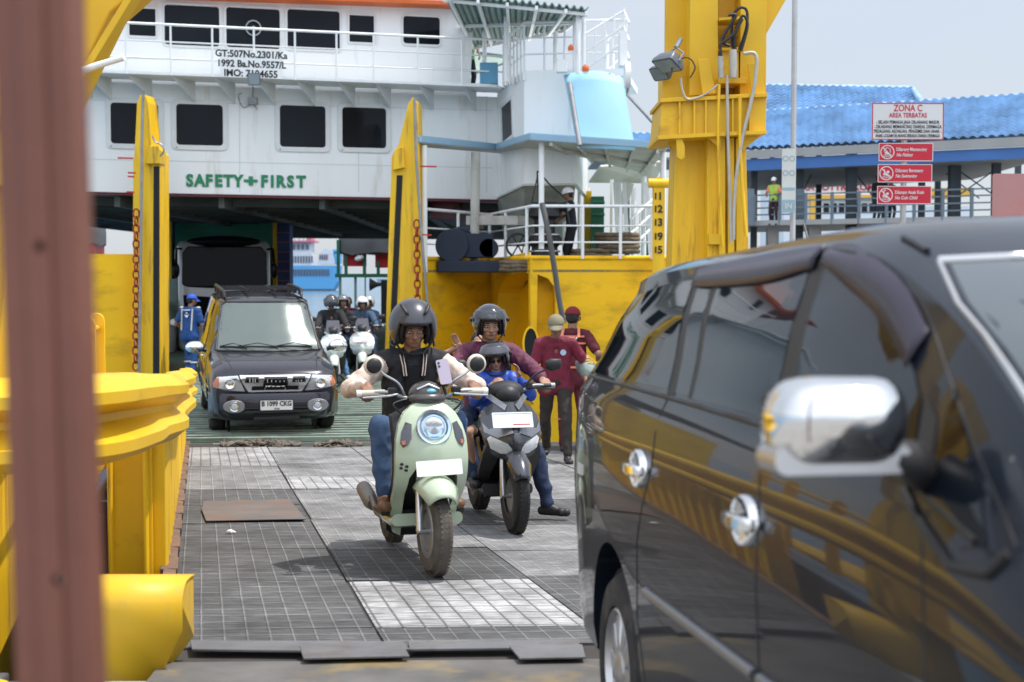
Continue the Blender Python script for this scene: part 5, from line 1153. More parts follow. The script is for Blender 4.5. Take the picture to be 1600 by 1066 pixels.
g.out("mast", FD, fb, 0, world=True)
g = G(); fq(g, 512, 390, 530, 396, 431); fq(g, 522, 394, 530, 412, 431); g.out("funnel", FB, fb, 0, world=True)
fs = thing("distant_ship", "faint grey ship hull low on the horizon behind the raft stand", "ship", (P(600, 0, 700).x, 700, -2.7))
g = G(); a_ = [P(x, y, 700) for x, y in ((592, 446), (588, 436), (660, 436), (656, 446))]; g.add(a_ + [p + Vector((0, 10, 0)) for p in a_], [(0, 1, 2, 3), (7, 6, 5, 4), (0, 4, 5, 1), (1, 5, 6, 2), (2, 6, 7, 3), (3, 7, 4, 0)]); fq(g, 610, 428, 640, 436, 702); g.out("hull", mat("hazy_grey", (.22, .27, .34), .7), fs, 0, world=True)
# =====================================================================
#                             VEHICLES
# =====================================================================
def interp(st, x):
    """Catmull-Rom through station tuples, parameter = first element"""
    xs = [s[0] for s in st]; n = len(st)
    if x <= xs[0]: return st[0]
    if x >= xs[-1]: return st[-1]
    i = max(j for j in range(n - 1) if xs[j] <= x); t = (x - xs[i]) / (xs[i + 1] - xs[i])
    out = [x]
    for k in range(1, len(st[0])):
        p1, p2 = st[i][k], st[i + 1][k]; h = xs[i + 1] - xs[i]
        m1 = (p2 - st[i - 1][k]) / (xs[i + 1] - xs[i - 1]) * h if i > 0 else (p2 - p1)
        m2 = (st[i + 2][k] - p1) / (xs[i + 2] - xs[i]) * h if i + 2 < n else (p2 - p1)
        t2, t3 = t * t, t * t * t; out.append((2 * t3 - 3 * t2 + 1) * p1 + (t3 - 2 * t2 + t) * m1 + (-2 * t3 + 3 * t2) * p2 + (t3 - t2) * m2)
    return tuple(out)
def section(s, crease=.018):
    x, W, z0, zsh, zt, wt = s; h = max(0.03, min(1, (zt - zsh) / .5)); e = zt - .10 * h
    l = lambda a, b, t: a + (b - a) * t
    pts = [(W - .07, z0), (W - .015, z0 + .03), (W, z0 + .12), (W + crease * .6, l(z0, zsh, .45)), (W + crease, l(z0, zsh, .66)), (W + crease * .8, l(z0, zsh, .74)), (W + .0, zsh - .05), (W - .022, zsh),
           (l(W - .03, wt + .012, .3), l(zsh, e, .3)), (l(W - .03, wt + .014, .65), l(zsh, e, .65)), (wt + .008, l(zsh, e, .92)), (wt - .005, e + .02 * h), (wt - .05, e + .052 * h), (wt * .78, zt - .022 * h), (wt * .4, zt - .004 * h), (0, zt)]
    return pts
def shell(st, dx=.06, name="shell", bow=0.0, bx=(0, 1)):
    x0, x1 = st[0][0], st[-1][0]; n = int((x1 - x0) / dx); xs = [x0 + (x1 - x0) * i / n for i in range(n + 1)]
    rs = []
    for x in xs:
        h = section(interp(st, x)); q_ = bow * min(1, max(0, (x - bx[0]) / (bx[1] - bx[0]))); h = [(y, z) for y, z in h]; X_ = lambda y: x - q_ * (y / .85) ** 2; full = [Vector((X_(y), y, z)) for y, z in h] + [Vector((X_(y), -y, z)) for y, z in reversed(h[:-1])]; rs.append(full)
    g = G(); g.rings(rs, True); return g
def bvh_of(g): return BVHTree.FromPolygons([Vector(v) for v in g.v], [tuple(f) for f in g.f])
AX = {'left': (lambda a, b: (Vector((a, 6, b)), Vector((0, -1, 0)))), 'right': (lambda a, b: (Vector((a, -6, b)), Vector((0, 1, 0)))),
      'front': (lambda a, b: (Vector((12, a, b)), Vector((-1, 0, 0)))), 'rear': (lambda a, b: (Vector((-12, a, b)), Vector((1, 0, 0)))), 'top': (lambda a, b: (Vector((a, b, 6)), Vector((0, 0, -1))))}
def hit(bv, axis, a, b, off=0):
    o, d = AX[axis](a, b); loc, nor, i, _ = bv.ray_cast(o, d)
    if loc is None: loc, nor, i, _ = bv.find_nearest(o + d * 6)
    if nor.dot(d) > 0: nor = -nor
    return loc + nor * off, nor
def decal(g, bv, poly, axis, off=.004, step=.06, skirt=.012, mi=None, flatcap=None):
    """2D outline laid onto the shell along an axis, raised by off with a skirt (real thickness)"""
    n = len(poly); bd = []
    for i in range(n):
        a, b = Vector(poly[i]), Vector(poly[(i + 1) % n]); m = max(1, int((b - a).length / step))
        for k in range(m): bd.append(a.lerp(b, k / m))
    xs = [p.x for p in bd]; ys = [p.y for p in bd]; pts = list(bd)
    def ins(x, y):
        c = False; m = len(bd)
        for i in range(m):
            x1, y1 = bd[i]; x2, y2 = bd[(i + 1) % m]
            if (y1 > y) != (y2 > y) and x < (x2 - x1) * (y - y1) / (y2 - y1) + x1: c = not c
        return c
    nx, ny = int((max(xs) - min(xs)) / step), int((max(ys) - min(ys)) / step)
    for i in range(1, nx + 1):
        for j in range(1, ny + 1):
            x, y = min(xs) + step * (i - .3), min(ys) + step * (j - .3)
            if ins(x, y) and min((Vector((x, y)) - q).length for q in bd) > step * .35: pts.append(Vector((x, y)))
    m = len(bd); ed = [(i, (i + 1) % m) for i in range(m)]
    ov, oe, of, *_ = delaunay_2d_cdt(pts, ed, [], 1, 1e-6)
    V3 = []; 
    for v in ov: p, nn = hit(bv, axis, v.x, v.y, off); V3.append(p)
    g.add(V3, [tuple(f) for f in of], mi)
    top = []; bot = []
    for q in bd: p, nn = hit(bv, axis, q.x, q.y, off); top.append(p); bot.append(p - nn * (off + skirt))
    g.add(top + bot, [(j, (j + 1) % m, m + (j + 1) % m, m + j) for j in range(m)], mi)
    return g
def strip(g, bv, path, axis, w=.004, off=.001, step=.05, mi=None, n=6, sq=None):
    pts = []
    for a, b in zip(path[:-1], path[1:]):
        a, b = Vector(a), Vector(b); m = max(1, int((b - a).length / step)); pts += [a.lerp(b, k / m) for k in range(m)]
    pts.append(Vector(path[-1])); g.tube([hit(bv, axis, p.x, p.y, off)[0] for p in pts], w, n, mi=mi); return g
def boolcut(o, cutters):
    """subtract closed collectors from object o and bake the result"""
    tmp = []
    for c in cutters:
        me = bpy.data.meshes.new("cut"); me.from_pydata(c.v, [], c.f); co_ = bpy.data.objects.new("cut", me); C.objects.link(co_); tmp.append(co_)
        bm = bmesh.new(); bm.from_mesh(me); bmesh.ops.recalc_face_normals(bm, faces=bm.faces); bm.to_mesh(me); bm.free()
        if o.parent: co_.parent = o.parent
        m = o.modifiers.new("x", 'BOOLEAN'); m.object = co_; m.operation = 'DIFFERENCE'; m.solver = 'EXACT'
    me = bpy.data.meshes.new_from_object(o.evaluated_get(bpy.context.evaluated_depsgraph_get())); o.modifiers.clear(); old = o.data; o.data = me; me.name = old.name
    for t in tmp: bpy.data.objects.remove(t)
TYRE = RUB
def wheel(parent, c, r, w, rr, spokes, side, mat_rim=None, steer=0, name="wheel", tyremat=None):
    """axle along local y; side +1: outer face to +y"""
    M = Matrix.Translation(c) @ Matrix.Rotation(steer, 4, 'Z') @ Matrix.Rotation(R(-90) * side, 4, 'X')
    g = G(); g.lathe([(rr, -w / 2), (rr + .01, -w / 2 - .004), (r - .035, -w / 2), (r - .008, -w / 2 + .03), (r, -w / 4), (r + .001, 0), (r, w / 4), (r - .008, w / 2 - .03), (r - .035, w / 2), (rr + .01, w / 2 + .004), (rr, w / 2)], 48, M, closed=True)
    for k in range(56):   # tread blocks
        a = 2 * math.pi * k / 56; T = M @ Matrix.Rotation(a, 4, 'Z')
        for zz in (-w * .24, w * .02, w * .26): g.M = T; g.box((r - .001, 0, zz), (.006, r * .07, w * .19))
    g.M = Matrix.Identity(4); t = g.out(name, tyremat or RUB, parent, 40)
    g = G(); h = w / 2
    g.lathe([(rr, -h), (rr, h - .01), (rr - .012, h), (rr - .03, h - .02), (rr - .035, -h)], 40, M, closed=True)
    for k in range(spokes):
        a = 2 * math.pi * k / spokes; T = M @ Matrix.Rotation(a, 4, 'Z'); g.M = T
        g.rings([[Vector((x, y * s_, z)) for y, z in ((-1, h - .03 - d), (1, h - .03 - d), (.8, h - .008 - d * .6), (-.8, h - .008 - d * .6))] for x, s_, d in ((.03, .030, .0), (rr * .5, .026, .006), (rr - .02, .036, .015))]); g.M = Matrix.Identity(4)
    g.lathe([(.0, h - .03), (.06, h - .03), (.06, h - .006), (.03, h + .004), (0, h + .006)], 20, M)
    g.out("rim", mat_rim or SIL, t, 40)
    g = G(); g.cyl(M @ Vector((0, 0, h - .08)), M @ Vector((0, 0, h - .07)), rr - .03, n=30); g.out("brake_disc", STL, t, 0)
    return t

PNT_T = mat("dark_violet_grey_paint", (0.016, 0.015, 0.024), 0.3, 0.3, 0.05, 2, coat=.9, spec=.3)
PNT_I = mat("black_blue_metallic_paint", (0.008, 0.012, 0.020), 0.4, 0.0, 0.04, 2, coat=.62, spec=.1)
GLS_T = mat("windscreen_glass", (0.09, 0.115, 0.105), 0.15, 0.3, 0.05, 2, coat=1.0, spec=0.9)
GLS_I = mat("tinted_car_glass", (0.006, 0.009, 0.014), 0.03, 0, 0.05, 2, spec=0.36)
TRIM = mat("black_trim", (0.012, 0.012, 0.013), 0.45, 0, 0.1, 8)
LMP = mat("lamp_clear", (0.62, 0.64, 0.66), 0.12, 0.25, 0.15, 30, coat=1.0, bump=.4, bs=60)
AMB = mat("amber_lens", (0.50, 0.14, 0.05), 0.15, 0, 0.1, 20, coat=1.0)
DCH = mat("dull_chrome", (0.70, 0.71, 0.73), 0.16, 1.0, 0.05, 5)

# ------------------------- dark MPV coming down the ramp -------------------------
TY = 19.55; TXp = P(430, 600, 18.75).x - .19
TROT = math.pi * 1.5 + R(14.5)
tz = ramp_pts(.3, (TY - 18.3) / 10).z + .03
car = thing("parked_car", "dark violet grey people carrier with roof rack driving off the green ramp", "car", (TXp, TY, tz), (0, R(1.2), TROT))
car.name = "people_carrier"
# x forward from the front axle
st = [(-3.74, .76, .42, .98, 1.02, .70), (-3.72, .80, .36, 1.00, 1.60, .60), (-3.66, .83, .34, 1.02, 1.74, .64), (-3.45, .845, .32, 1.03, 1.80, .66), (-2.6, .85, .30, 1.03, 1.82, .67), (-1.5, .85, .30, 1.03, 1.79, .66), (-1.12, .85, .30, 1.03, 1.755, .64), (-.98, .85, .30, 1.03, 1.70, .635), (-.80, .85, .30, 1.02, 1.52, .66), (-.60, .85, .30, 1.01, 1.33, .70), (-.42, .845, .30, 1.00, 1.13, .74), (-.34, .845, .30, .99, 1.065, .75), (-.1, .845, .30, .955, 1.03, .72), (.3, .84, .30, .90, .975, .68), (.55, .825, .28, .84, .90, .66), (.66, .80, .26, .80, .84, .64), (.71, .775, .25, .76, .79, .62), (.73, .755, .26, .72, .745, .60)]
sg = shell(st, .045, bow=.15, bx=(-1.5, -.7)); bv = bvh_of(sg)
body = sg.out("body", PNT_T, car, 40)
cut = []
for x in (0, -2.68):
    for s in (-1, 1): c = G(); c.cyl((x, s * .60, .33), (x, s * 1.2, .33), .40, n=40); cut.append(c)
boolcut(body, cut); body.data.shade_smooth(); body.data.set_sharp_from_angle(angle=R(38))
g = G()
for x in (0, -2.68):
    for s in (-1, 1): g.cyl((x, s * .58, .33), (x, s * .60, .33), .40, n=24)
g.out("wheel_arch_liner", TRIM, car, 0)
g = G(); g.bb(-3.6, .55, -.6, .6, .22, .32); g.out("underbody", TRIM, car, 0)
g = G(); decal(g, bv, [(-.70, 1.07), (-.60, 1.055), (.60, 1.055), (.70, 1.07), (.655, 1.35), (.595, 1.655), (.54, 1.695), (-.54, 1.695), (-.595, 1.655), (-.655, 1.35)], 'front', .004, .07); g.out("windscreen", GLS_T, car, 50)
g = G(); wsp = [(-.72, 1.06), (-.615, 1.66), (-.55, 1.705), (.55, 1.705), (.615, 1.66), (.72, 1.06)]; strip(g, bv, wsp, 'front', .014, .002); strip(g, bv, [(-.70, 1.055), (0, 1.045), (.70, 1.055)], 'front', .018, .004); g.out("windscreen_seal", TRIM, car, 60)
for s in ('left', 'right'):
    g = G()
    for poly in ([(-.62, 1.08), (-.98, 1.56), (-1.08, 1.64), (-1.60, 1.66), (-1.60, 1.06), (-.66, 1.06)], [(-1.66, 1.06), (-1.66, 1.66), (-2.46, 1.68), (-2.50, 1.06)], [(-2.58, 1.06), (-2.55, 1.68), (-3.40, 1.66), (-3.50, 1.10), (-3.46, 1.06)]): decal(g, bv, poly, s, .003, .09)
    g.out("side_window", GLS_I, car, 50)
    g = G()
    for pth in ([(-.55, 1.0), (-.55, .45)], [(-1.63, 1.06), (-1.63, .40)], [(-2.55, 1.06), (-2.52, .80), (-2.28, .42)], [(-.5, 1.04), (-3.6, 1.045)], [(-1.0, 1.70), (-3.5, 1.76)]): strip(g, bv, pth, s, .004, .0)
    g.out("door_seam", TRIM, car, 60)
    g = G(); strip(g, bv, [(.3, .62), (-2.2, .60)], s, .02, .004); strip(g, bv, [(-3.1, .60), (-3.6, .62)], s, .02, .004); g.out("side_moulding", DCH, car, 60)
    sg_ = 1 if s == 'left' else -1
    for x in (-1.48, -2.40): 
        g = G(); g.tube(smoothpath([(x, sg_ * .855, .93), (x + .04, sg_ * .885, .935), (x + .14, sg_ * .885, .935), (x + .17, sg_ * .855, .93)], 4), .013, 8); g.out("door_handle", CHR, car, 60)
    mr = G(); mr.ell((-.58, sg_ * 1.0, 1.10), (.07, .135, .085), 20); m_ = mr.out("door_mirror", CHR, car, 60)
    g = G(); g.tube([(-.60, sg_ * .84, 1.05), (-.60, sg_ * .92, 1.07)], .03, 8); g.ell((-.635, sg_ * 1.0, 1.10), (.02, .12, .07), 16); g.out("mirror_arm", TRIM, m_, 60)
    wheel(car, (0, sg_ * .735, .33), .33, .21, .19, 5, sg_); wheel(car, (-2.68, sg_ * .735, .33), .33, .21, .19, 5, sg_)
    g = G()
    for x in (0, -2.68):
        for k in range(15):
            a0, a1 = R(8 + 164 * k / 15), R(8 + 164 * (k + 1) / 15); q = [hit(bv, s, x + rr_ * math.cos(a), .33 + rr_ * math.sin(a), .012)[0] for rr_, a in ((.40, a0), (.40, a1), (.455, a1), (.455, a0))]
            g.add(q, [(0, 1, 2, 3)])
    g.out("wheel_flare", PNT_T, car, 60, solid=.02, weld=True)
# bonnet crease, cowl and wipers
g = G(); strip(g, bv, [(-.30, .66), (.1, .62), (.6, .55)], 'top', .006, .0); strip(g, bv, [(-.30, -.66), (.1, -.62), (.6, -.55)], 'top', .006, .0); strip(g, bv, [(.64, -.58), (.66, 0), (.64, .58)], 'top', .007, 0); g.out("bonnet_seam", TRIM, car, 60)
g = G()
for y0, y1 in ((.12, -.42), (-.30, -.66), (.60, .10)):
    pa = hit(bv, 'front', y0, 1.085, .03)[0]; pb_ = hit(bv, 'front', y1, 1.10, .02)[0]; pm = (pa + pb_) / 2 + Vector((.03, 0, .05)); g.tube([pa + Vector((.04, 0, -.03)), pa, pm, pb_], .007, 6); g.bar(pa + Vector((0, 0, -.01)), pb_ + Vector((0, 0, -.005)), .012, .03)
g.out("wiper", TRIM, car, 0)
# front face
xf = .735
BCH = mat('bright_grille_silver', (.80, .81, .83), .22, .45, .03, 5, coat=.5)
g = G(); decal(g, bv, [(-.47, .800), (.47, .800), (.43, .70), (.35, .575), (-.35, .575), (-.43, .70)], 'front', .012, .05); gr_ = g.out("grille", BCH, car, 40, bevel=.004)
g = G(); 
for (y0, y1, za, zb_) in ((-.40, -.22, .705, .775), (-.16, .16, .705, .775), (.22, .40, .705, .775), (-.31, -.14, .600, .655), (-.13, .13, .600, .640), (.14, .31, .600, .655)): decal(g, bv, [(y0, za), (y1, za), (y1 * (.985), zb_), (y0 * .985, zb_)], 'front', .018, .06)
g.out("grille_slot", TRIM, gr_, 0)
g = G()
for y in (-.34, -.30, -.27, -.11, -.055, 0, .055, .11, .27, .30, .34): p = hit(bv, 'front', y, .74, .022)[0]; g.bar(p + Vector((0, 0, -.025)), p + Vector((0, 0, .025)), .008, .008)
g.out("grille_bar", BCH, gr_, 0)
g = G(); decal(g, bv, [(-.16, .638), (.16, .638), (.16, .702), (-.16, .702)], 'front', .024, .1); g.out("badge_plate", TRIM, gr_, 0)
pf = hit(bv, 'front', 0, .672, .030)[0]; Mf = frame(pf, (0, 1, 0), (0, 0, 1))
o = text("badge_lettering", "ISUZU", .078, BCH, None, Mf, .003, .006, sx=1.1, spacing=1.15); o.parent = gr_
for sgn in (-1, 1):
    hl = [(sgn * .49, .795), (sgn * .755, .775), (sgn * .80, .70), (sgn * .80, .65), (sgn * .60, .60), (sgn * .40, .585), (sgn * .45, .70)]
    if sgn < 0: hl.reverse()
    g = G(); decal(g, bv, hl, 'front', .010, .05); h_ = g.out("headlight", LMP, car, 45)
    c = hit(bv, 'front', sgn * .60, .69, .012)[0]; Ml = frame(c, (0, 1, 0), (0, 0, 1)); g = G(); g.lathe([(.02, .0), (.05, .004), (.062, .016), (.066, .014), (.066, 0)], 20, Ml); g.out("reflector", CHR, h_, 40)
    am = [(sgn * .73, .765), (sgn * .765, .76), (sgn * .80, .70), (sgn * .80, .655), (sgn * .745, .64)]
    if sgn < 0: am.reverse()
    g = G(); decal(g, bv, am, 'front', .014, .05); g.out("indicator", AMB, h_, 45)
# bumper
bmp = G()
prof = [(.63, .56), (.775, .565), (.80, .53), (.80, .36), (.77, .26), (.66, .20), (.55, .20)]
rows = []
for i in range(25):
    a = -1 + 2 * i / 24; y = .86 * math.sin(a * math.pi / 2) if abs(a) > .0 else 0; y = .87 * a; back = .10 * a * a + (.0 if abs(a) < .55 else .32 * ((abs(a) - .55) / .45) ** 2.3)
    rows.append([Vector((x - back, y, z)) for x, z in prof])
bmp.grid(rows); bmp.out("front_bumper", PNT_T, car, 50, solid=.02, bevel=.0)
g = G(); g.bb(.80, .812, -.42, .42, .31, .345); g.bb(.80, .81, -.42, .42, .365, .385); g.bb(.80, .812, -.30, .30, .22, .26); g.out("bumper_intake", TRIM, car, 0, bevel=.004)
for sgn in (-1, 1):
    c = Vector((.755, sgn * .545, .40)); Ml = frame(c, (0, 1, 0), (0, 0, 1)); g = G(); g.lathe([(.045, .0), (.052, .024), (.064, .028), (.074, .016), (.076, -.02)], 28, Ml); fgl = g.out("fog_lamp", DCH, car, 40)
    g = G(); g.lathe([(0, .022), (.03, .026), (.055, .018)], 24, Ml); g.out("lens", LMP, fgl, 40)
    pl_ = [(.13 * math.cos(a) * 1.15, .085 * math.sin(a)) for a in [2 * math.pi * k / 20 for k in range(20)]]; g = G(); g.prism(pl_, frame(c + Vector((.0, 0, 0)), (0, 1, 0), (0, 0, 1)), .022); g.out("fog_surround", STL, car, 30, bevel=.005)
npl = G(); npl.prism(rrect(.43, .135, .012, 3), frame((.815, 0, .415), (0, 1, 0), (0, 0, 1)), .006); np_ = npl.out("number_plate", WPL, car, 0)
o = text("plate_lettering", "B 1099 CKG", .088, INK, None, frame((.824, 0, .432), (0, 1, 0), (0, 0, 1)), .003, .002, sx=.86); o.parent = np_
o = text("plate_lettering", "12·24", .032, INK, None, frame((.824, 0, .368), (0, 1, 0), (0, 0, 1)), .001, .002); o.parent = np_
g = G(); ringpoly(g, rrect(.44, .145, .012, 3), rrect(.425, .13, .01, 3), frame((.817, 0, .415), (0, 1, 0), (0, 0, 1)), .007); g.out("plate_frame", TRIM, np_, 0)
# roof rack
RACK = mat("roof_rack_black", (0.02, 0.02, 0.022), 0.35, 0.2, 0.1, 6)
g = G()
for sgn in (-1, 1): g.tube(smoothpath([(-1.25, sgn * .55, 1.76), (-1.35, sgn * .56, 1.85), (-1.7, sgn * .58, 1.88), (-3.2, sgn * .58, 1.90), (-3.45, sgn * .56, 1.87), (-3.55, sgn * .55, 1.78)], 5), .022, 8)
for x in (-1.7, -2.2, -2.7, -3.2): g.bar((x, -.58, 1.875), (x, .58, 1.875), .05, .025); 
for x in (-1.7, -2.45, -3.2):
    for sgn in (-1, 1): g.bar((x, sgn * .58, 1.79), (x, sgn * .58, 1.88), .08, .05)
for y in (-.2, .2): g.bar((-1.5, y, 1.865), (-3.4, y, 1.875), .03, .02)
g.out("roof_rack", RACK, car, 40)
g = G(); decal(g, bv, [(-.62, 1.10), (-.55, 1.60), (.55, 1.60), (.62, 1.10)], 'rear', .004, .1); g.out("rear_window", GLS_I, car, 40)
for sgn in (-1, 1):
    g = G(); decal(g, bv, [(sgn * .70, .65), (sgn * .80, .65), (sgn * .79, 1.0), (sgn * .70, 1.0)][::sgn], 'rear', .01, .1); g.out("tail_light", RED, car, 40)
# driver silhouette is not visible behind the glare

# ------------------------- near black MPV on the right -------------------------
IX, IY = .877 - .133 * 4.4 + .885, 4.4      # rear axle centre line (side plane offset by half width)
ang = math.atan2(-.99, .133)              # forward direction toward -y, slightly +x
inn = thing("parked_car", "glossy black people carrier in the near foreground with chrome mirror and door handles", "car", (.909 - .133 * 4.4 + .885 * .99, 4.4 + .885 * .133, zg(4.45)), (0, R(-2.3), ang))
inn.name = "people_carrier"
st = [(-1.02, .70, .40, .95, 1.02, .62), (-1.00, .76, .34, 1.08, 1.20, .60), (-.95, .80, .30, 1.17, 1.36, .60), (-.86, .835, .28, 1.19, 1.52, .62), (-.72, .86, .27, 1.195, 1.60, .64), (-.50, .875, .27, 1.20, 1.625, .68), (0, .885, .27, 1.195, 1.635, .715), (.8, .885, .27, 1.175, 1.635, .725), (1.4, .885, .27, 1.155, 1.632, .722), (1.7, .885, .27, 1.145, 1.60, .722), (1.95, .885, .27, 1.135, 1.52, .735), (2.2, .885, .27, 1.12, 1.415, .76), (2.45, .885, .27, 1.09, 1.28, .79), (2.62, .885, .27, 1.06, 1.18, .80), (2.75, .88, .27, 1.04, 1.12, .78), (3.1, .865, .27, .98, 1.05, .72), (3.4, .82, .25, .88, .94, .68), (3.52, .76, .24, .78, .83, .62), (3.57, .70, .26, .70, .74, .58)]
sg = shell(st, .04, bow=.15, bx=(2.45, 3.0)); bv = bvh_of(sg)
body = sg.out("body", PNT_I, inn, 40)
cut = []
for x in (0, 2.75):
    for s in (-1, 1): c = G(); c.cyl((x, s * .60, .34), (x, s * 1.2, .34), .375, n=64); cut.append(c)
boolcut(body, cut); body.data.shade_smooth(); body.data.set_sharp_from_angle(angle=R(40))
g = G()
for x in (0, 2.75):
    for s in (-1, 1): g.cyl((x, s * .58, .34), (x, s * .60, .34), .37, n=40)
g.out("wheel_arch_liner", TRIM, inn, 0); g = G(); g.bb(-.9, 3.4, -.6, .6, .2, .3); g.out("underbody", TRIM, inn, 0)
VIS = mat("smoked_visor", (0.030, 0.025, 0.042), 0.25, 0, 0.05, 5, spec=.35, alpha=.93)
for s in ('right', 'left'):     # the car's own right side faces the camera
    sg_ = 1 if s == 'left' else -1
    for nm, poly in (("quarter_window", [(-.66, 1.235), (-.60, 1.40), (-.48, 1.50), (.05, 1.525), (.40, 1.525), (.575, 1.22)]),
                 ("side_window", [(.66, 1.215), (.47, 1.525), (.62, 1.53), (.80, 1.21)]), ("side_window", [(.84, 1.205), (.68, 1.53), (1.38, 1.53), (1.46, 1.19)]),
                 ("side_window", [(1.56, 1.185), (1.47, 1.525), (1.62, 1.50), (1.84, 1.445), (2.02, 1.35), (2.14, 1.26), (2.18, 1.16)]), ("side_window", [(2.26, 1.12), (2.235, 1.285), (2.36, 1.19), (2.49, 1.075), (2.43, 1.06)])):
        g = G(); decal(g, bv, poly, s, .003, .05); g.out(nm, GLS_I, inn, 60)
    g = G(); decal(g, bv, [(.575, 1.205), (.41, 1.54), (.48, 1.54), (.655, 1.205)], s, .0015, .06); decal(g, bv, [(1.46, 1.18), (1.385, 1.53), (1.47, 1.53), (1.555, 1.18)], s, .0015, .06); decal(g, bv, [(.80, 1.205), (.62, 1.535), (.675, 1.535), (.835, 1.205)], s, .0022, .06)
    decal(g, bv, [(2.19, 1.13), (2.15, 1.27), (2.215, 1.235), (2.26, 1.12)], s, .0015, .06)
    strip(g, bv, [(2.20, 1.12), (2.28, 1.085), (2.42, 1.035), (2.52, 1.04), (2.545, 1.07)], s, .010, .001)
    g.out("pillar_trim", TRIM, inn, 60)
    g = G(); strip(g, bv, [(-.66, 1.222), (0, 1.213), (.8, 1.193), (1.5, 1.173), (2.2, 1.135), (2.46, 1.075)], s, .006, .002); g.out("belt_strip", TRIM, inn, 60)
    g = G()
    for pth in ([(.40, 1.54), (.60, 1.2), (.56, 1.0), (.40, .78), (.36, .55), (.45, .33)], [(1.50, 1.19), (1.53, .9), (1.53, .33)], [(2.30, 1.10), (2.36, .85), (2.36, .60), (2.30, .33)], [(.40, 1.55), (1.45, 1.555), (1.72, 1.52), (2.0, 1.42), (2.3, 1.24), (2.55, 1.08)], [(-.78, 1.2), (-.72, 1.0), (-.74, .75)]): strip(g, bv, pth, s, .0032, -.0008)
    g.out("door_seam", TRIM, inn, 60)
    g = G(); strip(g, bv, [(.50, .652), (1.51, .66)], s, .016, .002, n=8); strip(g, bv, [(1.55, .66), (2.32, .665)], s, .016, .002, n=8); g.out("side_moulding", mat("dull_dark_moulding", (.22, .23, .25), .3, .7, .05, 5), inn, 60)
    for x in (1.47, .455):   # chrome handle: cup plus bar
        hz = .975 if x > 1 else .99
        cup, nn = hit(bv, s, x - .02, hz, .004); g = G(); M = frame(cup, (1, 0, 0), (0, 0, 1), (0, sg_, 0)) if sg_ > 0 else frame(cup, (-1, 0, 0), (0, 0, 1), (0, -1, 0))
        rs = [[M @ Vector((a * k2 * 1.35, b * k2, z)) for a, b in circ(.052, 24)] for k2, z in ((1.08, -.006), (1.06, .010), (.98, .014), (.80, .002), (.4, -.006))]; g.rings(rs, True); hd = g.out("door_handle", CHR, inn, 50)
        g = G(); g.rings([[M @ Vector((xx, yy, zz)) for yy, zz in ((-.017 * w_, z_), (.017 * w_, z_), (.014 * w_, z_ + .016), (-.014 * w_, z_ + .016))] for xx, z_, w_ in ((-.085, .004, .8), (-.07, .018, 1), (0, .026, 1.1), (.07, .018, 1), (.085, .004, .8))]); g.out("handle_bar", CHR, hd, 50, bevel=.004)
    # rain visors
    g = G()
    for path_ in ([(.43, 1.505, 1.555), (.60, 1.495, 1.56), (1.1, 1.49, 1.562), (1.42, 1.51, 1.56)], [(1.46, 1.515, 1.56), (1.60, 1.475, 1.548), (1.85, 1.40, 1.48), (2.06, 1.31, 1.375)]):
        rows = []; pp2 = smoothpath([(a, b, c) for a, b, c in path_], 6)
        for p in pp2:
            a0 = hit(bv, s, p.x, p.z, .004)[0]; a1 = hit(bv, s, p.x, p.y, .012)[0]; a2 = hit(bv, s, p.x, (p.y + p.z) / 2, .011)[0]; rows.append([a0, a2, a1])
        g.grid(rows)
    g.out("rain_visor", VIS, inn, 60, solid=.003)
    wheel(inn, (0, sg_ * .775, .315), .315, .205, .20, 10, sg_); wheel(inn, (2.75, sg_ * .775, .315), .315, .205, .20, 10, sg_, steer=R(0))
# door mirrors (chrome shell toward the front of the car)
for sg_ in (-1, 1):
    g = G(); base_ = Vector((2.27, sg_ * 1.005, 1.235)); rings_ = []
    for xx, k2, sh in ((-.055, .90, 0), (-.05, .97, 0), (-.02, 1.0, 0), (.02, .98, .004), (.05, .88, .008), (.075, .68, .012), (.09, .40, .014), (.095, .08, .014)):
        rings_.append([base_ + Vector((xx, a * k2 * sg_, b * k2 + sh)) for a, b in rrect(.215, .142, .058, 5, .0, 0)])
    g.rings(rings_, True); mr_ = g.out("door_mirror", CHR, inn, 60)
    g = G(); g.tube([base_ + Vector((.0, -sg_ * .09, -.045)), base_ + Vector((.02, -sg_ * .11, -.06)), Vector((2.25, sg_ * .865, 1.165))], [.035, .036, .045], 12, sq=.7); g.out("mirror_arm", TRIM, mr_, 60)
    g = G(); g.rings([[base_ + Vector((xx, a * 1.005 * sg_, b)) for a, b in rrect(.216, .045, .02, 4, 0, -.054)] for xx in (-.06, -.045, .035)], True); g.out("mirror_base", SIL, mr_, 50)
    g = G(); g.prism(rrect(.18, .11, .04, 5), frame(base_ + Vector((-.056, 0, 0)), (0, -1, 0), (0, 0, 1)), .003); g.out("mirror_glass", CHR, mr_, 0)
g = G(); decal(g, bv, [(-.80, 1.08), (-.755, 1.26), (-.71, 1.42), (-.66, 1.495), (0, 1.515), (.66, 1.495), (.71, 1.42), (.755, 1.26), (.80, 1.08), (0, 1.10)][::-1], 'front', .004, .08); g.out("windscreen", mat("windscreen_near", (0.03, 0.045, 0.05), .04, 0, .05, 2, coat=1, spec=.9), inn, 60)
g = G(); strip(g, bv, [(-.67, 1.502), (0, 1.523), (.67, 1.502)], 'front', .010, .002); strip(g, bv, [(-.815, 1.08), (-.768, 1.26), (-.722, 1.42), (-.67, 1.502)], 'front', .006, .001); g.out("windscreen_moulding", SIL, inn, 60)
g = G(); strip(g, bv, [(1.84, -.665), (1.72, -.66)], 'top', .007, .004); g.out("roof_moulding", TRIM, inn, 60)
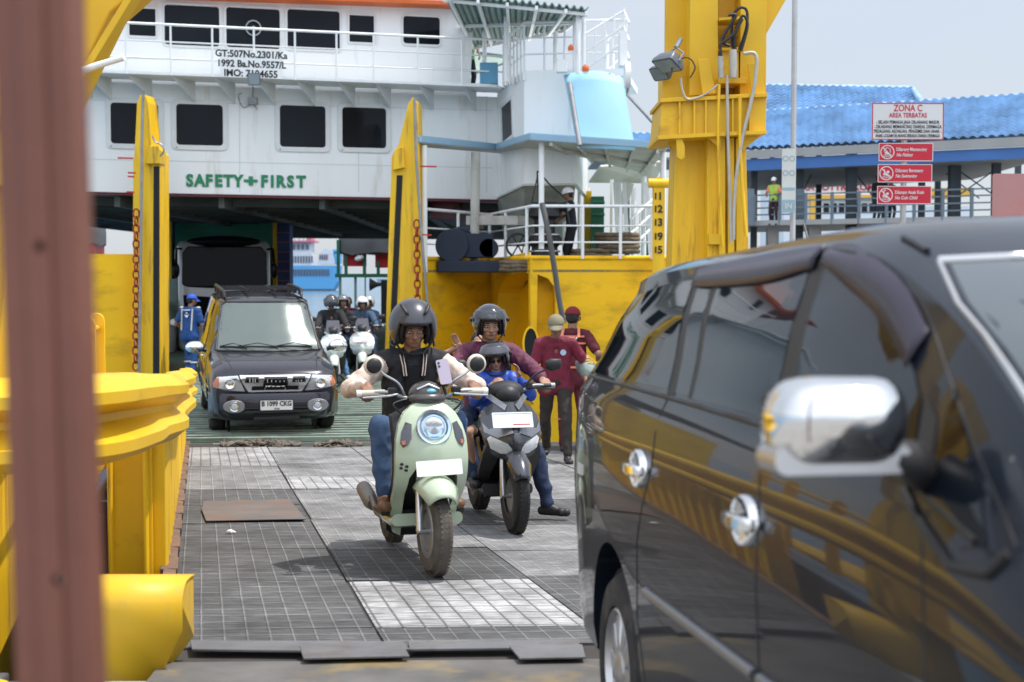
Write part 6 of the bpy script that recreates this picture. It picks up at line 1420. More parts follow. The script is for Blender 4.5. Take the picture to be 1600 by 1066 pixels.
g = G(); decal(g, bv, [(-.60, 1.22), (-.56, 1.52), (.56, 1.52), (.60, 1.22)], 'rear', .004, .1); g.out("rear_window", GLS_I, inn, 40)
for sgn in (-1, 1):
    g = G(); decal(g, bv, [(sgn * .62, .90), (sgn * .76, .90), (sgn * .74, 1.14), (sgn * .62, 1.14)][::sgn], 'rear', .012, .08); g.out("tail_light", RED, inn, 40)
    g = G(); decal(g, bv, [(sgn * .45, .70), (sgn * .72, .72), (sgn * .70, .84), (sgn * .50, .80)][::sgn], 'front', .012, .08); g.out("headlight", LMP, inn, 40)
g = G(); g.tube([hit(bv, 'left', -.9, .55, -.04)[0], (-1.03, .5, .55), (-1.07, 0, .55), (-1.03, -.5, .55), hit(bv, 'right', -.9, .55, -.04)[0]], .055, 10); g.out("rear_bumper", PNT_I, inn, 60)
g = G(); g.tube([(-.62, 0, 1.6), (-.75, 0, 1.78)], .004, 6); g.out("aerial", TRIM, inn, 0)

# ------------------------- coach inside the ferry -------------------------
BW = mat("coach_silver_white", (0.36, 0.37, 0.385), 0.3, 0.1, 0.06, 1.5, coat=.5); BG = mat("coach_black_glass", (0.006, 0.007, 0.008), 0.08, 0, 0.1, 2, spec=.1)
bd = 33.4; bc = P(352, 500, bd)
bus = thing("coach", "silver white coach with huge black windscreen parked inside the ferry", "coach", (bc.x, bd, zd), (0, 0, -math.pi / 2 + R(14)), scale=.915)
def bsec(x, W_, z0_, z1_, cr_=.16):
    pts = rrect(W_ * 2, z1_ - z0_, cr_, 5, 0, (z0_ + z1_) / 2); return [Vector((x, y, z)) for y, z in pts]
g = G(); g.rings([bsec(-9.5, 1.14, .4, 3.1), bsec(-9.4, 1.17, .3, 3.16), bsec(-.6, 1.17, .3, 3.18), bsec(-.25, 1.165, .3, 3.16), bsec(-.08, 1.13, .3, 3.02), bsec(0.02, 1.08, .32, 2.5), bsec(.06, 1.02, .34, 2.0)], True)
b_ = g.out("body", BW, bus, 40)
gb = G(); gb.rings([bsec(-.25, 1.165, .3, 3.16), bsec(-.08, 1.13, .3, 3.02), bsec(0.02, 1.08, .32, 2.5), bsec(.06, 1.02, .34, 2.0)]); 
def bfront(g, poly, x0_, th=.03, slope=0): 
    a_ = [Vector((x0_ - slope * (z - 2) if z > 2 else x0_, y, z)) for y, z in poly]; n = len(a_); b2 = [p - Vector((.3, 0, 0)) for p in a_]
    g.add(a_ + b2, [tuple(range(n)), tuple(reversed(range(n, 2 * n)))] + [(j, n + j, n + (j + 1) % n, (j + 1) % n) for j in range(n)])
g = G(); bfront(g, [(-1.08, 2.05), (-.95, 1.98), (0, 1.93), (.95, 1.98), (1.08, 2.05), (1.06, 2.85), (.92, 3.02), (-.92, 3.02), (-1.06, 2.85)], .10, slope=.10); g.out("windscreen", BG, bus, 0, bevel=.03)
g = G(); bfront(g, [(-1.02, 1.10), (-.7, .98), (0, .92), (.7, .98), (1.02, 1.10), (1.05, 1.78), (0, 1.70), (-1.05, 1.78)], .095); g.out("lower_windscreen", BG, bus, 0, bevel=.03)
g = G(); g.ell((-.3, 0, 3.14), (.5, .95, .16), 20); g.out("roof_fairing", BG, bus, 60)
for s in (-1, 1):
    g = G(); g.tube([(.05, s * 1.08, 2.95), (.30, s * 1.2, 2.95), (.42, s * 1.22, 2.6)], .03, 8); g.ell((.42, s * 1.22, 2.4), (.06, .09, .20), 14); g.out("mirror", BG, bus, 60)
    g = G(); bfront(g, [(s * .45, .66), (s * .98, .86), (s * 1.0, .76), (s * .6, .58)][::s], .11); g.out("headlight", LMP, bus, 0)
    g = G(); bfront(g, [(s * .55, .40), (s * .95, .42), (s * .95, .52), (s * .55, .50)][::s], .10); g.out("fog_slot", BG, bus, 0)
    wheel(bus, (-1.9, s * 1.02, .48), .48, .28, .28, 8, s, name="wheel"); wheel(bus, (-7.4, s * 1.02, .48), .48, .28, .28, 8, s, name="wheel")
    g = G(); g.bb(-9.2, -.5, s * 1.165, s * 1.18, 1.55, 2.75); g.out("side_window", BG, bus, 0)
g = G(); g.bb(-9, .0, -1.0, 1.0, .16, .32); g.out("underbody", TRIM, bus, 0)
# small white car left of the coach, nose just visible past the gate post
wc = P(243, 545, 31.5)
wcar = thing("parked_car", "white car mostly hidden behind the left yellow gate post", "car", (wc.x - .80, 32.3, zd), (0, 0, -math.pi / 2 + R(2)))
wcar.name = "white_car"
st = [(-3.1, .70, .3, .85, .9, .6), (-2.9, .8, .28, .88, 1.2, .55), (-2.4, .82, .26, .9, 1.45, .58), (-1.4, .82, .26, .9, 1.50, .6), (-.8, .82, .26, .9, 1.35, .62), (-.3, .82, .26, .88, 1.02, .66), (0.3, .80, .26, .80, .88, .64), (.6, .74, .26, .68, .72, .58), (.68, .68, .28, .6, .63, .52)]
sg = shell(st, .08); bv = bvh_of(sg); sg.out("body", mat("white_car_paint", (.62, .66, .62), .3, 0, .03, 2, coat=.8), wcar, 40)
g = G(); decal(g, bv, [(-.62, .98), (.62, .98), (.52, 1.38), (-.52, 1.38)], 'front', .004, .1); g.out("windscreen", GLS_I, wcar, 40)
for s in (-1, 1):
    g = G(); decal(g, bv, [(s * .45, .60), (s * .72, .62), (s * .74, .74), (s * .5, .74)][::s], 'front', .01, .1); g.out("headlight", LMP, wcar, 40); wheel(wcar, (0, s * .75, .3), .3, .18, .18, 5, s); wheel(wcar, (-2.4, s * .75, .3), .3, .18, .18, 5, s)
    g = G(); g.ell((-.45, s * .95, 1.0), (.07, .12, .09), 14); g.out("door_mirror", WRAIL, wcar, 60)
# =====================================================================
#                     PEOPLE AND SCOOTERS
# =====================================================================
SKIN = mat("skin_brown", (0.24, 0.125, 0.078), 0.55, 0, 0.10, 14, 0.06, 90)
SKIN2 = mat("skin_tan", (0.33, 0.185, 0.12), 0.55, 0, 0.08, 14, 0.05, 90)
HAIR = mat("black_hair", (0.012, 0.010, 0.009), 0.6, 0, 0.3, 30, 0.4, 120)
EYEW = mat("eye_white", (0.55, 0.53, 0.50), 0.3, 0, 0.03, 10); LIP = mat("lips", (0.20, 0.07, 0.055), 0.5, 0, 0.08, 30)
def fab(name, col, rough=.85, bump=.35, bs=90, var=.12, dirt=None): return mat(name, col, rough, 0, var, 7, bump, bs, dirt=dirt, ds=5, da=.6, dth=.5)
def sv(v): return Vector(v)
def capsule(g, a, b, ra, rb, n=14):
    a, b = Vector(a), Vector(b); d = b - a; L = d.length
    if L < 1e-5: g.ell(a, ra, n); return
    t = d / L; path = []; rr = []
    for k in range(1, 5): ang_ = math.pi / 2 * k / 4; path.append(a - t * ra * math.cos(ang_)); rr.append(ra * math.sin(ang_))
    for k in range(4, 0, -1): ang_ = math.pi / 2 * k / 4; path.append(b + t * rb * math.cos(ang_)); rr.append(rb * math.sin(ang_))
    if L < 2e-3: pass
    g.tube(path, rr, n)
def blob(name, prims, mats, parent, vox=.012, smooth=6, wr=0.0, wsc=9.0, shade=60, seed=0, label=None):
    """continuous surface grown over tapered capsules / ellipsoids, coloured per nearest bone"""
    g = G()
    for p in prims:
        if p[0] == 'c': capsule(g, p[1], p[2], p[3], p[4])
        else: g.ell(p[1], p[2], 16, p[3])
    me = bpy.data.meshes.new(name); me.from_pydata(g.v, [], g.f); o = bpy.data.objects.new(name, me); C.objects.link(o)
    m = o.modifiers.new("r", 'REMESH'); m.mode = 'VOXEL'; m.voxel_size = vox
    m2 = o.modifiers.new("s", 'SMOOTH'); m2.iterations = smooth; m2.factor = .5
    nm = bpy.data.meshes.new_from_object(o.evaluated_get(bpy.context.evaluated_depsgraph_get())); o.modifiers.clear(); o.data = nm; nm.name = name
    n = len(nm.vertices); co_ = np.empty(n * 3); nm.vertices.foreach_get("co", co_); co_ = co_.reshape(-1, 3)
    if wr:
        no = np.empty(n * 3); nm.vertices.foreach_get("normal", no); no = no.reshape(-1, 3); off = np.empty(n)
        for i in range(n):
            c = co_[i]; q = Vector((c[0] * wsc + seed, c[1] * wsc + 3 * seed, c[2] * wsc * .8)); v = mnoise.noise(q); w2 = mnoise.noise(q * 2.3)
            off[i] = (1 - 2.2 * abs(v)) * .8 + .35 * w2
        co_ = co_ + no * (off * wr)[:, None]; nm.vertices.foreach_set("co", co_.ravel())
    nm.materials.clear()
    if not isinstance(mats, (list, tuple)): mats = [mats]
    for m_ in mats: nm.materials.append(m_)
    if len(mats) > 1:
        nf = len(nm.polygons); fc = np.empty(nf * 3); nm.polygons.foreach_get("center", fc); fc = fc.reshape(-1, 3); best = np.full(nf, 1e9); idx = np.zeros(nf, int)
        for p in prims:
            mi_ = p[5] if p[0] == 'c' else p[4]
            if p[0] == 'c':
                a, b = np.array(p[1]), np.array(p[2]); d = b - a; t = np.clip(((fc - a) @ d) / max(d @ d, 1e-9), 0, 1); r = p[3] + (p[4] - p[3]) * t; dist = np.linalg.norm(fc - a - t[:, None] * d, axis=1) - r
            else:
                c = np.array(p[1]); rot = np.array(p[3]) if p[3] is not None else np.eye(3); rad = p[2] if not isinstance(p[2], (int, float)) else (p[2],) * 3; q = (fc - c) @ rot / np.array(rad); dist = (np.linalg.norm(q, axis=1) - 1) * min(rad)
            k = dist < best; best[k] = dist[k]; idx[k] = mi_
        nm.polygons.foreach_set("material_index", idx.astype(np.int32))
    nm.shade_smooth(); o.parent = parent; nm.update()
    if label: o["label"] = label
    return o
def ik(a, b, l1, l2, pole):
    a, b, pole = Vector(a), Vector(b), Vector(pole); d = b - a; L = min(d.length, (l1 + l2) * .995); t = d.normalized(); b2 = a + t * L
    x = (l1 * l1 - l2 * l2 + L * L) / (2 * L); h = math.sqrt(max(l1 * l1 - x * x, 0)); p = (pole - t * pole.dot(t)).normalized(); return a + t * x + p * h, b2
def hand_prims(w, d, nrm, curl, s, side, mi=0, spread=.0):
    """palm + five fingers; d finger direction, nrm palm normal, side +1 left hand"""
    d, nrm = Vector(d).normalized(), Vector(nrm); nrm = (nrm - d * nrm.dot(d)).normalized(); ac = d.cross(nrm).normalized() * side; P_ = []
    k1 = w + d * .045 * s; P_.append(('c', w, w + d * .02 * s, .024 * s, .026 * s, mi))
    for o_, r in ((-.024, .014), (-.008, .015), (.008, .015), (.024, .014)): P_.append(('c', w + d * .015 * s + ac * o_ * .7 * s, w + d * .078 * s + ac * o_ * s, r * s, .0125 * s, mi))
    for o_, L in ((.030, .034), (.011, .040), (-.009, .038), (-.028, .030)):
        p = w + d * .082 * s + ac * o_ * s; a_ = 0; dr = (d + ac * o_ * spread * 10).normalized()
        for j, (f, rr) in enumerate(((1.0, .0098), (.72, .0088), (.55, .0078))):
            a_ += curl * (.75 if j == 0 else 1.0); v = (dr * math.cos(a_) + nrm * math.sin(a_)); q = p + v * L * f * s; P_.append(('c', p, q, rr * s, rr * .92 * s, mi)); p = q
    b = w + d * .025 * s + ac * .030 * s; t1 = b + (d * .6 + ac * .7 + nrm * (.35 + .3 * curl)).normalized() * .038 * s; t2 = t1 + (d * .8 + nrm * (.5 * curl + .1) - ac * .2 * curl).normalized() * .030 * s
    P_ += [('c', w + d * .01 * s, b, .018 * s, .016 * s, mi), ('c', b, t1, .014 * s, .011 * s, mi), ('c', t1, t2, .011 * s, .009 * s, mi)]
    return P_
def rotm(yaw=0, pitch=0, roll=0): return (Matrix.Rotation(yaw, 3, 'Z') @ Matrix.Rotation(pitch, 3, 'Y') @ Matrix.Rotation(roll, 3, 'X'))
def person(label, root_loc, root_rot, s=1.0, pel=(0, 0, .95), lean=0.0, side=0.0, head=(0, 0, 0), hands=None, feet=None, top=None, sleeve='long', topr=1.0, legs=None, shoes=None, skin=None, vox=.010, elbow=None, knee=None,
           hand_dirs=None, group=None, wr=.008, face=True, hair=True, topmats=None, topm=None, shorts=False, footdir=None, curl=(1.0, 1.0), belly=1.0, hunch=0.0, scale=None, skirt=.0, glasses=False):
    T = thing("person", label, "person", root_loc, root_rot, group); T.name = "person"
    skin = skin or SKIN; pel = Vector(pel); Rt = rotm(0, lean, side); u = Rt @ Vector((0, 0, 1)); fw = Rt @ Vector((1, 0, 0)); lf = Rt @ Vector((0, 1, 0))
    waist = pel + u * .12 * s; chest = pel + u * .30 * s + fw * .01 * s; sh0 = pel + u * (.455) * s + fw * hunch * .06 * s; nb = pel + u * .50 * s + fw * (.01 + hunch * .07) * s
    Hm = rotm(head[0], head[1], head[2]); hc = nb + u * .075 * s + Hm @ Vector((.028, 0, .075)) * s
    hands = hands or (pel + Vector((.05, .28, -.08)) * s, pel + Vector((.05, -.28, -.08)) * s); feet = feet or (Vector((0, .1 * s, .08 * s)), Vector((0, -.1 * s, .08 * s)))
    SK = []; TP = []; LG = []; SHP = []
    # head and neck
    h = lambda x, y, z: hc + Hm @ (Vector((x, y, z)) * s)
    SK += [('e', h(-.012, 0, .022), (.093 * s, .074 * s, .090 * s), Hm, 0), ('e', h(.012, 0, -.030), (.070 * s, .062 * s, .078 * s), Hm, 0), ('e', h(.050, 0, -.078), (.030 * s, .032 * s, .022 * s), Hm, 0),
           ('c', nb - u * .03 * s, h(-.02, 0, -.05), .056 * s, .052 * s, 0)]
    if face:
        SK += [('c', h(.078, 0, .010), h(.101, 0, -.026), .010 * s, .0145 * s, 0), ('e', h(.090, .012, -.030), (.011 * s, .010 * s, .008 * s), Hm, 0), ('e', h(.090, -.012, -.030), (.011 * s, .010 * s, .008 * s), Hm, 0), ('c', h(.073, .045, .024), h(.084, .012, .020), .010 * s, .011 * s, 0), ('c', h(.073, -.045, .024), h(.084, -.012, .020), .010 * s, .011 * s, 0),
               ('e', h(.058, .038, -.020), (.022 * s, .022 * s, .020 * s), Hm, 0), ('e', h(.058, -.038, -.020), (.022 * s, .022 * s, .020 * s), Hm, 0), ('c', h(.076, -.020, -.056), h(.076, .020, -.056), .011 * s, .011 * s, 0)]
    for y in (-1, 1): SK.append(('e', h(-.006, y * .077, -.008), (.020 * s, .010 * s, .031 * s), Hm, 0))
    jo = {}
    for i, (sd, hd) in enumerate(((1, hands[0]), (-1, hands[1]))):
        shp = sh0 + lf * sd * .178 * s - u * .015 * s; pole = Vector((-.35, sd * .55, -.8)) if not elbow else Vector(elbow[i]); e, w = ik(shp, hd, .285 * s, .255 * s, pole)
        dd = (w - e).normalized(); nn = Vector((0, -sd, -.2)); fd = dd
        if hand_dirs and hand_dirs[i]: fd, nn = Vector(hand_dirs[i][0]), Vector(hand_dirs[i][1])
        SK.append(('c', e, w, .040 * s, .027 * s, 0)); SK += hand_prims(w, fd, nn, curl[i], s * 1.02, sd, 0)
        if sleeve != 'long': SK.append(('c', shp, e, .046 * s, .040 * s, 0))
        sm = 1
        tr = topr; TP.append(('c', sh0 + lf * sd * .10 * s, shp, .068 * s, .066 * s * tr, 0))
        if sleeve == 'long':
            mid = (shp + e) / 2; TP += [('c', shp, mid, .064 * s * tr, .058 * s * tr, sm), ('c', mid, e, .058 * s * tr, .052 * s * tr, sm), ('c', e, e.lerp(w, .5), .052 * s * tr, .046 * s * tr, sm), ('c', e.lerp(w, .5), e.lerp(w, .84), .047 * s * tr, .040 * s, sm), ('c', e.lerp(w, .86), e.lerp(w, .93), .033 * s, .032 * s, sm)]
        else: TP += [('c', shp, shp.lerp(e, .72), .064 * s * tr, .060 * s * tr, sm)]
    # torso garment
    if skirt: TP += [('c', pel + lf * q_ * .095 * s - u * (skirt + .03) * s, waist + lf * q_ * .07 * s, .118 * s, .10 * s, 0) for q_ in (-1, 1)]
    TP += [('c', pel - u * (.01 + skirt) * s, waist, .10 * s, .10 * s, 0), ('c', chest + lf * .075 * s, sh0 + lf * .09 * s, .098 * s, .070 * s, 0), ('c', chest - lf * .075 * s, sh0 - lf * .09 * s, .098 * s, .070 * s, 0), ('c', waist + lf * .06 * s, chest + lf * .07 * s, .098 * s * belly, .10 * s, 0), ('c', waist - lf * .06 * s, chest - lf * .07 * s, .098 * s * belly, .10 * s, 0),
           ('c', pel - u * (.02 + skirt) * s + lf * .07 * s, waist + lf * .06 * s, .108 * s * (1 + skirt), .10 * s * belly, 0), ('c', pel - u * (.02 + skirt) * s - lf * .07 * s, waist - lf * .06 * s, .108 * s * (1 + skirt), .10 * s * belly, 0), ('c', sh0, nb - u * .01 * s, .085 * s, .062 * s, 0)]
    for i, (sd, ft) in enumerate(((1, feet[0]), (-1, feet[1]))):
        hp = pel + lf * sd * .085 * s - u * .03 * s; pole = Vector((1, sd * .25, .2)) if not knee else Vector(knee[i]); k, a = ik(hp, ft, .43 * s, .41 * s, pole)
        fd = Vector((1, sd * .15, 0)) if not footdir else Vector(footdir[i]); fd.normalize()
        if shorts: SK += [('c', hp.lerp(k, .5), k, .066 * s, .050 * s, 0), ('c', k, k.lerp(a, .35), .050 * s, .052 * s, 0), ('c', k.lerp(a, .35), a, .052 * s, .033 * s, 0), ('c', a, a + fd * .05 * s - Vector((0, 0, .03 * s)), .035 * s, .03 * s, 0)]; LG += [('c', hp, hp.lerp(k, .6), .092 * s, .082 * s, 0)]
        else:
            SK.append(('c', k.lerp(a, .8), a - Vector((0, 0, .02 * s)), .036 * s, .034 * s, 0)); LG += [('c', hp, hp.lerp(k, .5), .092 * s, .078 * s, 0), ('c', hp.lerp(k, .5), k, .078 * s, .062 * s, 0), ('c', k, k.lerp(a, .4), .062 * s, .058 * s, 0), ('c', k.lerp(a, .4), a + (k - a) * .06, .058 * s, .050 * s, 0)]
        heel = a - fd * .045 * s - Vector((0, 0, .045 * s)); toe = a + fd * .145 * s - Vector((0, 0, .052 * s)); SHP.append([('c', heel, toe, .036 * s, .032 * s, 0), ('c', a - Vector((0, 0, .02 * s)), (heel + toe) / 2 + Vector((0, 0, .012 * s)), .043 * s, .040 * s, 0), ('c', toe - fd * .04 * s + fd.cross(Vector((0, 0, 1))) * .012 * s, toe - fd * .01 * s - fd.cross(Vector((0, 0, 1))) * .012 * s, .033 * s, .033 * s, 0)]); jo[i] = (hp, k, a, fd, heel, toe)
    LG += [('c', pel + lf * .05 * s, pel - lf * .05 * s, .108 * s, .108 * s, 0), ('c', pel + lf * .07 * s, jo[0][0], .10 * s, .095 * s, 0), ('c', pel - lf * .07 * s, jo[1][0], .10 * s, .095 * s, 0)]
    SK += [('c', pel, chest, .06 * s, .07 * s, 0), ('c', chest, nb, .07 * s, .055 * s, 0)]
    for sd in (1, -1):   # keep the body one connected figure below the clothes
        SK.append(('c', chest, sh0 + lf * sd * .178 * s - u * .015 * s, .05 * s, .045 * s, 0)); i = 0 if sd > 0 else 1; SK.append(('c', pel, jo[i][0], .06 * s, .055 * s, 0)); SK.append(('c', jo[i][0], jo[i][1], .055 * s, .042 * s, 0)); SK.append(('c', jo[i][1], jo[i][2], .040 * s, .03 * s, 0))
        shp = sh0 + lf * sd * .178 * s - u * .015 * s; hd = hands[i]; pole = Vector((-.35, sd * .55, -.8)) if not elbow else Vector(elbow[i]); e, w = ik(shp, hd, .285 * s, .255 * s, pole); SK.append(('c', shp, e, .042 * s, .038 * s, 0))
    blob("body", SK, skin, T, min(vox, .0068 * s if face else vox), 3 if face else 5)
    blob("shirt" if sleeve != 'long' else "jacket", TP, topmats or [top, top], T, vox, 4, wr, 15, seed=len(label))
    blob("shorts" if shorts else "trousers", LG, legs, T, vox, 5, min(wr, .016), 11, seed=3 + len(label))
    for q in SHP: blob("shoe", q, shoes or BLK, T, min(vox, .009), 3)
    if face:
        for y in (-1, 1):
            g = G(); g.ell(h(.0795, y * .031, .004), (.0065 * s, .0125 * s, .0052 * s), 12, Hm); ey = g.out("eye", EYEW, T, 60); g = G(); g.ell(h(.0845, y * .031, .003), (.0035 * s, .0052 * s, .0050 * s), 10, Hm); g.out("iris", HAIR, ey, 60)
            g = G(); g.tube([h(.0875, y * .014, .0225), h(.088, y * .030, .0285), h(.078, y * .050, .024)], [.0035 * s, .0045 * s, .002 * s], 6); g.out("eyebrow", HAIR, T, 60)
        g = G(); g.tube([h(.079, .024, -.0555), h(.0885, .010, -.0535), h(.089, 0, -.055), h(.0885, -.010, -.0535), h(.079, -.024, -.0555)], [.002 * s, .0055 * s, .0055 * s, .0055 * s, .002 * s], 6); g.out("lips", LIP, T, 60)
    if glasses:
        g = G()
        for y in (-1, 1): g.ell(h(.090, y * .033, .004), (.006 * s, .027 * s, .020 * s), 16, Hm); g.tube([h(.088, y * .058, .008), h(.01, y * .080, .006)], .003 * s, 5)
        g.tube([h(.095, -.01, .008), h(.095, .01, .008)], .003 * s, 5); g.out("sunglasses", DGL, T, 60)
    if hair:
        blob("hair", [('e', h(-.028, 0, .036), (.094 * s, .082 * s, .088 * s), Hm, 0), ('e', h(-.05, 0, -.01), (.06 * s, .074 * s, .07 * s), Hm, 0)], HAIR, T, vox, 3, .004, 30)
    T["_"] = 0; del T["_"]
    return T, dict(h=h, Hm=Hm, hc=hc, nb=nb, u=u, fw=fw, lf=lf, chest=chest, pel=pel, waist=waist, sh0=sh0, jo=jo, s=s)
def shellgrid(h, Hm, s, rx, ry, rz, cen, thf, n=56, m=18, ph0=-180, ph1=180, t0=0.0):
    rows = []
    for j in range(m + 1):
        row = []
        for i in range(n + 1):
            ph = R(ph0 + (ph1 - ph0) * i / n); th = R(thf(math.degrees(ph)) * (t0 + (1 - t0) * j / m)); row.append(h(cen[0] + rx * math.sin(th) * math.cos(ph), cen[1] + ry * math.sin(th) * math.sin(ph), cen[2] + rz * math.cos(th)))
        rows.append(row)
    return rows
def sstep(a, b, x): t = min(1, max(0, (x - a) / (b - a))); return t * t * (3 - 2 * t)
def helmet(T, K, m, label_style="open", visor=None, lining=None, half=False, low=128, vis_range=(58, 80), peak=False, big=1.0):
    h, Hm, s = K['h'], K['Hm'], K['s'] * big; hh = lambda x, y, z: K['hc'] + Hm @ (Vector((x, y, z)) * s)
    thf = lambda p: 74 + (low - 74) * sstep(44, 60, abs(p)) + 6 * sstep(100, 180, abs(p))
    g = G(); g.grid(shellgrid(hh, Hm, s, .148, .128, .142, (-.012, 0, .020), thf)); he = g.out("helmet", m, T, 70, solid=.022 * s, weld=True)
    g = G(); thf2 = lambda p: 77 + (low + 4 - 77) * sstep(36, 52, abs(p)); g.grid(shellgrid(hh, Hm, s, .126, .108, .122, (-.010, 0, .018), thf2, t0=.35)); g.out("lining", lining or BLK, he, 70, solid=.018 * s, weld=True)
    g = G(); g.tube([hh(.136 * math.cos(R(a)) - .012, .118 * math.sin(R(a)), .020 + .142 * math.cos(R(thf(a)))) for a in range(-180, 180, 8)], .005 * s, 6, closed=True); g.out("edge_trim", BLK, he, 60)
    g = G(); g.tube([hh(.02, .098, -.06), hh(.045, .055, -.112), hh(.05, 0, -.122), hh(.045, -.055, -.112), hh(.02, -.098, -.06)], .006 * s, 6); g.out("chin_strap", BLK, he, 60)
    if visor:
        a_, b_ = vis_range; rows = []
        for j in range(9):
            th = R(a_ + (b_ - a_) * j / 8); rows.append([hh(-.012 + .163 * math.sin(th) * math.cos(R(p)), .140 * math.sin(th) * math.sin(R(p)), .020 + .150 * math.cos(th)) for p in range(-84, 85, 6)])
        g = G(); g.grid(rows); g.out("visor", visor, he, 80, solid=.003)
        for y in (-1, 1): g = G(); g.cyl(hh(-.012 + .0, y * .130, .045), hh(-.012, y * .148, .045), .016 * s, n=14); g.out("visor_pivot", BLK, he, 40)
    return he
def cap(T, K, m, back=False):
    h, Hm, s = K['h'], K['Hm'], K['s']; g = G(); g.grid(shellgrid(h, Hm, s, .112, .096, .108, (-.014, 0, .030), lambda p: 86 - 4 * math.cos(R(p)))); c_ = g.out("cap", m, T, 70, solid=.006, weld=True)
    rows = []
    for j in range(5):
        rows.append([h(-.014 + (.108 + .020 * j * math.cos(R(p * .9)) ) * math.cos(R(p)), .094 * math.sin(R(p)), .040 - .010 * j * .9 - .02 * (abs(p) / 60) ** 2) for p in range(-60, 61, 10)])
    g = G(); g.grid(rows); g.out("peak", m, c_, 70, solid=.005); return c_

# ------------------------------ scooters ------------------------------
def surf_panel(g, outline, f, th, step=.03, mi=None):
    n = len(outline); bd = []
    for i in range(n):
        a, b = Vector(outline[i]), Vector(outline[(i + 1) % n]); m = max(1, int((b - a).length / step)); bd += [a.lerp(b, k / m) for k in range(m)]
    m = len(bd); pts = list(bd)
    def ins(x, y):
        c = False
        for i in range(m):
            x1, y1 = bd[i]; x2, y2 = bd[(i + 1) % m]
            if (y1 > y) != (y2 > y) and x < (x2 - x1) * (y - y1) / (y2 - y1) + x1: c = not c
        return c
    xs = [p.x for p in bd]; ys = [p.y for p in bd]; x = min(xs) + step * .5
    while x < max(xs):
        y = min(ys) + step * .5
        while y < max(ys):
            if ins(x, y) and min((Vector((x, y)) - q).length for q in bd) > step * .4: pts.append(Vector((x, y)))
            y += step
        x += step
    ov, oe, of, *_ = delaunay_2d_cdt(pts, [(i, (i + 1) % m) for i in range(m)], [], 1, 1e-6)
    F = [tuple(t) for t in of]; A = [Vector((f(v.x, v.y), v.x, v.y)) for v in ov]; B = [p - Vector((th, 0, 0)) for p in A]; k = len(A)
    g.add(A + B, F + [tuple(i + k for i in reversed(t)) for t in F], mi)
    TA = [Vector((f(q.x, q.y), q.x, q.y)) for q in bd]; TB = [p - Vector((th, 0, 0)) for p in TA]; g.add(TA + TB, [(j, (j + 1) % m, m + (j + 1) % m, m + j) for j in range(m)], mi)
def pl(tab, z):
    if z <= tab[0][0]: return tab[0][1]
    if z >= tab[-1][0]: return tab[-1][1]
    return interp([(a, b) for a, b in tab], z)[1]
def sweep_fender(r0, a0, a1, hw, n=18, drop=.05, c=(0, .26)):
    rows = []
    for i in range(n + 1):
        a = R(a0 + (a1 - a0) * i / n); f = i / n; w_ = hw * (.55 + .45 * math.sin(math.pi * min(1, max(0, f * .9 + .08)))); row = []
        for k in range(9):
            t = -1 + k / 4; rr = r0 - drop * abs(t) ** 2.4; row.append(Vector((c[0] + rr * math.cos(a), w_ * t, c[1] + rr * math.sin(a))))
        rows.append(row)
    return rows
def scooter_common(T, paint, R_, wy, rimmat, steer=0.0, tyrem=None):
    S = Matrix.Rotation(steer, 4, 'Z')
    wheel(T, (0, 0, R_), R_, .095, R_ * .60, 7, 1, rimmat, steer, "front_wheel", tyrem); wheel(T, (-1.25, 0, R_), R_, .11, R_ * .58, 7, 1, rimmat, 0, "rear_wheel", tyrem)
    g = G()
    for y in (-.085, .085): g.tube([S @ Vector((0, y, R_)), S @ Vector((-.05, y * .9, R_ + .22)), Vector((-.13, y * .6, .62))], [.022, .020, .022], 10)
    g.cyl(S @ Vector((0, -.10, R_)), S @ Vector((0, .10, R_)), .018, n=10); g.tube([(-.10, 0, .52), (-.27, 0, 1.0)], .025, 10); g.out("fork", SIL, T, 50)
    g = G(); g.box((-.95, .12, .30), (.42, .10, .20)); g.cyl((-1.25, .07, R_), (-1.25, .18, R_), .10, n=20); g.cyl((-.78, .07, .32), (-.78, .18, .32), .10, n=20); g.box((-.9, 0, .34), (.35, .16, .2)); g.out("engine", STL, T, 40, bevel=.02)
    g = G(); g.tube([(-.80, -.13, .22), (-1.0, -.15, .24), (-1.12, -.16, .32)], .022, 8); g.tube([(-1.10, -.15, .27), (-1.18, -.155, .28), (-1.42, -.16, .34), (-1.46, -.16, .35)], [.04, .05, .05, .025], 14); g.out("exhaust", mat("exhaust_grey", (.22, .20, .18), .5, .6, .2, 6, dirt=(.2, .12, .08), ds=6, da=.5), T, 50)
    g = G(); g.tube([(-.62, .05, .26), (-.66, .22, .10)], .012, 6); g.tube([(-.55, -.10, .2), (-.55, .10, .2)], .015, 6); g.out("centre_stand", BLK, T, 40)
def bars(T, z, x, hw, gripm, leverm, ends=SIL, w=.0):
    g = G(); g.tube(smoothpath([(x - .06, -hw, z), (x - .02, -hw * .6, z + .005), (x, -.1, z - .03), (x, .1, z - .03), (x - .02, hw * .6, z + .005), (x - .06, hw, z)], 5), .012, 8); g.out("handlebar", STL, T, 60)
    for s in (-1, 1):
        g = G(); g.tube([(x - .035, s * (hw - .13), z + .003), (x - .06, s * hw, z)], .019, 12); gr_ = g.out("grip", gripm, T, 50)
        g = G(); g.cyl((x - .06, s * hw, z), (x - .065, s * (hw + .03), z), .021, n=14); g.out("bar_end", ends, gr_, 40)
        g = G(); g.tube(smoothpath([(x + .02, s * (hw - .19), z - .005), (x + .045, s * (hw - .12), z - .012), (x + .03, s * (hw + .01), z - .02)], 4), .007, 6); g.out("brake_lever", leverm, T, 60)
        g = G(); g.box((x - .02, s * (hw - .17), z + .005), (.06, .05, .055)); g.out("switch_block", BLK, T, 0, bevel=.01)
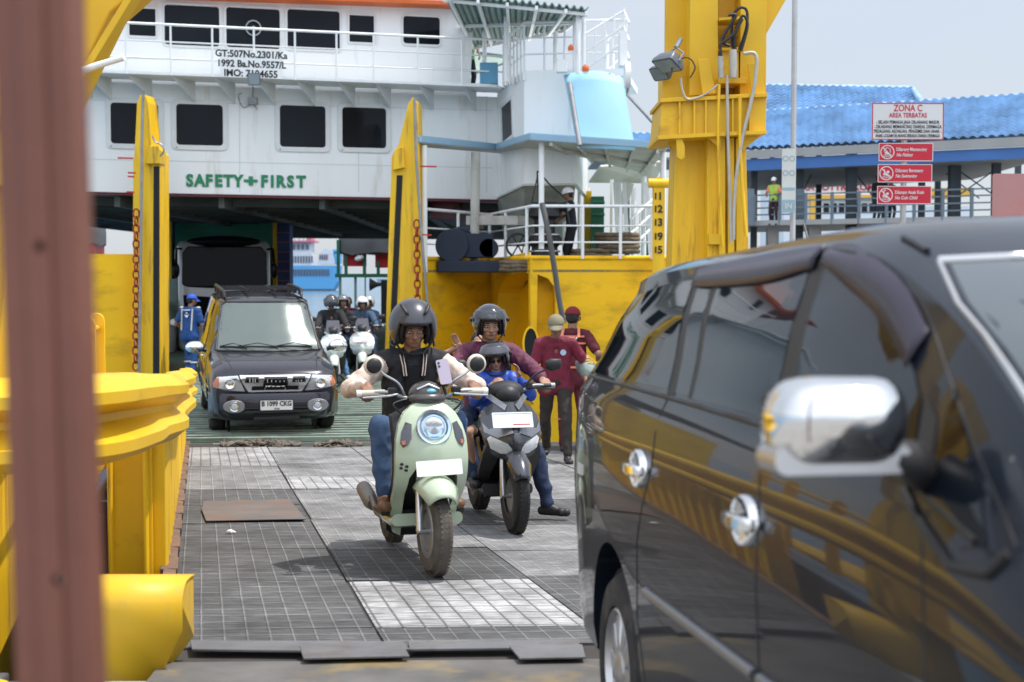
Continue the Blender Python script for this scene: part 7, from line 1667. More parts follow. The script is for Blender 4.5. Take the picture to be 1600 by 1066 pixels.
# ---- green retro scooter ----
SAGE = mat("sage_green_paint", (0.42, 0.50, 0.37), 0.28, 0, 0.03, 2, coat=.7); CREAM = mat("cream_plastic", (0.62, 0.57, 0.48), 0.4, 0, 0.05, 8)
DBRN = mat("dark_brown_grey_plastic", (0.055, 0.05, 0.048), 0.3, 0.1, 0.1, 9, coat=.4); TYD = mat("dusty_tyre", (0.10, 0.085, 0.07), 0.9, 0, 0.25, 10, .2, 80, dirt=(0.025, 0.024, 0.022), ds=3, da=.8, dth=.48)
SEATM = fab("brown_seat_vinyl", (0.05, 0.028, 0.02), .5)
sc = thing("retro_scooter", "pale green round headlamp scooter ridden by the man in the cream sleeved jacket", "scooter", (-.44 - .0, 8.02, zg(8.02)), (0, R(-1.5), math.atan2(-.96, .27)))
scooter_common(sc, SAGE, .258, 0, SIL, R(3), TYD)
tabA = [(.16, -.32), (.26, -.27), (.38, -.15), (.50, -.01), (.60, .045), (.70, .05), (.80, .025), (.90, -.035), (.96, -.085), (1.0, -.13)]
fA = lambda y, z: pl(tabA, z) - 1.9 * y * y - .9 * abs(y) ** 3
half = [(.06, .985), (.105, .965), (.15, .925), (.185, .86), (.205, .78), (.212, .68), (.210, .55), (.205, .42), (.195, .30), (.165, .20), (.13, .185), (.128, .25), (.140, .35), (.150, .46), (.140, .56), (.10, .63), (.05, .655)]
outl = half + [(-y, z) for y, z in reversed(half)]
g = G(); surf_panel(g, outl, fA, .05, .025); g.out("front_shield", SAGE, sc, 50)
g = G(); surf_panel(g, [(.20, .90), (.19, .2), (.14, .17), (-.14, .17), (-.19, .2), (-.20, .90), (-.1, .95), (.1, .95)], lambda y, z: pl(tabA, z) - .13 - y * y * 1.2, .10, .05); g.out("inner_shield", TRIM, sc, 50)
g = G(); S3 = Matrix.Rotation(R(3), 4, 'Z'); g.grid([[S3 @ p for p in r] for r in sweep_fender(.33, 42, 128, .125, 18, .08, (0, .258))]); g.out("front_fender", SAGE, sc, 70, solid=.012, weld=True)
hx = fA(0, .84) + .002; Mh = frame((hx - .01, 0, .843), (0, 1, -0), (-.22, 0, 1))
g = G(); g.lathe([(.085, -.03), (.102, .0), (.104, .014), (.097, .026), (.083, .020), (.08, .004)], 44, Mh); hl_ = g.out("headlight", mat("headlight_ring_blue_chrome", (.55, .66, .76), .12, .85, .03, 5), sc, 50)
g = G(); g.lathe([(0, .034), (.03, .032), (.06, .022), (.083, .004)], 32, Mh); g.out("lens", mat("lens_glass", (.50, .56, .62), .05, .3, .25, 25, coat=1), hl_, 60)
g = G(); g.ell(Mh @ Vector((0, .022, .03)), (.012, .05, .028), 16); g.out("projector", LMP, hl_, 60)
g = G(); ringpoly(g, circ(.070, 30), circ(.062, 30), Mh @ Matrix.Translation((0, 0, .018)), .006); g.bar(Mh @ Vector((-.06, -.012, .026)), Mh @ Vector((.06, -.012, .026)), .004, .008); g.prism([(-.035, -.055), (.035, -.055), (.045, -.018), (-.045, -.018)], Mh @ Matrix.Translation((0, 0, .018)), .010); g.out("light_guide", mat("pale_blue_light_guide", (.45, .66, .85), .15, .2, .05, 10), hl_, 40)
SMK = mat("smoked_lens", (.05, .05, .065), .08, 0, .2, 10, coat=1)
for s in (-1, 1):
    po = [(s * .120, .865), (s * .150, .875), (s * .178, .82), (s * .188, .76), (s * .176, .735), (s * .150, .75), (s * .130, .79)]
    g = G(); surf_panel(g, po[::s], lambda y, z: fA(y, z) + .008, .02, .02); ind = g.out("indicator", SMK, sc, 50)
    po = [(s * .160, .775), (s * .180, .77), (s * .178, .748), (s * .162, .752)]; g = G(); surf_panel(g, po[::s], lambda y, z: fA(y, z) + .0095, .01, .02); g.out("amber_lens", AMB, ind, 40)
    for yy, zz in ((.178, .64), (.150, .63), (.183, .615), (.156, .607)): pass
    if s < 0:
        g = G()
        for yy, zz in ((.180, .640), (.155, .628), (.183, .618), (.158, .606)): p = Vector((fA(-yy, zz) + .002, -yy, zz)); g.ell(p, (.004, .014, .008), 10)
        g.out("vent_hole", BLK, sc, 50)
    g = G(); g.tube(smoothpath([(-.22, s * .12, 1.02), (-.21, s * .16, 1.09), (-.20, s * .24, 1.14), (-.20, s * .27, 1.17)], 5), .007, 8); mi_ = g.out("mirror", SIL, sc, 60)
    Mm = frame((-.20, s * .305, 1.195), (0, 1, 0), (0.1, 0, 1)); g = G(); g.lathe([(0, -.022), (.05, -.02), (.058, -.004), (.056, .012), (.046, .020)], 28, Mm); g.out("mirror_shell", CREAM, mi_, 50); g = G(); g.lathe([(.046, .018), (.040, .030), (.025, .038), (0, .040)], 24, Mm); g.out("mirror_hub", BLK, mi_, 50)
g = G()
for r_, z_ in (): pass
g.ell((-.20, 0, 1.025), (.10, .100, .075), 24); g.ell((-.16, 0, 1.0), (.08, .108, .045), 24); hb = g.out("meter_pod", DBRN, sc, 60)
g = G(); g.ell((-.112, .012, 1.045), (.012, .030, .014), 16, rotm(0, R(-25), 0)); g.out("pod_emblem", mat("sky_blue_emblem", (.12, .45, .68), .3, .2, .1, 20), hb, 60)
g = G(); g.tube([(-.13, -.065, 1.055), (-.12, 0, 1.083), (-.13, .065, 1.055)], .008, 8); g.out("pod_trim", SIL, hb, 60)
bars(sc, 1.03, -.22, .36, CREAM, SIL, WRAIL)
npo = G(); Mp = frame((fA(0, .625) + .05, .01, .625), (-.03, 1, .03), (-.25, -.03, 1)); npo.prism(rrect(.265, .088, .006, 2), Mp, .004); pt_ = npo.out("number_plate", WPL, sc, 0)
g = G(); g.ell((-.82, 0, .76), (.40, .135, .055), 24); g.out("seat", SEATM, sc, 60)
rs = []
for x, w_, z0_, z1_ in ((-.44, .13, .32, .50), (-.55, .15, .33, .66), (-.75, .165, .36, .74), (-1.0, .17, .42, .76), (-1.25, .14, .52, .77), (-1.45, .08, .60, .76)): rs.append([Vector((x, a, b)) for a, b in rrect(w_ * 2, z1_ - z0_, .06, 4, 0, (z0_ + z1_) / 2)])
g = G(); g.rings(rs); g.out("rear_body", SAGE, sc, 50)
g = G(); g.rings([[Vector((x, a, b)) for a, b in rrect(.42, .07, .03, 3, 0, z)] for x, z in ((-.18, .30), (-.25, .28), (-.5, .28), (-.58, .30))]); g.out("footboard", SAGE, sc, 50)
g = G(); g.rings([[Vector((x, a, b)) for a, b in rrect(.50, .03, .012, 2, 0, .325)] for x in (-.30, -.55)]); g.out("foot_mat", BLK, sc, 0)
g = G(); g.ell((-1.50, 0, .66), (.03, .07, .04), 14); g.out("tail_light", RED, sc, 60)
g = G(); g.tube(smoothpath([(-.2, -.1, 1.0), (-.16, -.2, .97), (-.16, -.12, .9), (-.2, -.02, .9)], 6), .006, 6); g.tube(smoothpath([(-.2, .1, 1.0), (-.15, .2, .98), (-.16, .12, .9)], 6), .006, 6); g.out("cable", BLK, sc, 60)
loc0, rot0 = tuple(sc.location), tuple(sc.rotation_euler)
# phone in its clamp (thing)
ph = thing("phone", "lilac phone clamped upright beside the green scooter's meter pod", "phone", loc0, rot0)
g = G(); Mp = frame((-.185, .105, 1.15), (-.05, 1, .12), (-.35, -.1, 1)); g.prism(rrect(.072, .150, .012, 4), Mp, .009); g.out("case", mat("lilac_phone", (.38, .33, .42), .3, .1, .04, 10), ph, 40)
g = G(); 
for y in (.055, .035): g.prism(circ(.007, 12, -.022, y), Mp @ Matrix.Translation((0, 0, .009)), .003)
g.out("camera_lens", BLK, ph, 40)
g = G(); g.box((-.20, .10, 1.08), (.03, .06, .03)); g.tube([(-.2, .12, 1.02), (-.2, .10, 1.08)], .01, 6); g.out("clamp", BLK, ph, 0, bevel=.004)

BLKF = fab("black_jacket_wool", (0.020, 0.020, 0.024)); CRF = fab("cream_sleeve_satin", (0.58, 0.47, 0.40), .75, .3, 60); JEAN = mat("blue_denim", (0.045, 0.085, 0.17), 0.85, 0, 0.18, 9, .3, 160, dirt=(.16, .22, .32), ds=4, da=.5, dth=.55)
BRSH = mat("brown_leather_shoe", (0.16, 0.075, 0.04), .5, 0, .3, 18, .1, 60)
gh = lambda s: Vector((-.355, s * .315, 1.072))     # wrist behind and above the grip
T, K = person("rider in a grey helmet and black jacket with cream sleeves on the green scooter", loc0, rot0, 1.0, pel=(-.80, .02, .765), lean=.14, head=(R(-4), R(14), 0), hands=(gh(1), gh(-1)), feet=(Vector((-.42, .19, .42)), Vector((-.40, -.215, .42))),
    top=BLKF, topmats=[BLKF, CRF], topr=1.0, legs=JEAN, shoes=BRSH, vox=.008, wr=.013, elbow=((-.2, .9, -.6), (-.2, -.9, -.6)), knee=((1, .35, .5), (1, -.45, .5)), hand_dirs=(((.9, 0.1, -.35), (-.2, 0, -1)), ((.9, -.1, -.35), (-.2, 0, -1))), curl=(1.15, 1.15), hair=False, hunch=.6)
HGR = mat("helmet_grey_violet", (0.055, 0.055, 0.068), .32, .3, .05, 6, coat=.4)
he = helmet(T, K, HGR, low=132, big=1.17)
h_ = lambda x, y, z: K['hc'] + K['Hm'] @ (Vector((x, y, z)) * 1.17)
g = G()
for s in (-1, 1): g.tube(smoothpath([h_(.108, s * .045, .108), h_(.070, s * .065, .135), h_(.03, s * .075, .147)], 4), [.002] + [.011] * 6 + [.006, .002], 8)
g.out("vent_hole", BLK, he, 60)
g = G(); c_ = K['chest']; sh = K['sh0']; 
def onchest(dx, dy, dz): return K['pel'] + K['u'] * dz + K['fw'] * dx + K['lf'] * dy
g.rings([[onchest(.118 + .012 * math.cos(a) , .052 * math.sin(a), z) for a in np.linspace(-math.pi / 2, math.pi / 2, 9)] + [onchest(.06, .05, z), onchest(.06, -.05, z)] for z in (.05, .2, .34, .42)]); g.out("undershirt", fab("black_tee", (.008, .008, .010)), T, 60)
for s in (-1, 1):
    g = G(); g.tube([onchest(.085, s * .075, .50), onchest(.115, s * .062, .43), onchest(.128, s * .052, .36)], [.016, .016, .010], 8); cl_ = g.out("striped_collar", BLKF, T, 60)
    g = G(); g.tube([onchest(.094, s * .066, .50), onchest(.128, s * .056, .43), onchest(.137, s * .048, .37)], .0045, 6); g.tube([onchest(.098, s * .083, .495), onchest(.130, s * .072, .43), onchest(.137, s * .064, .37)], .0035, 6); g.out("collar_stripe", CRF, cl_, 60)

# ---- grey sporty scooter ----
def sporty(label, loc, rot, body_m, acc_m, dark_m, screen=False, group=None, name="sport_scooter", plate_y=.0):
    t = thing(name, label, "scooter", loc, rot, group)
    scooter_common(t, body_m, .265, 0, TRIM, R(2))
    tab = [(.22, -.30), (.34, -.20), (.45, -.06), (.56, .06), (.64, .085), (.74, .04), (.84, -.06), (.93, -.15), (1.0, -.2)]
    f = lambda y, z: pl(tab, z) - .55 * abs(y) - 1.1 * y * y
    hf = [(.03, .93), (.10, .90), (.165, .86), (.205, .80), (.215, .72), (.195, .64), (.175, .57), (.13, .53), (.05, .50)]
    g = G(); surf_panel(g, hf + [(-y, z) for y, z in reversed(hf)], f, .06, .025); g.out("front_cowl", body_m, t, 32)
    lf_ = [(.17, .66), (.205, .55), (.205, .42), (.185, .28), (.15, .22), (.12, .24), (.12, .40), (.10, .52)]
    for s in (-1, 1):
        o_ = [(s * y, z) for y, z in lf_][::s]; g = G(); surf_panel(g, o_, lambda y, z: pl(tab, z) - .08 - 1.4 * y * y, .06, .03); g.out("leg_shield", dark_m, t, 40)
        g = G(); surf_panel(g, [(s * .028, .585), (s * .06, .625), (s * .165, .675), (s * .185, .655), (s * .165, .59), (s * .10, .555), (s * .05, .553)][::s], lambda y, z: f(y, z) + .012, .03, .025); g.out("headlight", LMP, t, 50)
        g = G(); surf_panel(g, [(s * .02, .70), (s * .04, .76), (s * .17, .72), (s * .205, .765), (s * .20, .70), (s * .12, .665)][::s], lambda y, z: f(y, z) + .010, .02, .03); g.out("accent_panel", acc_m, t, 40)
        g = G(); surf_panel(g, [(s * .03, .88), (s * .12, .955), (s * .15, .93), (s * .05, .845)][::s], lambda y, z: f(y, z) + .012, .02, .03); g.out("visor_trim", acc_m, t, 40)
        g = G(); g.tube(smoothpath([(-.25, s * .13, 1.0), (-.23, s * .20, 1.08), (-.22, s * .28, 1.12)], 5), .007, 8); m_ = g.out("mirror", BLK, t, 60)
        g = G(); M = frame((-.22, s * .335, 1.155), (0, 1, 0), (.1, 0, 1)); po = [(-.055, -.03), (-.02, -.048), (.045, -.035), (.062, .0), (.055, .04), (-.02, .045), (-.06, .02)]; po = [(s * a, b) for a, b in po][::s]
        g.rings([[M @ Vector((a * k_, b * k_, z)) for a, b in po] for k_, z in ((.95, -.012), (1, 0), (.9, .016), (.5, .026))]); g.out("mirror_shell", BLK, m_, 50)
    g = G(); surf_panel(g, [(-.032, .58), (0, .545), (.032, .58), (.05, .64), (.02, .70), (-.02, .70), (-.05, .64)][::-1], lambda y, z: f(y, z) + .018, .03, .025); g.out("nose", body_m, t, 32)
    g = G(); surf_panel(g, [(.17, .62), (.17, .25), (-.17, .25), (-.17, .62)], lambda y, z: pl(tab, z) - .20, .08, .06); g.out("inner_shield", TRIM, t, 40)
    g = G(); g.grid(sweep_fender(.325, 28, 125, .085, 16, .06, (0, .265))); g.out("front_fender", body_m, t, 60, solid=.012, weld=True)
    g = G(); g.ell((-.28, 0, .975), (.12, .13, .07), 22); g.ell((-.22, 0, .95), (.10, .09, .075), 20); g.out("handlebar_cowl", dark_m, t, 60)
    bars(t, 1.0, -.27, .34, BLK, BLK, STL)
    npo = G(); Mp = frame((f(0, .785) + .028, -.02 + plate_y, .785), (0, 1, 0), (-.5, 0, 1)); npo.prism(rrect(.275, .105, .006, 2), Mp, .004); p_ = npo.out("number_plate", WPL, t, 0); g = G(); ringpoly(g, rrect(.285, .115, .008, 2), rrect(.262, .094, .006, 2), Mp, .007); g.out("plate_frame", SIL, p_, 0)
    g = G(); g.prism(rrect(.12, .008, .002, 1, .06, -.033), Mp @ Matrix.Translation((0, 0, .004)), .001); g.out("plate_stripe", RED, p_, 0)
    if screen:
        g = G(); surf_panel(g, [(-.13, .93), (-.10, 1.13), (.10, 1.13), (.13, .93)][::-1], lambda y, z: -.14 - (z - .93) * .7 - y * y * 1.5, .006, .03); g.out("windscreen", SMK, t, 60)
    g = G(); g.ell((-.92, 0, .77), (.42, .13, .05), 24); g.out("seat", BLK, t, 60)
    rs = [[Vector((x, a, b)) for a, b in rrect(w_ * 2, z1_ - z0_, .05, 4, 0, (z0_ + z1_) / 2)] for x, w_, z0_, z1_ in ((-.50, .12, .30, .52), (-.62, .15, .34, .70), (-.85, .16, .40, .76), (-1.1, .15, .46, .78), (-1.35, .12, .58, .80), (-1.55, .05, .70, .80))]
    g = G(); g.rings(rs); g.out("rear_body", body_m, t, 50)
    g = G(); g.rings([[Vector((x, a, b)) for a, b in rrect(.36, .08, .03, 3, 0, .28)] for x in (-.22, -.58)]); g.out("footboard", dark_m, t, 40)
    g = G(); g.ell((-1.58, 0, .74), (.03, .08, .03), 14); g.out("tail_light", RED, t, 60)
    return t
GMET = mat("gunmetal_paint", (0.055, 0.058, 0.068), .25, .6, .05, 3, coat=.9); SILP = mat("silver_accent", (0.22, 0.23, 0.25), .25, .6, .05, 3, coat=.6); DPL = mat("charcoal_plastic", (0.022, 0.022, 0.024), .5, 0, .15, 9)
yB = 9.75
locB = ((805 - 800) / FPX * yB, yB, zg(yB)); rotB = (0, R(-1.5), math.atan2(-.97, .22))
sb = sporty("dark gunmetal sporty scooter carrying an adult and a child in a blue jacket", locB, rotB, GMET, SILP, DPL)
PLUM = fab("plum_jacket", (0.10, 0.018, 0.045), .7, .2, 60); BLUJ = mat("royal_blue_rain_jacket", (0.02, 0.075, 0.42), .45, 0, .12, 7, .15, 40)
NAVJ = fab("navy_jeans", (0.018, 0.032, 0.075))
HBK = mat("helmet_black_gloss", (0.02, 0.024, 0.035), .12, .1, .05, 6, coat=1); CLV = mat("clear_smoke_visor", (0.05, 0.06, 0.07), .06, 0, .03, 5, coat=1, alpha=.55)
gb = lambda s: Vector((-.405, s * .30, 1.042))
T, K = person("adult in a plum jacket and black helmet steering the gunmetal scooter behind a child", locB, rotB, 1.0, pel=(-.93, 0, .79), lean=.10, head=(R(-3), R(8), 0), hands=(gb(1), gb(-1)), feet=(Vector((-.66, .40, .10)), Vector((-.45, -.20, .36))), top=PLUM, topr=1.02, legs=NAVJ, shoes=BLK, vox=.009, wr=.013, skin=SKIN2,
    elbow=((-.2, .9, -.6), (-.2, -.9, -.6)), knee=((1, .6, .3), (1, -.5, .4)), hand_dirs=(((.9, 0.1, -.35), (-.2, 0, -1)), ((.9, -.1, -.35), (-.2, 0, -1))), curl=(1.15, 1.15), hair=False, hunch=.3, footdir=((.55, .9, 0), (1, -.1, 0)))
he = helmet(T, K, HBK, visor=CLV, low=130, vis_range=(46, 72)); h_ = lambda x, y, z: K['hc'] + K['Hm'] @ Vector((x, y, z))
g = G(); g.plate([h_(.122, -.03, .098), h_(.122, .03, .098), h_(.134, .018, .072), h_(.134, -.018, .072)], .003); g.out("vent_plate", SIL, he, 0)
g = G(); 
for s in (-1, 1): g.tube(smoothpath([K['pel'] + K['u'] * .50 + K['lf'] * s * .12 + K['fw'] * -.04, K['pel'] + K['u'] * .42 + K['lf'] * s * .13 + K['fw'] * .10, K['pel'] + K['u'] * .2 + K['lf'] * s * .15 + K['fw'] * .11], 4), .018, 6)
g.out("collar_stripe", BLK, T, 60).name = "bag_strap"
cs = .68
T, K = person("small child in sunglasses and a bright blue jacket standing before the plum jacketed adult", locB, rotB, cs, pel=(-.62, 0, .74), lean=-.02, head=(R(-5), R(8), R(6)), hands=(Vector((-.46, .14, 1.06)), Vector((-.42, -.08, 1.0))), feet=(Vector((-.42, .10, .37)), Vector((-.45, -.20, .40))), top=BLUJ, topr=1.35, legs=fab("dark_green_shorts", (.015, .03, .028)), shoes=NAVJ, vox=.009, wr=.008, skin=SKIN2,
    shorts=True, knee=((1, .4, .4), (1, -.9, .4)), hand_dirs=(((.2, -.2, 1), (.3, -1, 0)), None), curl=(.35, .5), hair=False, glasses=True, belly=1.15)
he = helmet(T, K, HBK, visor=SMK, low=118, vis_range=(40, 70), big=1.28)
T, K = person("second child half hidden behind the adult with one bare arm stretched out", locB, rotB, .66, pel=(-1.28, 0, .86), lean=.0, head=(0, 0, 0), hands=(Vector((-1.2, .15, .95)), Vector((-1.22, -.15, 1.27))), feet=(Vector((-1.1, .22, .5)), Vector((-1.1, -.22, .5))), top=PLUM, sleeve='short', legs=NAVJ, vox=.012, wr=.006, skin=SKIN2, curl=(.3, .15), hand_dirs=(None, ((.1, -.5, .8), (1, 0, 0))))

# ---- men on foot at the right of the deck ----
MRN = fab("maroon_shirt", (0.16, 0.012, 0.034), .75); OLV = fab("olive_cap", (0.20, 0.18, 0.12)); DKT = fab("dark_brown_trousers", (0.030, 0.024, 0.020)); WVE = fab("wine_vest", (0.085, 0.010, 0.018)); ORE = mat("orange_reflective", (.65, .20, .10), .5, 0, .05, 9); SLV = mat("silver_reflective", (.55, .55, .52), .4, 0, .05, 9)
ym = 15.4; lm = P(868, 700, ym); 
T, K = person("man in a maroon shirt and olive cap looking down with a bundle under his arm", (lm.x, ym, zg(ym)), (0, 0, R(-90)), .96, pel=(0, 0, .88), lean=.20, head=(R(-4), R(16), 0), hands=(Vector((.20, .32, .90)), Vector((.10, -.27, .78))), feet=(Vector((.24, .12, .075)), Vector((-.30, -.09, .12))), top=MRN, sleeve='short', legs=DKT, vox=.012, wr=.009, skirt=.05, hair=True, hunch=.5, belly=1.05, curl=(.7, .4)); cap(T, K, OLV)
g = G(); M = frame(onc := (K['chest'] + K['fw'] * .115 + K['lf'] * .075 + K['u'] * .06), (0, 1, 0), (0, 0, 1)); g.prism(circ(.032, 16), M, .006); g.out("round_patch", mat("pale_blue_patch", (.35, .5, .62), .6), T, 0)
bn = thing("cargo_bundle", "blue and grey bundle tied with yellow cord under the capped man's arm", "bundle", (lm.x, ym, zg(ym)), (0, 0, R(-90)))
blob("bundle_cloth", [('c', Vector((-.12, .32, 1.05)), Vector((.10, .36, .98)), .10, .09, 0), ('c', Vector((.10, .36, .98)), Vector((.14, .42, .88)), .08, .07, 1)], [mat("grey_green_wrap", (.22, .27, .25), .7, 0, .2, 8, .3, 40), mat("cyan_wrap", (.08, .36, .50), .5, 0, .2, 8, .2, 40)], bn, .012, 3, .012, 12)
g = G()
for k in range(4):
    c_ = Vector((-.10 + .07 * k, .33 + .02 * k, 1.04 - .02 * k)); g.tube([c_ + Vector((.02 * math.sin(a), .105 * math.cos(a), .105 * math.sin(a))) for a in np.linspace(0, 2 * math.pi, 14)[:-1]], .007, 5, closed=True)
g.tube(smoothpath([(.1, .36, 1.05), (.1, .5, 1.10), (.05, .62, 1.06), (.1, .5, 1.0)], 5), .007, 5); g.out("yellow_cord", YEL, bn, 60)
y2 = 16.6; l2_ = P(893, 700, y2)
T, K = person("man seen from behind in a wine vest with orange reflective bands and red cap", (l2_.x, y2, zg(y2)), (0, 0, R(78)), 1.0, pel=(0, 0, .93), lean=.04, head=(0, R(10), 0), hands=(Vector((.1, .27, .95)), Vector((.12, -.30, 1.02))), feet=(Vector((.05, .11, .08)), Vector((-.05, -.11, .08))), top=WVE, sleeve='short', legs=WVE, vox=.014, wr=.007, skirt=.05, belly=1.1); cap(T, K, fab("dark_red_cap", (.16, .012, .018)))
g = G()
for dz in (.42, .34): g.rings([[K['pel'] + K['u'] * (dz + d2) + K['fw'] * (-.005 + .116 * math.cos(a)) * (1.02) + K['lf'] * .205 * math.sin(a) * (.92 if dz > .4 else 1) for a in np.linspace(0, 2 * math.pi, 24)[:-1]] for d2 in (0, .022)], False)
for s in (-1, 1): g.bar(K['pel'] + K['u'] * .42 + K['lf'] * s * .10 - K['fw'] * .118, K['pel'] + K['u'] * .53 + K['lf'] * s * .09 - K['fw'] * .06, .03, .01)
g.rings([[K['pel'] + K['u'] * d2 + K['fw'] * .135 * math.cos(a) + K['lf'] * .20 * math.sin(a) for a in np.linspace(0, 2 * math.pi, 24)[:-1]] for d2 in (.06, .085)], False)
for i in (0, 1): hp, k_, a_, *_r = K['jo'][i]; c_ = k_.lerp(a_, .25); g.tube([c_ + Vector((.066 * math.cos(a), .066 * math.sin(a), 0)) for a in np.linspace(0, 2 * math.pi, 14)[:-1]], .008, 5, closed=True)
g.out("reflective_band", ORE, T, 40)
o = text("back_lettering", "PJTK", .10, WLT, None, frame(K['pel'] + K['u'] * .38 - K['fw'] * .124 - K['lf'] * 0.0, (0, -1, 0), (0, 0, 1)), .004, .004, sx=.9); o.parent = T

# ---- worker in blue coverall at the ramp head ----
BLC = mat("blue_coverall", (0.015, 0.065, 0.22), .8, 0, .12, 7, .3, 90)
yw = 28.2; lw = P(297, 560, yw)
T, K = person("worker in a blue coverall and cap standing with his back turned beside the coach", (lw.x, yw, -.335), (0, 0, R(70)), .985, pel=(0, 0, .92), lean=.05, head=(R(-35), R(8), 0), hands=(Vector((.16, .22, .95)), Vector((.12, -.28, .80))), feet=(Vector((.05, .10, .08)), Vector((-.10, -.09, .08))), top=BLC, sleeve='short', topr=1.1, legs=BLC, vox=.016, wr=.008, skirt=.05); cap(T, K, mat("blue_cap", (.02, .08, .45), .7))
g = G()
for s in (-1, 1): g.bar(K['pel'] + K['u'] * .04 + K['lf'] * s * .11 - K['fw'] * .125, K['pel'] + K['u'] * .47 + K['lf'] * s * .12 - K['fw'] * .105, .035, .012); sh_ = K['sh0'] + K['lf'] * s * .19; g.ell(sh_ + K['u'] * .05, (.06, .04, .02), 8)
for i in (0, 1): hp, k_, a_, *_r = K['jo'][i]; c_ = k_.lerp(a_, .35); g.tube([c_ + Vector((.062 * math.cos(a), .062 * math.sin(a), 0)) for a in np.linspace(0, 2 * math.pi, 14)[:-1]], .016, 5, closed=True)
g.out("reflective_band", SLV, T, 40)
g = G(); Mb = frame(K['pel'] + K['u'] * .33 - K['fw'] * .120, (0, -1, 0), (0, 0, 1)); g.prism([(-.05, .03), (-.02, -.03), (.02, -.03), (.05, .04), (.02, .0), (0, .02), (-.02, 0)], Mb, .005); g.prism(circ(.016, 10, 0, .055), Mb, .005); g.prism(rrect(.16, .018, .004, 2, 0, .115), Mb, .005); g.out("back_emblem", WLT, T, 0)

# ---- ship's crew ----
T, K = person("deck worker in a white hard hat and dark vest operating the capstan", (P(893, 380, 28.9).x, 28.9, zf2), (0, 0, R(172)), 1.0, pel=(0, 0, .93), lean=.05, head=(0, R(10), 0), hands=(Vector((.36, .16, 1.30)), Vector((.30, .22, .98))), feet=(Vector((.05, .11, .08)), Vector((-.05, -.11, .08))), top=fab("dark_vest", (.012, .015, .025)), topmats=[fab("dark_vest", (.012, .015, .025)), mat("light_grey_sleeve", (.45, .47, .5), .8)], sleeve='short', topr=1.12, legs=fab("black_trousers", (.012, .012, .014)), vox=.016, wr=.007)
g = G(); g.grid(shellgrid(K['h'], K['Hm'], 1, .125, .108, .118, (-.01, 0, .035), lambda p: 88)); hh_ = g.out("hard_hat", WRAIL, T, 70, solid=.006, weld=True); g = G(); g.rings([[K['h'](-.01 + r_ * 1.12 * math.cos(a), r_ * math.sin(a), .034 + z_) for a in np.linspace(0, 2 * math.pi, 30)[:-1]] for r_, z_ in ((.106, 0), (.128, -.008), (.128, -.002), (.106, .008))], False); g.out("hat_brim", WRAIL, hh_, 60)
T, K = person("crew member in a green vest half hidden behind the wheelhouse corner", (P(731, 130, 32.4).x, 32.4, 5.77), (0, 0, R(-60)), .95, pel=(0, 0, .88), hands=(Vector((.1, .25, .9)), Vector((.2, -.1, 1.0))), top=mat("green_vest", (.20, .42, .12), .7), topmats=[mat("green_vest", (.20, .42, .12), .7), mat("grey_sleeve", (.30, .34, .38), .8)], sleeve='short', legs=fab("black_trousers", (.012, .012, .014)), vox=.02, wr=.005, face=False)
T, K = person("worker in a dark suit with an orange and lime vest on the terminal walkway", (P(1209, 350, 50.9).x, 50.9, zf), (0, 0, R(-120)), 1.0, pel=(0, 0, .93), hands=(Vector((.3, .2, 1.1)), Vector((.25, -.2, 1.05))), top=ORE, topmats=[mat("lime_vest", (.35, .50, .08), .7), ORE], sleeve='short', legs=fab("dark_maroon_trousers", (.03, .012, .014)), vox=.024, wr=.005, face=False); cap(T, K, WRAIL)
T, K = person("dark clothed person leaning on the walkway railing left of the red signs", (P(1368, 350, 49.6).x, 49.6, zf), (0, 0, R(30)), 1.0, pel=(0, 0, .93), lean=.15, hands=(Vector((.35, .2, 1.05)), Vector((.35, -.2, 1.05))), top=fab("black_hoodie", (.012, .012, .016)), legs=fab("grey_blue_trousers", (.05, .06, .09)), vox=.024, wr=.005, face=False)
T, K = person("dark clothed person on the walkway just right of the lowest red sign post", (P(1392, 350, 49.4).x, 49.4, zf), (0, 0, R(-60)), .93, pel=(0, 0, .87), hands=(Vector((.2, .2, 1.0)), Vector((.2, -.2, .95))), top=fab("black_hoodie", (.012, .012, .016)), legs=fab("black_trousers", (.012, .012, .014)), vox=.024, wr=.005, face=False)

# ---- scooters and riders waiting inside the ferry ----
PWHT = mat("pearl_white_paint", (0.62, 0.68, 0.62), .25, 0, .03, 3, coat=.8)
yC = 26.4; lC = P(566, 592, yC); rotC = (0, 0, math.atan2(-.99, .10))
zr = ramp_pts(.85, .9).z + .03
sC = sporty("pearl white scooter with a dark windscreen nearest the right gate post", (lC.x, yC, zr), rotC, PWHT, WRAIL, DPL, True, name="maxi_scooter"); sC.scale = (1.1,) * 3
DEN = fab("denim_jacket", (.04, .075, .13))
gc = lambda s: Vector((-.405, s * .30, 1.042))
T, K = person("rider in a white helmet and denim jacket on the pearl white scooter", (lC.x, yC, zr), rotC, .98, pel=(-1.0, 0, .865), lean=.05, head=(R(5), R(8), 0), hands=(gc(1), gc(-1)), feet=(Vector((-.45, .24, .36)), Vector((-.45, -.22, .36))), top=DEN, topr=1.12, legs=NAVJ, vox=.016, wr=.008, hair=False, curl=(1, 1)); helmet(T, K, mat("helmet_white", (.68, .70, .72), .2, 0, .03, 5, coat=.8), visor=None, low=128)
T, K = person("pillion passenger in a silver helmet behind the denim jacketed rider", (lC.x, yC, zr), rotC, .92, pel=(-1.38, .06, .92), lean=.0, head=(R(-15), 0, 0), hands=(Vector((-1.1, .2, 1.1)), Vector((-1.1, -.2, 1.1))), feet=(Vector((-1.0, .25, .45)), Vector((-1.0, -.22, .45))), top=DEN, legs=NAVJ, vox=.018, wr=.006, hair=False, side=R(-8)); helmet(T, K, mat("helmet_silver", (.42, .44, .46), .25, .3, .03, 5, coat=.6), low=128)
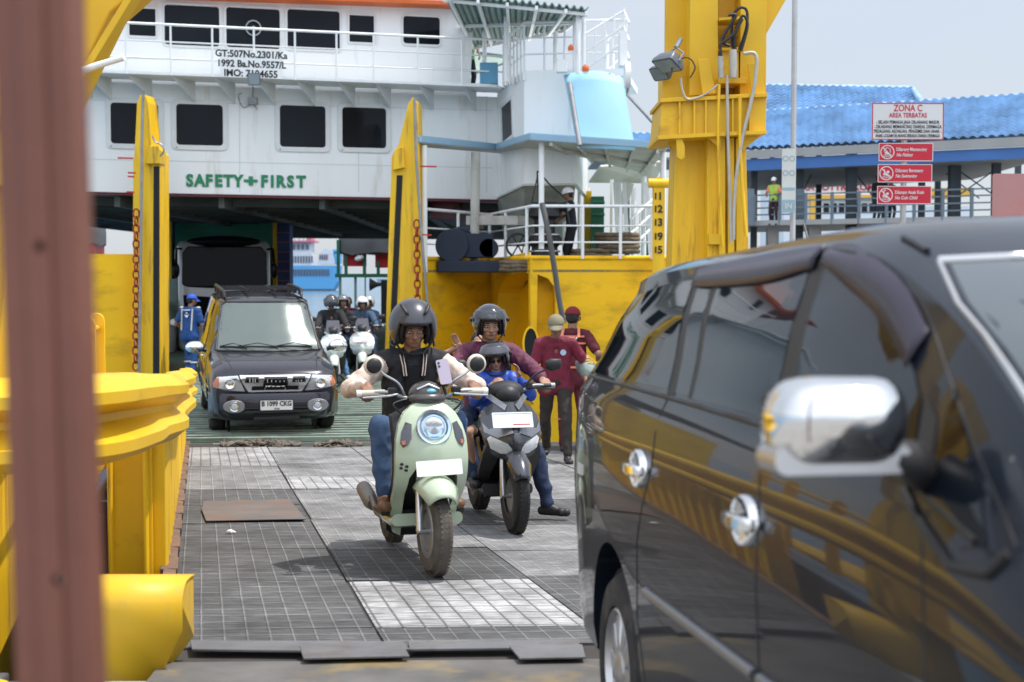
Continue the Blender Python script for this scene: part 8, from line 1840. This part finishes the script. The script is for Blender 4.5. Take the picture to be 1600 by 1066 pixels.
T, K = person("bare headed child in plum seated in front of the denim jacketed rider", (lC.x, yC, zr), rotC, .58, pel=(-.62, .02, .76), lean=.0, head=(R(10), 0, 0), hands=(Vector((-.42, .1, 1.0)), Vector((-.42, -.1, 1.0))), feet=(Vector((-.45, .1, .36)), Vector((-.45, -.1, .36))), top=PLUM, legs=NAVJ, vox=.014, wr=.005)
yD = 25.6; lD = P(522, 596, yD); rotD = (0, 0, math.atan2(-.985, .17)); zr2 = ramp_pts(.6, .7).z + .03
sD = dup(sC, (lD.x, yD, zr2), rotD[2], "white scooter half hidden behind the dark people carrier's right side")
BLJ = fab("black_riding_jacket", (.014, .014, .016))
T, K = person("rider in black with a dark full visor helmet right beside the people carrier", (lD.x, yD, zr2), rotD, 1.0, pel=(-1.0, 0, .90), lean=.04, head=(R(0), R(4), 0), hands=(gc(1), gc(-1)), feet=(Vector((-.45, .30, .12)), Vector((-.45, -.24, .36))), top=BLJ, topr=1.15, legs=mat("faded_jeans", (.07, .16, .30), .85, 0, .15, 9), shoes=WRAIL, vox=.016, wr=.009, hair=False, curl=(1, 1), footdir=((.8, .5, 0), (1, 0, 0))); helmet(T, K, mat("helmet_charcoal", (.06, .06, .065), .25, .2, .03, 5, coat=.6), visor=SMK, vis_range=(62, 118), low=126)
T, K = person("pillion passenger in a grey helmet peering over the black clad rider", (lD.x, yD, zr2), rotD, .96, pel=(-1.4, .14, .93), lean=.0, side=R(-10), head=(R(8), 0, 0), hands=(Vector((-1.1, .25, 1.1)), Vector((-1.1, -.15, 1.1))), feet=(Vector((-1.0, .25, .45)), Vector((-1.0, -.22, .45))), top=BLJ, legs=NAVJ, vox=.018, wr=.006, hair=False); helmet(T, K, mat("helmet_grey", (.16, .16, .17), .25, .3, .03, 5, coat=.6), low=128)
T, K = person("standing passenger with dark hair deeper in the ferry between the two scooters", (P(545, 560, 31).x, 31, zd), (0, 0, R(-80)), .95, pel=(0, 0, .88), hands=(Vector((.1, .25, .9)), Vector((.1, -.25, .9))), top=fab("dark_red_top", (.12, .015, .03)), legs=NAVJ, vox=.02, wr=.006)
